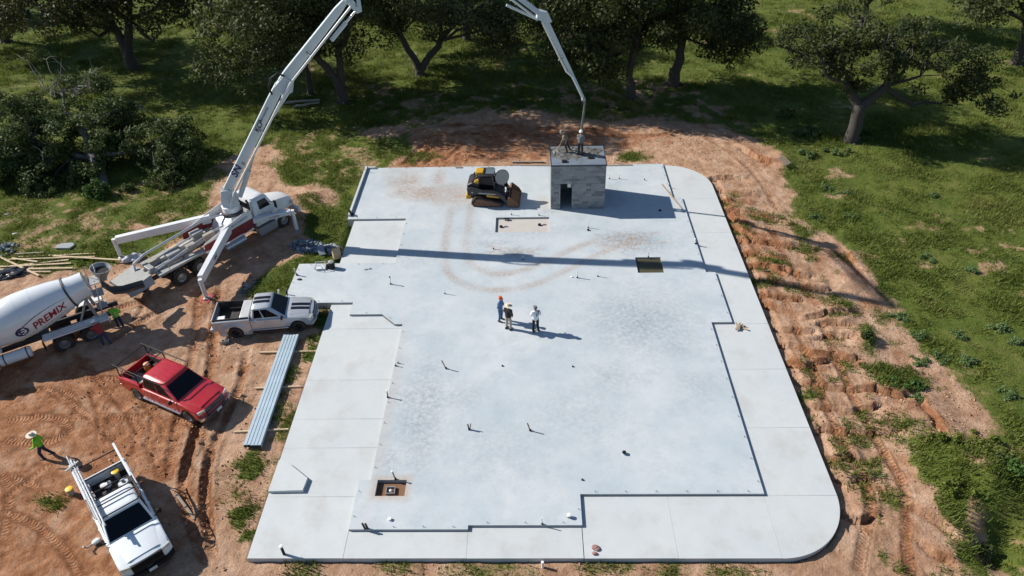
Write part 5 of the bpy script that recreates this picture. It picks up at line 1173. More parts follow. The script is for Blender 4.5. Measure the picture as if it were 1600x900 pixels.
# cab: posts, roof, glass, yellow roof module
mb = MB()
for s in (1, -1):
    mb.bar((-.62, s*.52, .95), (-.52, s*.50, 1.98), .10, .10); mb.bar((.42, s*.52, .92), (.28, s*.50, 2.0), .09, .09); mb.bar((-.56, s*.50, 1.98), (.30, s*.50, 2.02), .09, .09); mb.bar((-1.02, s*.50, 1.55), (-.60, s*.50, 2.0), .08, .08)
    mb.bar((-.6, s*.52, 1.45), (.36, s*.52, 1.42), .05, .06)
mb.box((-.12, 0, 2.0), (.85, 1.02, .07)); cb = mb.build('cab', ldk, ld, bevel=.02)
mb = MB(); mb.box((-.52, -.05, 2.06), (.50, .62, .22)); mb.build('roof_module', yel, ld, bevel=.06, seg=3)
mb = MB(); mb.box((.12, 0, 2.07), (.55, .72, .05)); mb.build('roof_window', pm('sky_glass', (.12, .15, .17), .1, var=.1), ld, bevel=.02)
for s in (1, -1):
    mb = MB(); mb.prism([(-.52, 1.02), (.33, .98), (.24, 1.90), (-.46, 1.90)], 'y', s*.50, s*.515); mb.build('side_glass', GLASS(), cb)
for s in (1, -1):
    mb = MB(); mb.prism([(-.95, 1.2), (-.62, 1.15), (-.55, 1.75), (-.85, 1.60)], 'y', s*.35, s*.60); mb.build('rear_panel', yel, ld, bevel=.02)
mb = MB(); mb.box((-.2, 0, 1.15), (.5, .55, .12)); mb.box((-.42, 0, 1.45), (.12, .52, .6)); mb.build('seat', BLACK(), ld, bevel=.05)
# open front door swung up (wire glass)
mb = MB(TR((.80, .10, 1.62), ry=math.radians(-14), rz=-.95)); k = 16
mb.prism([(.48*math.cos(a), .44*math.sin(a) if math.sin(a) > -.3 else .52*math.sin(a)) for a in np.linspace(0, 2*PI, k, endpoint=False)], 'x', -.02, .02); fd = mb.build('front_door', pm('dusty_door_glass', (.34, .33, .30), .35, var=.15), ld)
mb = MB(TR((.80, .10, 1.62), ry=math.radians(-14), rz=-.95)); mb.tube([(0, .49*math.cos(a), .45*math.sin(a) if math.sin(a) > -.3 else .53*math.sin(a)) for a in np.linspace(0, 2*PI, 21)], .03, 6); mb.build('door_frame', ldk, fd)
# bucket
bp_ = [(1.20, .04), (1.95, .03), (1.95, .07), (1.32, .09), (1.24, .30), (1.30, .66), (1.36, .74), (1.26, .72), (1.16, .40)]
mb = MB(); mb.prism(bp_, 'y', -.98, .98); bk = mb.build('bucket', rus, ld, bevel=.01, seg=1)
for s in (1, -1):
    mb = MB(); mb.prism([(1.24, .06), (1.95, .05), (1.80, .35), (1.38, .72), (1.26, .70)], 'y', s*.95, s*.99); mb.build('bucket_side', rus, bk)
mb = MB(); mb.prism([(1.34, .08), (1.85, .07), (1.60, .22), (1.34, .38)], 'y', -.9, .9); mb.build('soil_load', pit_soil if 'pit_soil' in globals() else rus, bk, bevel=.04)
mb = MB(); mb.box((1.12, 0, .42), (.14, 1.2, .5)); mb.build('quick_hitch', ldk, ld, bevel=.02)

# ================================================================== steel purlins on sleepers
galv = pm('galvanised', (.46, .56, .62), .38, .25, var=.10, scale=2.5)
pa, pb = Vector((-13.52, 22.52, 0)), Vector((-13.68, 30.50, 0)); ax = (pb-pa).normalized(); sd = Vector((ax.y, -ax.x, 0))
ordn = ('outermost', 'second', 'middle', 'fourth', 'innermost')
for k in range(5):
    prof_ = [(-.075, 0), (.075, 0), (.075, .20), (.050, .20), (.050, .19), (.068, .19), (.068, .008), (-.068, .008), (-.068, .19), (-.050, .19), (-.050, .20), (-.075, .20)]
    M = Matrix(((sd.x, ax.x, 0, 0), (sd.y, ax.y, 0, 0), (0, 0, 1, 0), (0, 0, 0, 1)))
    flip = Matrix.Rotation(PI, 4, 'Y') @ Matrix.Translation((0, 0, -.20))
    mb = MB(); mb.prism([(x, z) for x, z in prof_], 'y', -4.0, 4.0, M @ flip)
    c = (pa+pb)/2+sd*((k-2)*.175)+ax*random.uniform(-.04, .04); o = mb.build('steel_purlin', galv, None, bevel=.006, seg=1); o.location = (c.x, c.y, -.26+random.uniform(-.002, .002))
    tag(o, ('blue-grey steel channel on the truck side of the bundle of five', 'second steel channel from the truck side of the bundle of five', 'middle steel channel of the bundle of five by the walk', 'fourth steel channel from the truck side of the bundle of five', 'blue-grey steel channel nearest the walk in the bundle of five')[k], 'channel', 'steel channels laid on sleepers')
for i, (p, q_) in enumerate((((372, 701), (450, 671)), ((398, 607), (470, 604)), ((405, 551), (497, 549)))):
    a, b = survey(*p, -.33), survey(*q_, -.33)
    if i == 0: a, b = survey(366, 675, -.33), survey(451, 671, -.33)
    mb = MB(); mb.bar((a.x, a.y, -.32), (b.x, b.y, -.32), .10, .09); o = mb.build('sleeper_board', WOOD(), None, bevel=.004, seg=1)
    tag(o, ('raw timber sleeper under the near end of the steel channels', 'raw timber sleeper under the middle of the steel channels', 'raw timber sleeper under the channels beside the silver truck')[i], 'sleeper', 'sleepers under the steel channels')

# ================================================================== loose boards on the grass, left
bds = [((28, 402), (150, 397), 'uppermost pale board of the loose pile on the grass'), ((0, 418), (112, 413), 'long board across the middle of the loose pile ending in a point'), ((0, 423), (115, 421), 'straight board lowest of the long ones in the loose pile'), ((15, 408), (150, 404), 'yellowish board crossing the second row of the loose pile'),
       ((85, 403), (190, 410), 'bright yellow board reaching toward the pump truck leg'), ((30, 415), (108, 407), 'slanting board between the long ones of the loose pile'), ((17, 426), (80, 426), 'short board just behind the mixer drum'), ((0, 403), (62, 433), 'board lying diagonally beneath the loose pile'), ((20, 406), (60, 412), 'short board poking out at the left of the loose pile'), ((25, 400), (70, 398), 'short grey board behind the loose pile')]
for i, (p, q_, lb) in enumerate(bds):
    a, b = survey(*p, -.34), survey(*q_, -.34); z = -.30+.035*(i % 5)
    mb = MB(); mb.bar((a.x, a.y, z), (b.x, b.y, z+.02), .14 if i % 3 else .10, .04); o = mb.build('loose_board', WOOD() if i != 9 else GREYW(), None, bevel=.004, seg=1); tag(o, lb, 'board', 'loose boards on the grass')
# ---- logs far behind by the trees, planks lying about
def log(name, p, q_, r, z, mat, lb, cat='log'):
    a, b = survey(*p, z), survey(*q_, z); mb = MB(); k = 7; pts = [a.lerp(b, i/(k-1))+Vector((random.uniform(-.04, .04), random.uniform(-.06, .06), r+random.uniform(0, .05))) for i in range(k)]
    mb.tube(pts, [r*(1-.35*i/(k-1)) for i in range(k)], 8); o = mb.build(name, mat, None, smooth=True); tag(o, lb, cat); return o
bark = pm('bark', (.062, .052, .045), .95, var=.4, scale=6, bump=.8, bscale=14)
deadw = pm('dead_wood', (.30, .27, .23), .9, var=.3, scale=5, bump=.4)
log('fallen_log', (446, 163), (500, 159), .16, -.35, deadw, 'long pale fallen log behind the boom under the trees'); log('fallen_log', (458, 169), (500, 162), .13, -.35, deadw, 'shorter pale fallen log in front of another behind the boom')
log('fallen_branch', (1236, 420), (1180, 428), .09, -.65, deadw, 'bleached branch lying across the washed clay right of the slab', 'branch'); log('fallen_branch', (1418, 682), (1434, 698), .10, -.6, deadw, 'short pale stick by the grassy bank at lower right', 'branch')
def plank(p, q_, z, w, h, lb, mat=None, cat='board'):
    a, b = survey(*p, z), survey(*q_, z); mb = MB(); mb.bar((a.x, a.y, z+h/2), (b.x, b.y, z+h/2), w, h); o = mb.build('plank', mat or GREYW(), None, bevel=.004, seg=1); tag(o, lb, cat)
plank((1034, 288), (1066, 327), .0, .11, .035, 'thin brown board lying askew across the slab step', pm('brown_board', (.36, .25, .17), .85, var=.2))
plank((948, 259), (988, 258), .0, .16, .05, 'grey form board along the far edge right of the block room')
plank((796, 258), (858, 259), .0, .14, .05, 'grey form board along the far edge behind the loader'); plank((800, 253), (850, 253), -.3, .18, .05, 'weathered board lying behind the slab behind the loader')
plank((712, 262), (722, 262), .0, .18, .06, 'short grey block of board on the far slab edge left of the loader')
plank((372, 640), (395, 652), -.34, .10, .04, 'short timber offcut lying between ruts by the purlins') if False else None
plank((275, 772), (305, 812), -.36, .12, .04, 'long thin timber lying on the clay beside the white truck', GREYW())
# ---- low kerb on the far left edge of the slab
kb = thing('edge_kerb', 'low concrete kerb along the far left edge of the slab', 'kerb', (0, 0, 0))
mb = MB(); mb.box((-12.70, 46.25, .09), (.16, 7.0, .18)); mb.build('kerb_run', M_WALK if 'M_WALK' in globals() else WHITE(), kb, bevel=.01)
mb = MB(); mb.box((-12.30, 49.66, .07), (.62, .16, .14)); mb.build('kerb_return', M_WALK if 'M_WALK' in globals() else WHITE(), kb, bevel=.01)

# ================================================================== pipe stubs cast into the slab
blk_pipe = BLACK(); wht = PVC(); cop = pm('copper_grey', (.22, .16, .12), .5, .3)
def stub(lb, base, top=None, h=None, r=.032, mat=None, cap=None, z=0.0, name='pipe_stub', sleeve=True):
    a = survey(*base, z)
    if top is not None:
        d = RIGHT*((top[0]-800)/F_PX)+DOWN*((top[1]-450)/F_PX)+_f; t = a.y/d.y; b = Vector((d.x*t, a.y, CAM_H+d.z*t))
    else: b = a+Vector((0, 0, h))
    t_ = thing(name, lb, 'pipe', a, 0, 'pipe stubs in the slab')
    mb = MB(); mb.tube([(0, 0, -.05), tuple((b-a)*.5), tuple(b-a)], r, 10); mb.build('riser', mat or wht, t_, smooth=True, angle=50)
    if sleeve: mb = MB(); mb.lathe([(r*1.7, -.02), (r*1.7, .09), (r*1.2, .10)], 10); mb.build('sleeve', blk_pipe, t_, smooth=True, angle=50)
    if cap: mb = MB(AXIS(b-a-(b-a).normalized()*.03, (b-a)*1.2)); mb.lathe([(r*1.35, 0), (r*1.35, .07), (r*.6, .085)], 10); mb.build('cap', cap, t_, smooth=True, angle=50)
    return t_
stub('dark pipe with a round cap on the left wing of the slab', (610.5, 444), (609, 433), mat=wht, cap=blk_pipe)
stub('thin white pipe left of the tyre arcs on the slab', (695, 459), (695, 450), r=.022)
stub('leaning dark conduit in the left middle of the slab', (697, 576), (690, 563), r=.03, mat=cop)
stub('white pipe at the left slab step, front one of a pair', (618, 572), (617.5, 566), r=.022); stub('white pipe at the left slab step, rear one of a pair', (622, 567.5), (622, 563), r=.022)
stub('dark pipe with white cap on the left slab edge', (606, 621), (604.5, 611), r=.03, mat=cop, cap=wht)
t_ = stub('cluster of three dark conduits near the slab middle', (733, 671.5), (731, 663), r=.028, mat=blk_pipe)
for dx, dy, hh in ((.10, .02, .42), (-.06, .05, .34)):
    mb = MB(); mb.tube([(dx*.3, dy, -.02), (dx, dy, hh)], .026, 8); mb.build('conduit', cop, t_, smooth=True)
stub('bent dark conduit right of the slab middle', (828.5, 673), (824, 661), r=.032, mat=cop)
for p, lb in (((785, 572), 'small flush plug straight below the three people'), ((895, 573), 'dark flush plug below right of the three people'), ((910, 750), 'tiny flush plug in the plain front of the slab')): stub(lb, p, h=.05, r=.05, mat=blk_pipe, sleeve=False, name='floor_plug')
stub('white capped plug in the right front of the slab', (975, 709), h=.10, r=.07, cap=blk_pipe, sleeve=False, name='floor_plug'); stub('short white capped pipe near the front step corner', (889, 808), h=.14, r=.07, cap=wht, sleeve=False, mat=blk_pipe)
stub('white capped plug in front of the square soil pit', (609, 812), h=.10, r=.08, sleeve=False, name='floor_plug'); stub('tall thin white pipe at the front step', (847, 819), (846, 809), r=.024)
t_ = stub('pair of black pipes leaning at the front left step', (570.5, 826), (566, 818), r=.045, mat=blk_pipe, sleeve=False)
mb = MB(); mb.tube([(.12, 0, -.02), (.06, 0, .36)], .045, 10); mb.build('riser', blk_pipe, t_, smooth=True)
stub('black pipe with white top near the front left corner', (444, 866), (439, 854), r=.06, mat=blk_pipe, cap=wht, z=-.13, sleeve=False); stub('leaning white-tipped pipe behind the square soil pit', (618, 749), (613, 737), r=.03, mat=cop, cap=wht)
for b, tp, lb in (((799, 335.5), (799, 327.5), 'white pipe at the left back of the dusty recess'), ((842, 336.5), (841.5, 330), 'white pipe at the right back of the dusty recess'), ((919, 356), (919, 345.5), 'white pipe in front of the block room'), ((771, 389), (771, 383.5), 'small white pipe inside the tyre arcs'),
                  ((817, 405.5), (817, 399), 'white pipe standing in the boom shadow band'), ((902, 434), (902, 422.5), 'tall white pipe below the tyre arcs, left of two'), ((934, 432), (934, 423), 'white pipe below the tyre arcs, right of two'),
                  ((952, 279.5), (952, 271.5), 'white pipe on the slab right of the block room, left of two'), ((967.5, 279.5), (967.5, 271), 'white pipe on the slab right of the block room, right of two'), ((1013, 402), (1013.5, 393), 'white pipe behind the dark square pit')): stub(lb, b, tp, r=.024 if b[0] != 902 else .03)
stub('short dark double stub on the far right of the slab', (1007, 281.5), h=.14, r=.03, mat=blk_pipe, sleeve=False); stub('white flush cap beside a pipe below the tyre arcs', (893, 433), h=.05, r=.07, sleeve=False, name='floor_plug'); stub('white flush cap in front of the block room pipe', (919, 360), h=.05, r=.06, cap=blk_pipe, sleeve=False, name='floor_plug')
stub('dark flush cap lying in the building shadow', (1031, 329), h=.05, r=.10, mat=blk_pipe, sleeve=False, name='floor_plug'); stub('short white pipe on the right slab step', (1087, 381), (1086, 373), r=.045); stub('thin pipe at the far right slab step', (1045.5, 291), (1045, 286), r=.022)
stub('white pipe standing in soil behind the far edge', (958.5, 254), h=.5, r=.05, z=-.35, sleeve=False); stub('white vent pipe on the left wing edge', (464, 430), (459.5, 420), r=.04, mat=pm('pale_pipe', (.5, .5, .42), .5)); stub('white standpipe in the grass in front of the slab', (848, 886), (847.5, 878), r=.06, z=-.35, sleeve=False, mat=wht)
stub('thin upright stake at the far left kerb corner', (570, 272), (569.5, 259), r=.025, z=-.2, sleeve=False, mat=pm('pale_pipe', (.5, .5, .42), .5))
stub('small white post in the grass behind the silver truck', (435.5, 462), (435, 453), r=.05, z=-.3, sleeve=False); stub('dark leaning post at the wing corner behind the silver truck', (447.5, 462), (446, 452), r=.04, z=-.1, sleeve=False, mat=cop)
# junction box in the square soil pit
jb = thing('valve_box', 'small square metal box with a white fitting in the soil pit', 'box', (-6.45, 19.93, -.22), .05)
mb = MB()
for s in (1, -1): mb.box((s*.19, 0, .06), (.03, .38, .16)); mb.box((0, s*.175, .06), (.35, .03, .16))
mb.build('frame', GREYM(), jb); mb = MB(); mb.box((0, 0, -.01), (.34, .34, .02)); mb.build('bottom', pm('dark_hole', (.02, .018, .015), .9), jb)
mb = MB(); mb.lathe([(.07, 0), (.07, .10), (.04, .13)], 12); mb.build('fitting', PVC(), jb, smooth=True)
# fittings in the dusty recess
for i, (px, py, lb) in enumerate(((792, 344, 'dark box against the back of the dusty recess'), (783, 355, 'dark drain fitting in the left of the dusty recess'), (843, 352, 'dark drain fitting in the right of the dusty recess'))):
    p = survey(px, py, -.13); t_ = thing('drain_fitting', lb, 'drain', (p.x, p.y, -.13), 0, 'fittings in the recess')
    if i == 0: mb = MB(); mb.box((0, 0, .08), (.30, .16, .16)); mb.build('box_body', blk_pipe, t_, bevel=.01); mb = MB(); mb.box((0, -.09, .08), (.2, .02, .1)); mb.build('knockout', GREYM(), t_)
    else:
        mb = MB(); mb.lathe([(.11, 0), (.11, .10), (.07, .10), (.07, .02)], 12); mb.build('collar', blk_pipe, t_, smooth=True, angle=40)
        mb = MB(); mb.tube([(.2, .02, .03), (.42, .06, .03)], .05, 8); mb.build('side_pipe', GREYM(), t_, smooth=True)
# ================================================================== boots, bags, tools, rubbish
def lump(name, lb, cat, pos, r, sc, mat, n=3, seed=1, bump=.25, rz=0.0):
    rg = random.Random(seed); bm = bmesh.new(); bmesh.ops.create_icosphere(bm, subdivisions=n, radius=r)
    off = [Vector((rg.uniform(-9, 9), rg.uniform(-9, 9), rg.uniform(-9, 9))) for _ in range(1)][0]
    from mathutils import noise as mn
    for v in bm.verts:
        d = mn.noise(v.co*(2.2/r)*.6+off)*bump*r+mn.noise(v.co*(5/r)*.6+off)*bump*.5*r; v.co += v.co.normalized()*d; v.co = Vector((v.co.x*sc[0], v.co.y*sc[1], max(v.co.z*sc[2], -r*sc[2]*.45)))
    me = bpy.data.meshes.new(name); bm.to_mesh(me); bm.free(); me.materials.append(mat); o = bpy.data.objects.new(name, me); link(o); o.location = (pos[0], pos[1], pos[2]+r*sc[2]*.42); o.rotation_euler = (0, 0, rz); return tag(o, lb, cat)
p = survey(548, 336); t_ = thing('rubber_boots', 'pair of black rubber boots at the near end of the far left kerb', 'boots', p, .4)
for s in (.09, -.09):
    mb = MB(); mb.loft([[(.07*math.cos(a)+.0, s+.06*math.sin(a), z) for a in np.linspace(0, 2*PI, 10, endpoint=False)] for z in (.10, .34)]); mb.loft([[(x, s+.05*w*math.cos(a), .05+.05*math.sin(a)) for a in np.linspace(0, 2*PI, 10, endpoint=False)] for x, w in ((-.08, .9), (.06, 1.1), (.20, .9))]); mb.build('boot', BLACK(), t_, smooth=True)
p = survey(519, 419); t_ = thing('water_cooler', 'black drum cooler standing on the left wing of the slab', 'cooler', p)
mb = MB(); mb.lathe([(.17, 0), (.20, .06), (.20, .42), (.17, .46)], 16); mb.build('barrel', BLACK(), t_, smooth=True, angle=40); mb = MB(); mb.lathe([(.18, .46), (.18, .54), (.06, .57)], 16); mb.build('lid', GREYM(), t_, smooth=True, angle=40)
p = survey(502, 420); t_ = thing('tool_cart', 'pale wire frame tool carrier on the left wing of the slab', 'carrier', p, .1)
mb = MB()
for x in (-.30, .30):
    for y in (-.18, .18): mb.tube([(x, y, 0), (x, y, .42)], .02, 6)
for z in (.06, .42):
    mb.tube([(-.3, -.18, z), (.3, -.18, z), (.3, .18, z), (-.3, .18, z), (-.3, -.18, z)], .018, 6)
mb.build('wire_frame', WHITE(), t_); mb = MB(); mb.box((0, 0, .10), (.55, .32, .05)); mb.build('tray', WHITE(), t_); mb = MB(); mb.lathe([(.09, 0), (.09, .30)], 10, TR((.42, -.02, 0))); mb.build('canister', BLACK(), t_)
lump('crumpled_paper', 'crumpled grey rag left of the wire carrier on the slab wing', 'rag', survey(494, 419.5), .14, (1.3, .9, .5), GREYM(), 2, 4)
for i, (px, py, lb) in enumerate(((577, 420, 'pale scrap of paper on the slab wing right of the black cooler'), (571, 421, 'small pale scrap left of another on the slab wing'))): lump('paper_scrap', lb, 'scrap', survey(px, py), .11, (1.3, .8, .4), pm('grey_scrap', (.34, .36, .38), .8), 2, 30+i)
lump('dark_glove', 'dark glove lying by the vent pipe on the slab wing', 'glove', survey(468, 437), .12, (1.4, .7, .4), BLACK(), 2, 8)
mbx = survey(527, 402, -.35); t_ = thing('cardboard_box', 'open tan cardboard box on the rubble beside the slab', 'box', mbx, .5); card = pm('cardboard', (.46, .34, .21), .85, var=.1)
mb = MB(); mb.box((0, 0, .22), (.50, .40, .44)); mb.build('carton', card, t_); mb = MB(); mb.add([(-.25, -.2, .44), (.25, -.2, .44), (.25, -.05, .72), (-.25, -.05, .72)], [(0, 1, 2, 3)]); mb.add([(-.25, .2, .44), (.25, .2, .44), (.25, .05, .72), (-.25, .05, .72)], [(0, 1, 2, 3)]); mb.build('flap', card, t_)
# rubble heaps: every stone its own piece of the heap
stone_m = [pm('rubble_%d' % i, c, .9, var=.2, scale=5, bump=.3) for i, c in enumerate(((.16, .18, .21), (.22, .25, .28), (.30, .32, .33), (.11, .125, .15)))]
smesh = []
for k in range(8):
    rg = random.Random(50+k); bm = bmesh.new(); bmesh.ops.create_icosphere(bm, subdivisions=1, radius=1.0)
    for v in bm.verts: v.co *= rg.uniform(.65, 1.15)
    for v in bm.verts: v.co = Vector((v.co.x*1.2, v.co.y*.9, v.co.z*.6))
    me = bpy.data.meshes.new('stone'); bm.to_mesh(me); bm.free(); me.materials.append(stone_m[k % 4]); smesh.append(me)
def rubble(name, lb, pxc, rx, ry, h, count, z=-.38, smin=.07, smax=.20, seed=0, skew=0.0):
    rg = random.Random(seed); c = survey(*pxc, z); t = thing(name, lb, 'rubble', (c.x, c.y, 0))
    for k in range(count):
        a = rg.uniform(0, 2*PI); q_ = math.sqrt(rg.random()); x, y = rx*q_*math.cos(a), ry*q_*math.sin(a); y += skew*x; s_ = rg.uniform(smin, smax)*(1.15-.4*q_)
        o = bpy.data.objects.new('stone', rg.choice(smesh)); link(o, t); o.location = (x, y, ground_z(c.x+x, c.y+y)+h*(1-q_)*rg.random()+s_*.3); o.scale = (s_, s_, s_); o.rotation_euler = (rg.uniform(-.5, .5), rg.uniform(-.5, .5), rg.uniform(0, 6))
    return t
rubble('rubble_pile', 'heap of blue-grey broken stone between the pump truck and the slab', (478, 385), 1.15, .75, .30, 110, seed=1)
rubble('rubble_pile', 'spread of broken grey stone at the slab side of the cardboard box', (508, 390), 1.25, .60, .20, 90, seed=2)
rubble('rubble_pile', 'small heap of pale broken concrete at the left edge of the grass', (6, 392), .9, .8, .25, 60, seed=3)
rubble('rubble_pile', 'dark crushed stone strip behind the silver truck bed', (385, 450), .5, 1.1, .06, 60, smin=.05, smax=.12, seed=4)
p = survey(503, 396, -.3); mb = MB(); mb.box((0, 0, 0), (.42, .8, .06)); o = mb.build('stone_slab', stone_m[1], None, bevel=.02); o.location = (p.x, p.y, -.05); o.rotation_euler = (.35, .1, .5); tag(o, 'tilted blue-grey flat slab of stone on the rubble', 'stone')
p = survey(103, 387, -.35); mb = MB(); mb.prism([(-.55, -.25), (.45, -.3), (.62, .1), (.35, .38), (-.3, .32), (-.6, .1)], 'z', -.06, .08); o = mb.build('flat_stone', stone_m[2], None, bevel=.02); o.location = (p.x, p.y, ground_z(p.x, p.y)+.04); tag(o, 'flat grey stone slab lying in the grass above the boards', 'stone')
for px, py, lb in ((10, 335.5, 'white scrap lying in the grass at far left'), (24, 366, 'small pale scrap in the grass above the rubble at left')):
    p = survey(px, py, -.35); lump('pale_scrap', lb, 'scrap', (p.x, p.y, ground_z(p.x, p.y)), .15, (1.4, .8, .35), GREYM(), 2, int(px))
p = survey(12, 430, -.35); lump('black_sheeting', 'heap of crumpled black plastic sheeting behind the mixer drum', 'sheeting', (p.x, p.y, ground_z(p.x, p.y)), .75, (1.5, .7, .35), pm('black_film', (.02, .02, .022), .25, var=.3), 4, 3, .5, .4)
p = survey(227, 387, -.35); lump('grey_sheeting', 'bundle of pale grey plastic under the left outrigger arm', 'sheeting', (-26.3, 38.4, ground_z(-26.3, 38.4)), .45, (1.5, .8, .6), pm('pale_film', (.42, .45, .50), .4, var=.3), 4, 6, .5, .3)
p = survey(353, 536, -.38); t_ = thing('concrete_block', 'single hollow concrete block lying on the clay below the silver truck', 'block', (p.x, p.y, ground_z(p.x, p.y)+.02), .35)
mb = MB(); mb.box((0, -.085, .1), (.40, .03, .2)); mb.box((0, .085, .1), (.40, .03, .2)); 
for x in (-.185, 0, .185): mb.box((x, 0, .1), (.03, .14, .2))
mb.build('shell', pm('block_grey', (.27, .27, .27), .9, bump=.4), t_)
mb = MB(); mb.box((0, 0, .02), (.13, .13, .02)); mb.build('web', pm('block_grey', (.27, .27, .27), .9), t_)
p = survey(1158, 513, -.13); t_ = thing('scrap_wood', 'little heap of splintered scrap wood on the right walk', 'scrap wood', p)
for k in range(9): mb = MB(); mb.box((0, 0, 0), (random.uniform(.25, .6), .09, .03)); o = mb.build('splinter', WOOD() if k % 2 else GREYW(), t_); o.location = (random.uniform(-.22, .22), random.uniform(-.15, .15), .03+.025*k*.6); o.rotation_euler = (random.uniform(-.2, .2), random.uniform(-.2, .2), random.uniform(0, 3))
p = survey(930, 858, -.13); t_ = thing('rag_heap', 'reddish crumpled rags on the front walk', 'rags', p); rg_ = pm('rag_red', (.33, .17, .15), .9, var=.35, scale=8)
for k, (x, y, r) in enumerate(((0, .06, .14), (.08, -.02, .10), (-.05, -.22, .09))):
    o = lump('rag', None, None, (0, 0, 0), r, (1.2, .9, .5), rg_, 2, 60+k); o.parent = t_; o.location = (x, y, .05)
    for kk in ('label', 'category'):
        if kk in o: del o[kk]
t_ = thing('hand_sprayer', 'white and grey hand tool lying on the clay by the white truck mirror', 'tool', (-18.78, 17.45, ground_z(-18.78, 17.45)), .7)
mb = MB(); mb.ball((0, 0, .10), .16, 10, 8, (1.3, .9, .7)); mb.build('bag', PVC(), t_, smooth=True); mb = MB(); mb.tube([(-.05, 0, .1), (-.4, -.1, .12), (-.5, -.1, .30)], .04, 8); mb.build('nozzle', GREYM(), t_, smooth=True)
p = survey(1222, 257, -.3); t_ = thing('broken_pallet', 'tilted broken timber frame on the spoil bank behind the far right corner', 'pallet', (p.x, p.y, ground_z(p.x, p.y)+.1), .6)
for k in range(4): mb = MB(); mb.box((k*.16-.24, 0, .3+.03*k), (.10, .9, .025), TR(rx=.3)); mb.build('slat', GREYW(), t_)
for y in (-.35, .35): mb = MB(); mb.box((0, y, .26+y*.3), (.7, .05, .09)); mb.build('runner', GREYW(), t_)
# ================================================================== people
SKIN = pm('skin', (.36, .20, .13), .6, var=.12); HAIR = pm('dark_hair', (.03, .022, .018), .7)
def cloth(name, c): return pm(name, c, .9, var=.22, scale=9, bump=.3, bscale=18)
def capsules(mb, segs, n=10):
    for a, b, r0, r1 in segs:
        a, b = Vector(a), Vector(b); mb.tube([a, a.lerp(b, .33), a.lerp(b, .66), b], [r0, r0*.67+r1*.33, r0*.33+r1*.67, r1], n)
        mb.ball(a, r0, n, 6); mb.ball(b, r1, n, 6)
def fuse(mb, vox):
    """melt overlapping volumes into one continuous skin"""
    me = mb.mesh('tmp'); o = bpy.data.objects.new('tmp', me); COL.objects.link(o)
    r = o.modifiers.new('r', 'REMESH'); r.mode = 'VOXEL'; r.voxel_size = vox; s = o.modifiers.new('s', 'SMOOTH'); s.factor = .5; s.iterations = 3
    dg = bpy.context.evaluated_depsgraph_get(); m2 = bpy.data.meshes.new_from_object(o.evaluated_get(dg)); bpy.data.objects.remove(o); bpy.data.meshes.remove(me); return m2
def finish(me, name, mat, parent):
    me.name = name; me.materials.clear(); me.materials.append(mat); me.polygons.foreach_set('use_smooth', [True]*len(me.polygons)); o = bpy.data.objects.new(name, me); link(o, parent); return o
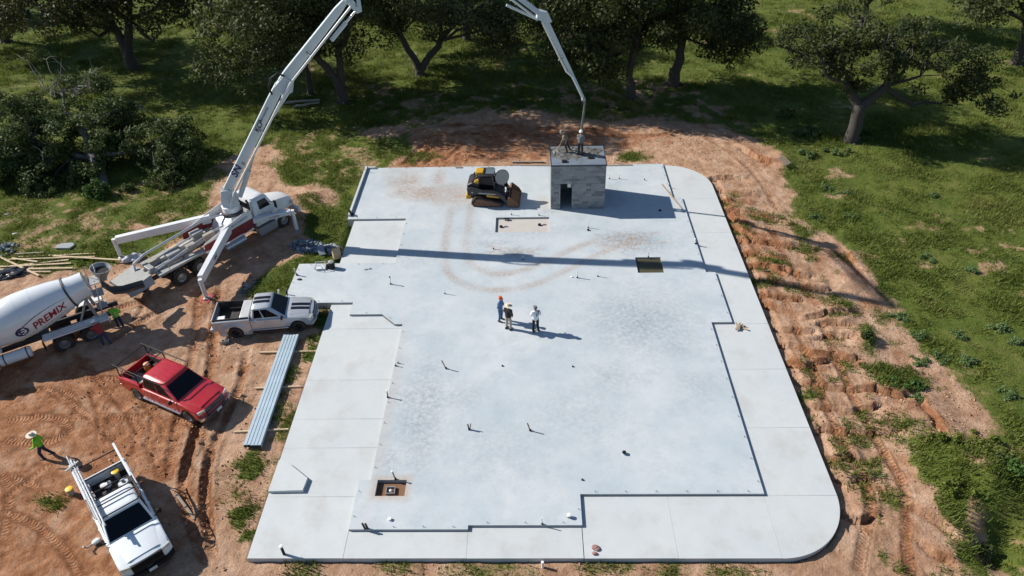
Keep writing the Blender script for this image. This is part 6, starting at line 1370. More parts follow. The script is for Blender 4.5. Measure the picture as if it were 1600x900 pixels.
def person(label, loc, heading, J, shirt, trousers, shoes, hat=None, sleeve='long', H=1.0, look=0.0, extra=None, group=None):
    """J: joints in metres, x forward, y left, z up from the ground; hip, chest, neck, head, and for L/R: shoulder elbow hand, hipj knee ankle"""
    t = thing('person', label, 'person', loc, heading, group); g = {k: Vector(v)*H for k, v in J.items()}
    body = MB(); sh = MB(); tr = MB()
    up = (g['neck']-g['hip']).normalized(); fw = Vector((math.cos(look), math.sin(look), 0))
    torso = [(g['hip'], g['hip'].lerp(g['chest'], .5), .125, .125), (g['hip'].lerp(g['chest'], .5), g['chest'], .125, .14)]
    lat = (g['shL']-g['shR']).normalized()
    torso += [(g['hip']+lat*.06, g['chest']+lat*.08, .11, .115), (g['hip']-lat*.06, g['chest']-lat*.08, .11, .115), (g['shL'], g['shR'], .075, .075)]
    capsules(body, torso); capsules(body, [(g['chest'], g['neck'], .07, .058), (g['neck'], g['head']-up*.03, .055, .06)])
    grow = lambda S, k: [(a, b, r0+k, r1+k) for a, b, r0, r1 in S]
    capsules(sh, grow(torso, .016))
    for s in 'LR':
        arm = [(g['sh'+s], g['el'+s], .055, .043), (g['el'+s], g['ha'+s], .041, .030)]; capsules(body, arm)
        capsules(sh, grow([arm[0]], .018) if sleeve == 'long' else [(g['sh'+s], g['sh'+s].lerp(g['el'+s], .75), .075, .070)])
        if sleeve == 'long': capsules(sh, [(g['el'+s], g['el'+s].lerp(g['ha'+s], .85), .058, .046)])
        leg = [(g['hj'+s], g['kn'+s], .085, .058), (g['kn'+s], g['an'+s], .055, .040)]; capsules(body, leg); capsules(tr, [(g['hj'+s], g['kn'+s], .102, .080), (g['kn'+s], g['an'+s]+Vector((0, 0, .02)), .078, .066)])
    capsules(tr, [(g['hjL'], g['hjR'], .105, .105), (g['hip']-lat*.03, g['hip']+lat*.03+up*.06, .135, .13)])
    # head with brow, nose, jaw and ears
    hd = g['head']; side = Vector((-fw.y, fw.x, 0)); zz = Vector((0, 0, 1))
    body.ball(hd+zz*.03, .098, 14, 10, (1.0, .86, 1.12)); body.ball(hd+fw*.035-zz*.055, .066, 10, 8); body.tube([hd+fw*.088+zz*.02, hd+fw*.122-zz*.025], [.012, .02], 6); body.ball(hd+fw*.085-zz*.068, .026, 8, 6, (.6, 1.2, .5))
    for k in (1, -1): body.ball(hd+side*(.086*k), .026, 8, 6, (.6, .5, 1.2)); body.ball(hd+fw*.082+side*(.034*k)+zz*.022, .017, 6, 5)
    for s in 'LR': body.ball(g['ha'+s]+(g['ha'+s]-g['el'+s]).normalized()*.045, .042, 10, 6, (1, .8, 1)); body.ball(g['an'+s]+Vector((.05, 0, -.03)), .05, 8, 6, (1.6, .8, .7))
    me = fuse(body, .024)
    # fingers rooted in the palms, unequal and bent
    fm = MB()
    for s in 'LR':
        d = (g['ha'+s]-g['el'+s]).normalized(); pc = g['ha'+s]+d*.055; ac = d.cross(zz)
        ac = ac.normalized() if ac.length > .1 else Vector((0, 1, 0)); dn = d.cross(ac)
        for k, L_ in ((-1.5, .060), (-.5, .072), (.5, .068), (1.5, .052)):
            b0 = pc+ac*(k*.019)+d*.02; fm.tube([b0, b0+d*L_*.55+dn*.008, b0+d*L_*.95+dn*.034], [.0095, .009, .007], 6)
        b0 = pc+ac*(.034*(1 if s == 'L' else -1)); fm.tube([b0-d*.02, b0+ac*(.028*(1 if s == 'L' else -1))+d*.012, b0+ac*(.030*(1 if s == 'L' else -1))+d*.045+dn*.012], [.012, .011, .008], 6)
    bm = bmesh.new(); bm.from_mesh(me); fme = fm.mesh('f'); bm.from_mesh(fme); bm.to_mesh(me); bm.free()
    b = finish(me, 'body', SKIN, t)
    finish(fuse(sh, .026), 'shirt', shirt, t); finish(fuse(tr, .026), 'trousers', trousers, t)
    for s in 'LR':
        mb = MB(); a = g['an'+s]; f2 = J.get('ft'+s, (1, 0, 0)); f2 = Vector(f2).normalized(); l2 = Vector((-f2.y, f2.x, 0))
        mb.loft([[a+f2*x+l2*(w*math.cos(q_))+zz*(zc-.0+h_*math.sin(q_)) for q_ in np.linspace(0, 2*PI, 10, endpoint=False)] for x, w, zc, h_ in ((-.10, .035, -.045, .045), (-.05, .05, -.025, .065), (.04, .052, -.045, .045), (.14, .052, -.055, .035), (.19, .03, -.06, .028))]); mb.build('shoe', shoes, t, smooth=True, angle=60)
    mb = MB(); mb.ball(hd+zz*.045-fw*.012, .103, 14, 10, (1.0, .88, 1.10)); hm_ = mb.mesh('hair'); bm = bmesh.new(); bm.from_mesh(hm_); bmesh.ops.delete(bm, geom=[v for v in bm.verts if (v.co-hd).dot(fw) > .045 and (v.co-hd).z < .075 or (v.co-hd).z < -.02], context='VERTS'); bm.to_mesh(hm_); bm.free(); finish(hm_, 'hair', HAIR, t)
    if hat:
        kind, hm = hat; M = Matrix.Translation(hd+zz*.075); M2 = M @ zz.rotation_difference((up*.35+zz).normalized()).to_matrix().to_4x4()
        mb = MB(M2)
        if kind == 'straw': mb.lathe([(.24, .012), (.235, .0), (.13, .0), (.112, .02), (.105, .10), (.085, .135), (.03, .128)], 24)
        elif kind == 'cap':
            mb.lathe([(.108, -.01), (.108, .03), (.09, .085), (.04, .105)], 18); mb.prism([(p_[0], p_[1]) for p_ in [((fw*.08+side*.075).x, (fw*.08+side*.075).y), ((fw*.20+side*.05).x, (fw*.20+side*.05).y), ((fw*.20-side*.05).x, (fw*.20-side*.05).y), ((fw*.08-side*.075).x, (fw*.08-side*.075).y)]], 'z', -.005, .01)
        elif kind == 'hard': mb.lathe([(.15, -.01), (.145, .0), (.125, .005), (.122, .05), (.10, .10), (.05, .128)], 20); mb.box((fw.x*.12, fw.y*.12, .0), (.10, .16, .012))
        mb.build('hat', hm, t, smooth=True, angle=50)
    if extra: extra(t, g)
    return t
def stand(**kw):
    J = dict(hip=(0, 0, .95), chest=(.01, 0, 1.28), neck=(.02, 0, 1.46), head=(.04, 0, 1.62), shL=(.01, .185, 1.40), shR=(.01, -.185, 1.40), elL=(-.02, .25, 1.12), elR=(-.02, -.25, 1.12), haL=(.08, .25, .88), haR=(.08, -.25, .88),
             hjL=(0, .095, .90), hjR=(0, -.095, .90), knL=(.03, .12, .50), knR=(.03, -.12, .50), anL=(-.01, .14, .10), anR=(-.01, -.14, .10))
    J.update(kw); return J
gv = survey(783, 500.5); W3 = 'three people conferring on the slab'
person('person in blue shirt and jeans with orange cap, rear left of the three', (-1.80, 31.45, 0), math.radians(-25), stand(haL=(.30, .08, 1.08), elL=(.05, .26, 1.12), haR=(.22, -.16, .98)), cloth('shirt_blue', (.13, .22, .40)), cloth('jeans', (.06, .12, .24)), BLACK(), ('cap', cloth('cap_orange', (.62, .10, .03))), look=-.3)
person('person in black shirt, khaki trousers and straw hat with hand on hip', (-1.33, 30.72, 0), math.radians(60), stand(elR=(-.12, -.36, 1.14), haR=(.02, -.20, .98), elL=(.02, .27, 1.13), haL=(.24, .14, 1.10)), cloth('shirt_black', (.012, .012, .014)), cloth('khaki', (.36, .31, .25)), BLACK(), ('straw', pm('straw', (.62, .54, .42), .8, var=.15)), 'short', look=.5)
def bag_strap(t, g):
    mb = MB(); mb.tube([(.13, -.16, 1.40), (-.02, -.20, 1.50), (-.15, -.10, 1.38), (-.16, .02, 1.22)], .022, 6); mb.box((.10, -.27, 1.20), (.10, .09, .17)); mb.build('shoulder_strap', BLACK(), t)
person('person in white shirt and black trousers with arms folded, right of the three', (.20, 30.50, 0), math.radians(105), stand(elL=(.08, .26, 1.16), haL=(.24, -.02, 1.18), elR=(.08, -.26, 1.16), haR=(.24, .04, 1.14)), cloth('shirt_white', (.74, .76, .78)), cloth('trousers_black', (.012, .013, .018)), BLACK(), ('cap', cloth('cap_grey', (.13, .14, .15))), 'short', look=.2, extra=bag_strap)
def vest(t, g):
    mb = MB(); mb.tube([(-.14, .10, 1.02), (-.16, .10, 1.35)], .02, 6); mb.tube([(-.14, -.10, 1.02), (-.16, -.10, 1.35)], .02, 6); mb.tube([(.0, .17, 1.12), (-.15, 0, 1.12), (0, -.17, 1.12)], .02, 6); mb.build('reflective_tape', pm('tape', (.55, .6, .35), .4), t)
hiv = cloth('hi_vis_green', (.17, .52, .03)); navy = cloth('navy', (.02, .025, .06))
person('person in bright green shirt and straw hat walking on the clay', (-23.45, 22.10, -.42), math.radians(200), stand(chest=(.02, 0, 1.28), neck=(.04, 0, 1.46), head=(.07, 0, 1.61), shL=(.02, .185, 1.40), shR=(.02, -.185, 1.40), elL=(.12, .27, 1.10), haL=(.34, .22, 1.02), elR=(-.10, -.27, 1.13), haR=(-.10, -.26, .88), knL=(.16, .11, .52), anL=(.12, .12, .10), knR=(-.02, -.11, .50), anR=(-.22, -.12, .12)), hiv, navy, BLACK(), ('straw', pm('straw', (.62, .54, .42), .8)), extra=None)
person('person in green hi-vis shirt standing behind the mixer', (-24.05, 31.55, -.42), math.radians(100), stand(elL=(.10, .26, 1.15), haL=(.32, .20, 1.20), elR=(.10, -.26, 1.15), haR=(.30, -.15, 1.15)), hiv, navy, BLACK(), ('cap', BLACK()), extra=vest)
person('person in red shirt and hard hat leaning at the mixer rear wheel', (-24.30, 30.15, -.42), math.radians(150), stand(chest=(.14, 0, 1.24), neck=(.24, 0, 1.39), head=(.30, 0, 1.53), shL=(.17, .185, 1.33), shR=(.17, -.185, 1.33), elL=(.32, .25, 1.10), haL=(.55, .20, 1.18), elR=(.30, -.25, 1.10), haR=(.52, -.20, 1.12), knL=(.06, .12, .50), knR=(-.08, -.12, .50), anL=(.02, .14, .10), anR=(-.28, -.14, .10)), cloth('shirt_red', (.30, .03, .03)), cloth('jeans_dark', (.03, .045, .10)), BLACK(), ('hard', PVC()))
def shovel(t, g):
    mb = MB(); mb.tube([(.10, 0, 1.10), (.85, .1, .10)], .018, 6); mb.build('handle', WOOD(), t); mb = MB(); mb.box((.92, .1, .06), (.12, .55, .03)); mb.build('screed_blade', GREYM(), t)
tanw = cloth('work_tan', (.20, .17, .13)); drk = cloth('work_dark', (.05, .048, .045))
person('person bending forward to rake wet concrete on the block room roof', (2.52, 45.30, BZ if 'BZ' in globals() else 3.45), math.radians(185), stand(chest=(.18, 0, 1.22), neck=(.30, 0, 1.35), head=(.38, 0, 1.46), shL=(.22, .185, 1.30), shR=(.22, -.185, 1.30), elL=(.32, .20, 1.04), haL=(.40, .08, .80), elR=(.28, -.20, 1.04), haR=(.26, -.05, .92), knL=(.10, .12, .50), knR=(-.06, -.12, .50), anL=(.02, .14, .10), anR=(-.24, -.14, .10)), tanw, drk, BLACK(), ('hard', pm('helmet_dim', (.16, .15, .14), .6)), extra=shovel)
person('person in dark clothes holding the pump hose on the block room roof', (3.42, 44.86, BZ if 'BZ' in globals() else 3.45), math.radians(75), stand(elL=(.06, .24, 1.14), haL=(.20, .05, 1.08), elR=(.06, -.24, 1.14), haR=(.20, -.05, .98)), cloth('work_grey', (.16, .16, .16)), drk, BLACK(), ('hard', PVC()))
# ================================================================== trees and plants
def leaf_mat(name, dark, mid, light, trans=0.32):
    m = bpy.data.materials.new(name); n, l, b = nodes(m)
    a = n.new('ShaderNodeAttribute'); a.attribute_name = 'tone'
    r = n.new('ShaderNodeValToRGB'); e = r.color_ramp.elements; e[0].position = 0; e[0].color = dark+(1,); e[1].position = 1; e[1].color = light+(1,); q = e.new(.5); q.color = mid+(1,)
    l.new(a.outputs['Fac'], r.inputs[0]); l.new(r.outputs[0], b.inputs['Base Color']); b.inputs['Roughness'].default_value = .62; b.inputs['Specular IOR Level'].default_value = .25
    t = n.new('ShaderNodeBsdfTranslucent'); l.new(r.outputs[0], t.inputs['Color']); mx = n.new('ShaderNodeMixShader'); mx.inputs[0].default_value = trans
    l.new(b.outputs[0], mx.inputs[1]); l.new(t.outputs[0], mx.inputs[2]); l.new(mx.outputs[0], n['Material Output'].inputs['Surface']); return m
OAK = leaf_mat('oak_leaves', (.026, .038, .011), (.056, .074, .021), (.105, .120, .036))
OLIVE = leaf_mat('olive_leaves', (.040, .054, .018), (.080, .096, .034), (.135, .148, .062))
RUSTY = leaf_mat('rusty_leaves', (.030, .038, .012), (.064, .066, .020), (.125, .104, .030))
LIME = leaf_mat('bright_leaves', (.035, .075, .014), (.065, .13, .024), (.11, .19, .045))
SCRUB = leaf_mat('scrub_leaves', (.042, .066, .017), (.078, .110, .030), (.130, .160, .055))
BLADE = leaf_mat('grass_blades', (.072, .104, .015), (.135, .176, .028), (.230, .220, .064), .38)
WEED = leaf_mat('weed_leaves', (.075, .125, .040), (.125, .19, .065), (.20, .27, .11), .3)
def tri_mesh(name, V, tone, per, mat, quads=True):
    """V: (k*per,3) corners; one face per group of `per` vertices"""
    k = len(V)//per; me = bpy.data.meshes.new(name); me.vertices.add(len(V)); me.vertices.foreach_set('co', V.astype(np.float32).ravel())
    me.loops.add(len(V)); me.loops.foreach_set('vertex_index', np.arange(len(V), dtype=np.int32)); me.polygons.add(k); me.polygons.foreach_set('loop_start', np.arange(0, len(V), per, dtype=np.int32))
    me.update(); attr(me, 'tone', np.repeat(tone, per)); me.materials.append(mat); return me
def leaves(rg, C, R, count, size, flat=.65, tone0=None):
    """leaf sprays scattered in and on lumpy clusters C (k,3) of radius R (k,)"""
    k = len(C); w = R**2; idx = rg.choice(k, count, p=w/w.sum()); d = rg.normal(size=(count, 3)); d /= np.linalg.norm(d, axis=1, keepdims=True)
    rad = R[idx]*rg.uniform(.25, 1.08, count)**.6; P = C[idx]+d*rad[:, None]*np.array([1, 1, flat]); P += rg.normal(scale=.05, size=P.shape)
    nrm = d*.5+rg.normal(size=(count, 3))*.55+np.array([0, 0, .45]); nrm /= np.linalg.norm(nrm, axis=1, keepdims=True)
    t = np.cross(nrm, rg.normal(size=(count, 3))); t /= np.linalg.norm(t, axis=1, keepdims=True)+1e-9; b = np.cross(nrm, t)
    s = size*rg.uniform(.55, 1.25, count)[:, None]; q = .55*s
    V = np.stack([P-t*s*.5, P+b*q*.5+nrm*s*.08, P+t*s*.5, P-b*q*.5+nrm*s*.08], 1).reshape(-1, 3)
    ct = rg.uniform(.2, .75, k) if tone0 is None else tone0
    tone = np.clip(ct[idx]+rg.normal(scale=.16, size=count), 0, 1); return V, tone
def limb(mb, a, b, r0, r1, rg, sag=.12, k=6, n=7):
    a, b = np.array(a, float), np.array(b, float); L = np.linalg.norm(b-a); off = rg.normal(scale=L*sag*.5, size=3); pts = []
    for i in range(k):
        t = i/(k-1); p = a+(b-a)*t+off*math.sin(PI*t)+(rg.normal(scale=L*.02, size=3) if 0 < i < k-1 else 0); pts.append(tuple(p))
    mb.tube(pts, [r0+(r1-r0)*(i/(k-1))**.8 for i in range(k)], n); return [np.array(p) for p in pts]
def tree(name, label, base, trunk, crown, n_clu, n_leaf, leaf, mat, seed, r0=.35, gaps=.0, hang=0.0, cat='oak tree', size_c=(.8, 1.6), group='trees behind the site', split=1.6, bare=0):
    """base (x,y); trunk list of (dx,dy,z) fork points; crown list of ellipsoids (dx,dy,z,rx,ry,rz)"""
    rg = np.random.RandomState(seed); z0 = ground_z(*base)-.15; t = thing(name, label, cat, (base[0], base[1], z0), 0, group)
    wood = MB(); forks = []
    limb(wood, (0, 0, -.1), (0, 0, split), r0*1.12, r0*.95, rg, .03, 5, 12)
    for (dx, dy, zf) in trunk:
        P = limb(wood, (0, 0, split-.25), (dx, dy, zf), r0*.85, r0*.62, rg, .08, 6, 10); forks.append((np.array([dx, dy, zf]), r0*.6))
    for k in range(5):
        a = 2*PI*k/5+rg.uniform(-.3, .3); limb(wood, (.0, 0, .35), (r0*2.2*math.cos(a), r0*2.2*math.sin(a), -.05), r0*.55, .08, rg, .05, 4, 6)
    vol = np.array([c[3]*c[4]*c[5] for c in crown])**.67; ci = rg.choice(len(crown), n_clu, p=vol/vol.sum()); C = []
    for i in ci:
        c = crown[i]; d = rg.normal(size=3); d /= np.linalg.norm(d); r = rg.uniform(.15, 1)**.45; p = np.array(c[:3])+d*r*np.array(c[3:6])
        if hang and rg.rand() < .35: p[2] -= hang*rg.rand()
        C.append(p)
    C = np.array(C); R = rg.uniform(size_c[0], size_c[1], n_clu)
    zmin = min(c[2]-c[5] for c in crown); C[:, 2] = np.maximum(C[:, 2], zmin-hang+.3)
    # boughs: a few mains, then twigs to every cluster
    km = min(len(C), 4*len(forks)+8); mains = []; order = rg.permutation(len(C))[:km]
    for i in order:
        f, fr = min(forks, key=lambda q: np.linalg.norm(q[0]-C[i])+rg.uniform(0, 1.5)); L = np.linalg.norm(C[i]-f); mains.append(limb(wood, f, C[i], fr*rg.uniform(.45, .8), .045, rg, .22, 7, 7))
    pts = np.array([p for m_ in mains for p in m_[2:]])
    for i in range(len(C)):
        j = np.argmin(np.linalg.norm(pts-C[i], axis=1)); limb(wood, pts[j], C[i], .05, .015, rg, .2, 4, 5)
    for k in range(bare):
        j = rg.randint(len(pts)); d = rg.normal(size=3); d[2] = abs(d[2])*.6; e = pts[j]+d*rg.uniform(.8, 1.8); limb(wood, pts[j], e, .05, .012, rg, .3, 5, 5)
    wood.build('trunk', bark, t, smooth=True, angle=60)
    V, tone = leaves(rg, C, R, n_leaf, leaf); me = tri_mesh('crown', V, tone, 4, mat); o = bpy.data.objects.new('crown', me); link(o, t); return t
S = lambda x, y: tuple(survey(x, y, -.35)[:2])
tree('oak_tree', 'big dark oak at the upper left above the fallen tree', S(208, 107), [(-.6, .2, 4.5), (.9, .5, 5)], [(0, 0, 10, 9.5, 8.5, 5.4), (-6, -3, 8, 6, 5, 3.8), (5, -2, 8.2, 6, 5, 3.6), (0, 0, 14, 7, 7, 4)], 230, 36000, .36, RUSTY, 11, .6)
tree('oak_tree', 'rust-tinged oak filling the top left corner', S(10, 66), [(.5, 0, 4), (-.8, .3, 4.5)], [(0, 0, 9, 8.5, 7, 5.5), (4, -4, 7.2, 6, 5, 3.8), (0, 0, 13, 6, 6, 4)], 170, 27000, .36, RUSTY, 12, .5)
tree('oak_tree', 'leaning oak just right of the tall boom', S(536, 158), [(-1.9, .3, 4.6), (.3, .6, 5)], [(-4.0, 0, 9.5, 7, 6, 4.8), (.5, 0, 10, 4.6, 6, 4.8), (-7.5, -1.5, 5.6, 4.0, 3.6, 3.2), (-2, -3, 7.6, 5, 3.5, 2.6), (-1, 0, 14, 6, 6.5, 4)], 260, 40000, .33, OAK, 13, .46, hang=1.0, bare=8)
tree('oak_tree', 'slender oak trunk behind the leaning oak near the boom', S(486, 146), [(.4, .2, 5.2)], [(.5, 1, 9.5, 4.6, 4.4, 4.4), (-1, .5, 7.5, 3.4, 3, 2.5)], 80, 13000, .33, OAK, 14, .3)
tree('oak_tree', 'forked oak with a V-shaped trunk above the loader', S(656, 117), [(-1.6, .2, 4.3), (2.3, -.3, 3.6)], [(-2.5, -.5, 10.2, 6.2, 6.5, 4.8), (5, -1.5, 7.6, 6.0, 5.0, 3.2), (8.6, -2.5, 6.0, 3.6, 3.4, 2.5), (-4.5, -2.5, 6.6, 3.4, 3, 2.4), (1, -1, 14, 6.5, 7, 3.6)], 230, 38000, .31, OLIVE, 15, .46, split=.7, hang=1.4, bare=12)
tree('oak_tree', 'dark oak whose crown stands between the two boom arms', S(730, 62), [(.2, .2, 5)], [(-3, 0, 10, 8, 6.5, 5), (-7, -5, 8.4, 5.5, 5, 3.2), (3, -2, 9, 5, 4.5, 3.4)], 140, 22000, .34, OAK, 16, .42)
tree('oak_tree', 'dark upright oak behind the hose end of the boom', S(985, 152), [(.2, .1, 5.2)], [(-.2, 0, 9.4, 5.4, 6, 5), (-5.0, -1.0, 6.6, 4.2, 4, 3.4), (-3.0, -2, 4.8, 2.8, 2.4, 1.8), (0, 0, 12.5, 4.5, 5, 3), (-6, 0, 9.5, 4, 4.5, 3.5)], 220, 36000, .33, OAK, 17, .42, hang=.8)
tree('oak_tree', 'dark oak right of the hose end with a thick trunk', S(1052, 132), [(.3, .2, 5)], [(.4, 0, 9.4, 6.2, 6.5, 5), (4.4, -.8, 5.8, 2.8, 2.8, 3.2), (-3, .5, 7.2, 3.6, 3.4, 2.8), (0, -1, 12.5, 5, 5, 3)], 190, 32000, .33, OAK, 18, .55, hang=1.4)
tree('oak_tree', 'wide spreading oak with open branches right of the site', S(1330, 216), [(1.6, .3, 4.6), (-1.2, .5, 4.9)], [(0, 1.0, 6.8, 4.4, 3.8, 1.9), (5.2, .0, 6.4, 4.4, 3.4, 1.8), (-4.6, 1.5, 7.6, 3.8, 3.0, 1.5), (8.2, -1.2, 4.6, 2.6, 2.2, 1.4), (1, 2, 9.2, 5.0, 4.0, 1.7), (-1.6, .2, 5.8, 2.6, 2.2, 1.3)], 150, 20000, .27, OAK, 19, .50, split=3.3, size_c=(.45, .95), hang=.6, bare=34)
tree('oak_tree', 'far oak in the sunlit field behind the spreading oak', S(1345, 44), [(.3, 0, 4)], [(0, 0, 7.2, 5.6, 5, 3.8)], 80, 12000, .36, OLIVE, 20, .36)
tree('oak_tree', 'olive green oak at the top right corner', S(1588, 96), [(-.6, .2, 4.2), (.8, 0, 4.4)], [(0, 0, 7.8, 7, 5.5, 3.4), (-4.2, .5, 6.4, 4.2, 3.4, 2.4), (0, 0, 11, 5.5, 5, 3)], 150, 25000, .31, OLIVE, 21, .44, bare=10)
for i, (px, py, lb) in enumerate(((-90, 20, 'oak at the far left edge of the field'), (330, 12, 'oak at the very top left of centre behind the boom'), (905, 8, 'oak at the very top behind the hose end'), (600, 6, 'oak at the very top above the forked oak'), (1160, -80, 'oak far up the field at upper right'))):
    tree('oak_tree', lb, S(px, py), [(.3, .2, 4.6)], [(0, 0, 8.2, 6.5, 5.5, 4.4)], 70, 10000, .42, OAK if i % 2 else OLIVE, 30+i, .4)
# ---- storm-felled tree on the left: leaning trunk, low tangled crown, bare limbs
rg = np.random.RandomState(77); fb = S(160, 288); ft = thing('fallen_tree', 'storm-felled oak with leaning grey trunk and tangled low crown at left', 'fallen tree', (fb[0], fb[1], ground_z(*fb)-.1))
wood = MB(); grey_b = pm('grey_bark', (.13, .12, .115), .95, var=.35, scale=5, bump=.7, bscale=12)
P = limb(wood, (.4, -.6, 0), (-2.6, 4.2, 2.6), .42, .26, rg, .05, 7, 10); P2 = limb(wood, (-1.2, 2, 1.2), (-6.5, 3.5, 2.4), .24, .10, rg, .1, 6, 8); P3 = limb(wood, (-2.6, 4.2, 2.6), (1.5, 6.5, 3.6), .22, .08, rg, .15, 6, 8); P4 = limb(wood, (-2.6, 4.2, 2.6), (-5.0, 7.0, 5.5), .22, .06, rg, .15, 7, 8); P5 = limb(wood, (-1.2, 2, 1.2), (4.0, 3.0, 1.4), .2, .07, rg, .15, 6, 8)
cr = [(-3, 3.8, 2.4, 5.2, 3.2, 2.5), (-7.0, 3.2, 3.0, 4.4, 3.2, 3.0), (2.6, 3.8, 1.8, 4.4, 2.8, 2.1), (-3.2, 6.2, 3.8, 4.8, 2.8, 2.4), (-8.5, 1.5, 1.6, 3.0, 2.4, 1.8), (-4, .8, .9, 4.5, 1.8, 1.2), (5.2, 2.0, .8, 2.2, 1.8, 1.0)]
C = []
for k in range(400):
    c = cr[rg.randint(len(cr))]; d = rg.normal(size=3); d /= np.linalg.norm(d); C.append(np.array(c[:3])+d*rg.uniform(.2, 1)**.5*np.array(c[3:6]))
C = np.array(C); C[:, 2] = np.maximum(C[:, 2], .25); R = rg.uniform(.4, .95, len(C)); allp = np.array(P+P2+P3+P4+P5)
for i in range(0, len(C), 2):
    j = np.argmin(np.linalg.norm(allp-C[i], axis=1)); limb(wood, allp[j], C[i], .05, .015, rg, .2, 4, 5)
wood.build('trunk', grey_b, ft, smooth=True, angle=60)
dead = MB()
for k in range(52):      # bare bleached twigs poking out of the top and the left end
    if k < 20: a = np.array([-4.0, 6.5, 5.0])+rg.normal(size=3)*[1.1, .5, .5]; b = a+np.array([rg.uniform(-1.6, 1.8), rg.uniform(-.4, .4), rg.uniform(.5, 2.6)])
    elif k < 32: a = np.array([-9, 2, 2.6])+rg.normal(size=3)*[.8, .6, .6]; b = a+np.array([rg.uniform(-1.5, 1.0), rg.uniform(-.6, .6), rg.uniform(-.2, 1.5)])
    else: a = C[rg.randint(len(C))]; b = a+np.array([rg.uniform(-1.3, 1.5), rg.uniform(-.5, .5), rg.uniform(.3, 1.5)])
    Q = limb(dead, a, b, .04, .010, rg, .3, 5, 5); limb(dead, Q[2], Q[2]+rg.normal(size=3)*[.6, .3, .5], .02, .007, rg, .2, 4, 4)
o = dead.build('bare_twigs', deadw, ft, smooth=True, angle=60); o['kind'] = 'stuff'
V, tone = leaves(rg, C, R, 72000, .25); me = tri_mesh('crown', V, tone, 4, SCRUB); o = bpy.data.objects.new('crown', me); link(o, ft)
def bush(name, label, base, rx, ry, h, count, leaf, mat, seed, cat='bush', group=None):
    rg = np.random.RandomState(seed); z0 = ground_z(*base); t = thing(name, label, cat, (base[0], base[1], z0-.03), 0, group); k = max(8, int(rx*ry*h*14)); C = []
    for _ in range(k):
        d = rg.normal(size=3); d /= np.linalg.norm(d); d[2] = abs(d[2]); C.append(d*rg.uniform(.2, 1)**.5*np.array([rx, ry, h]))
    C = np.array(C); R = rg.uniform(.18, .36, k)*max(.5, h); w = MB()
    for i in range(0, k, 2): limb(w, (0, 0, 0), C[i], .025, .008, rg, .2, 4, 4)
    w.build('stems', bark, t); V, tone = leaves(rg, C, R, count, leaf); me = tri_mesh('foliage', V, tone, 4, mat); o = bpy.data.objects.new('foliage', me); link(o, t); return t
bush('bush', 'bright green bush in front of the fallen tree', S(156, 306), 1.1, .9, 1.3, 3200, .16, LIME, 41)
bush('bush', 'low dark bush right of the fallen tree', S(262, 288), 1.8, 1.0, .9, 3200, .16, SCRUB, 42); bush('bush', 'scrubby dark bush left of the bright green one', S(60, 300), 2.2, 1.1, 1.0, 3600, .17, SCRUB, 43); bush('bush', 'small leafy bush between fallen tree and grass', S(205, 300), .9, .7, .7, 1600, .15, SCRUB, 44)
for i, (px, py, rx, h, mt, lb) in enumerate(((1585, 745, .9, .8, LIME, 'bright leafy bush at the right edge of the picture'), (1510, 715, 1.1, .40, BLADE, 'weedy mound covering the bank at lower right'), (1545, 690, 1.0, .35, BLADE, 'dark weedy clump above the bank at lower right'), (1470, 700, .8, .45, BLADE, 'grassy hump crowning the lower right bank'), (1415, 595, 1.3, .45, LIME, 'bright green tuft by the pale sand right of the slab'), (1355, 530, .6, .4, SCRUB, 'dark tuft on the washed clay right of the slab'), (1560, 735, .9, .45, SCRUB, 'dark weeds left of the bright bush at the right edge'), (1490, 770, .8, .28, BLADE, 'weeds below the bank at lower right'), (1540, 850, .5, .4, SCRUB, 'bush shading the hollow in the lower right corner'),
                                          (1265, 205, 1.5, .7, SCRUB, 'dark scrub left of the spreading oak trunk'), (1310, 235, 1.3, .5, WEED, 'pale weeds at the foot of the spreading oak'), (1360, 210, 1.2, .6, SCRUB, 'dark scrub right of the spreading oak trunk'), (1262, 240, 1.0, .45, WEED, 'pale weeds on the edge of the clay near the spreading oak'), (1230, 175, 1.4, .5, SCRUB, 'scrub in the shade behind the far right corner'), (800, 165, 1.8, .35, SCRUB, 'low scrub in the shade above the loader'), (960, 168, 1.4, .35, SCRUB, 'low scrub at the foot of the upright oak'))):
    bush('bush', lb, S(px, py), rx, rx*.7, h, int(800*rx*rx+300), .15, mt, 60+i)
# broad pale weeds on the right-hand meadow
wl = [(1440, 520), (1405, 490), (1440, 560), (1500, 520), (1565, 510), (1590, 530), (1470, 555), (1515, 560), (1330, 335), (1322, 300), (1290, 290), (1275, 335), (1460, 300), (1450, 400), (1520, 420), (1580, 610), (1440, 620)]
for i, (px, py) in enumerate(wl):
    rgx = np.random.RandomState(200+i); b_ = S(px, py)
    names = ('pale broadleaf weed at the sand edge, nearest the slab of those in the right meadow', 'pale broadleaf weed at the top of the sand tongue', 'pale broadleaf weed on the point of the sand tongue', 'pale weed alone in mid meadow right of the sand', 'pale weed patch near the right picture edge', 'pale weed touching the right picture edge in mid meadow', 'pale weed in the dark grass below the sand point', 'bright pale weed right of the sand point',
             'pale weed by the clay edge below the spreading oak', 'pale weed below the oak trunk, upper one', 'pale weed on the clay side of the oak', 'pale weed at the clay edge below others', 'pale weed out in the meadow below the oak shadow', 'pale weed in the meadow right of the clay', 'pale weed in the open meadow at far right', 'pale weed at the right edge above the bank', 'pale weed beside the second sand patch')
    bush('weed', names[i], b_, .55+.25*rgx.rand(), .45, .24, 800, .11, WEED, 300+i, 'weed', 'pale weeds in the right meadow')
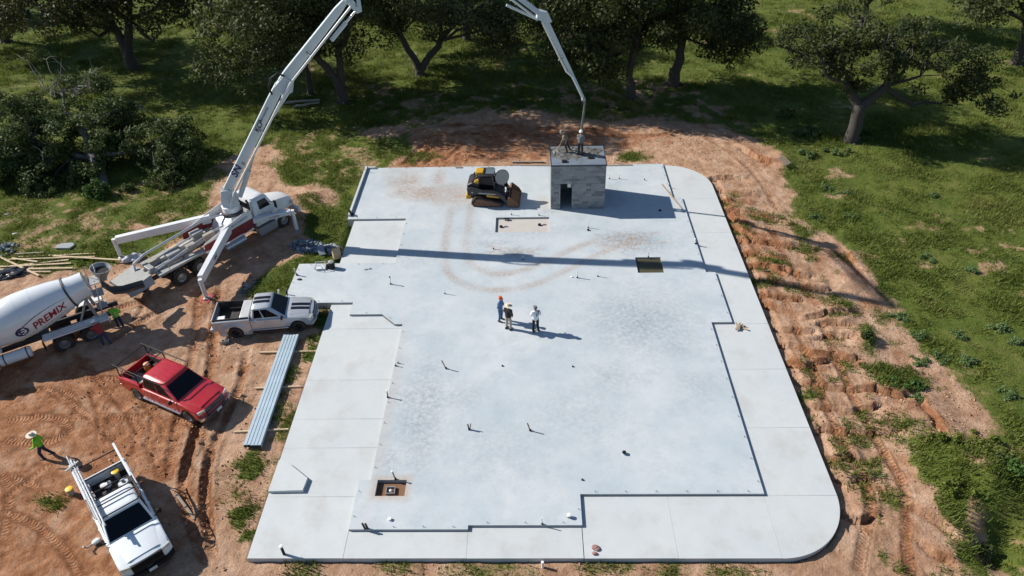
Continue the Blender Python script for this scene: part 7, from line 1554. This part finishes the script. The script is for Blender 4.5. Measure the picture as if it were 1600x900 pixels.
# ---- grass: blades standing in tufts, thick where the soil is covered
rg = np.random.RandomState(5)
def blades(P, hgt, count, tone, spread):
    k = len(P); idx = np.repeat(np.arange(k), count); m_ = len(idx); a = rg.uniform(0, 2*PI, m_); lean = rg.uniform(.15, .9, m_); h = hgt[idx]*rg.uniform(.6, 1.25, m_); r0 = spread[idx]*np.sqrt(rg.rand(m_)); a0 = rg.uniform(0, 2*PI, m_)
    B = P[idx]+np.stack([r0*np.cos(a0), r0*np.sin(a0), np.zeros(m_)-.02], 1); T = B+np.stack([np.cos(a)*lean*h, np.sin(a)*lean*h, h], 1); w = np.stack([-np.sin(a), np.cos(a), np.zeros(m_)], 1)*(.035+.10*h)[:, None]
    V = np.stack([B-w*.5, B+w*.5, T], 1).reshape(-1, 3); return V, np.clip(tone[idx]+rg.normal(scale=.18, size=m_), 0, 1)
NG = 2300000; cosx = rg.uniform(-62, 60, NG); cosy = 14+rg.rand(NG)*84
gi = np.clip(np.searchsorted(GX, cosx)-1, 0, len(GX)-2); gj = np.clip(np.searchsorted(GY, cosy)-1, 0, len(GY)-2)
dv = dirt[gi, gj]; sl_ = foot[gi, gj] | foot[np.minimum(gi+1, len(GX)-1), gj] | foot[gi, np.minimum(gj+1, len(GY)-1)]; clump = fbm(cosx*.55+40, cosy*.55+9, 4); fine = fbm(cosx*2.1, cosy*2.1, 3)
prob = np.clip(1.05-dv*1.25, 0, 1)**1.5*np.clip((clump-.30)*2.6+(fine-.5)*1.5, .04, 1)*np.clip(1.15-(cosy-14)/80, .22, 1)
inview = np.abs(cosx-.0) < 9+cosy*.74
rv = regrow[gi, gj]; keep_ = (~sl_) & inview & (rg.rand(len(cosx)) < np.maximum(prob*.30, np.clip(rv-.2, 0, 1)*(.3+fine)*.5))
keep_ &= np.abs(cosx) < 9+cosy*.74; gx, gy = cosx[keep_], cosy[keep_]; gz = Z[gi, gj][keep_]; P = np.stack([gx, gy, gz], 1); hh = np.clip(.07+.26*(clump[keep_]-.32)+.10*rg.rand(len(gx)), .05, .30)*(1+np.clip((gy-45)/70, 0, .8))
tone = np.clip(.15+1.1*(fbm(gx*.3+7, gy*.3+3, 3)-.2), 0, 1)
V, tn = blades(P, hh, 5, tone, .16+hh*.4); me = tri_mesh('grass', V, tn, 3, BLADE); o = link(bpy.data.objects.new('grass', me)); tag(o, 'rough green grass and weeds over the meadow round the site', 'grass', kind='stuff'); print('grass tufts', len(gx))

# ---- loose clods on the bare soil
rg = np.random.RandomState(9); k = 60000; cx2 = rg.uniform(-30, 24, k); cy2 = 14+rg.rand(k)*42
gi = np.clip(np.searchsorted(GX, cx2)-1, 0, len(GX)-2); gj = np.clip(np.searchsorted(GY, cy2)-1, 0, len(GY)-2)
ok = (dirt[gi, gj] > .6) & ~foot[gi, gj] & ~foot[np.minimum(gi+2, len(GX)-1), gj] & ~foot[gi-2, gj] & (np.abs(cx2) < 5+cy2*.74) & (fbm(cx2*.7+2, cy2*.7, 3)+.25*red[gi, gj]+.2*rg.rand(k) > .66)
cx2, cy2, cz2 = cx2[ok], cy2[ok], Z[gi, gj][ok]; k = len(cx2); sz = .016+.060*rg.rand(k)**4
base = np.array([(1, 0, 0), (0, 1, 0), (-1, 0, 0), (0, -1, 0), (0, 0, .8), (0, 0, -.6)]); V = base[None]*rg.uniform(.6, 1.3, (k, 6, 1))+rg.normal(scale=.15, size=(k, 6, 3)); a = rg.uniform(0, 6.3, k)
Rz = np.stack([np.stack([np.cos(a), -np.sin(a), 0*a], 1), np.stack([np.sin(a), np.cos(a), 0*a], 1), np.stack([0*a, 0*a, 1+0*a], 1)], 1); V = np.einsum('kij,kpj->kpi', Rz, V)*sz[:, None, None]+np.stack([cx2, cy2, cz2+sz*.25], 1)[:, None]
T = np.array([(0, 1, 4), (1, 2, 4), (2, 3, 4), (3, 0, 4), (1, 0, 5), (2, 1, 5), (3, 2, 5), (0, 3, 5)]); V = V[:, T].reshape(-1, 3)
CLOD = leaf_mat('soil_clods', (.24, .105, .055), (.36, .19, .11), (.50, .33, .21), 0.0)
me = tri_mesh('soil_clods', V, np.repeat(rg.rand(k), 8), 3, CLOD); o = link(bpy.data.objects.new('soil_clods', me)); tag(o, 'loose clods of clay scattered over the bare ground', 'clods', kind='stuff'); print('clods', k)
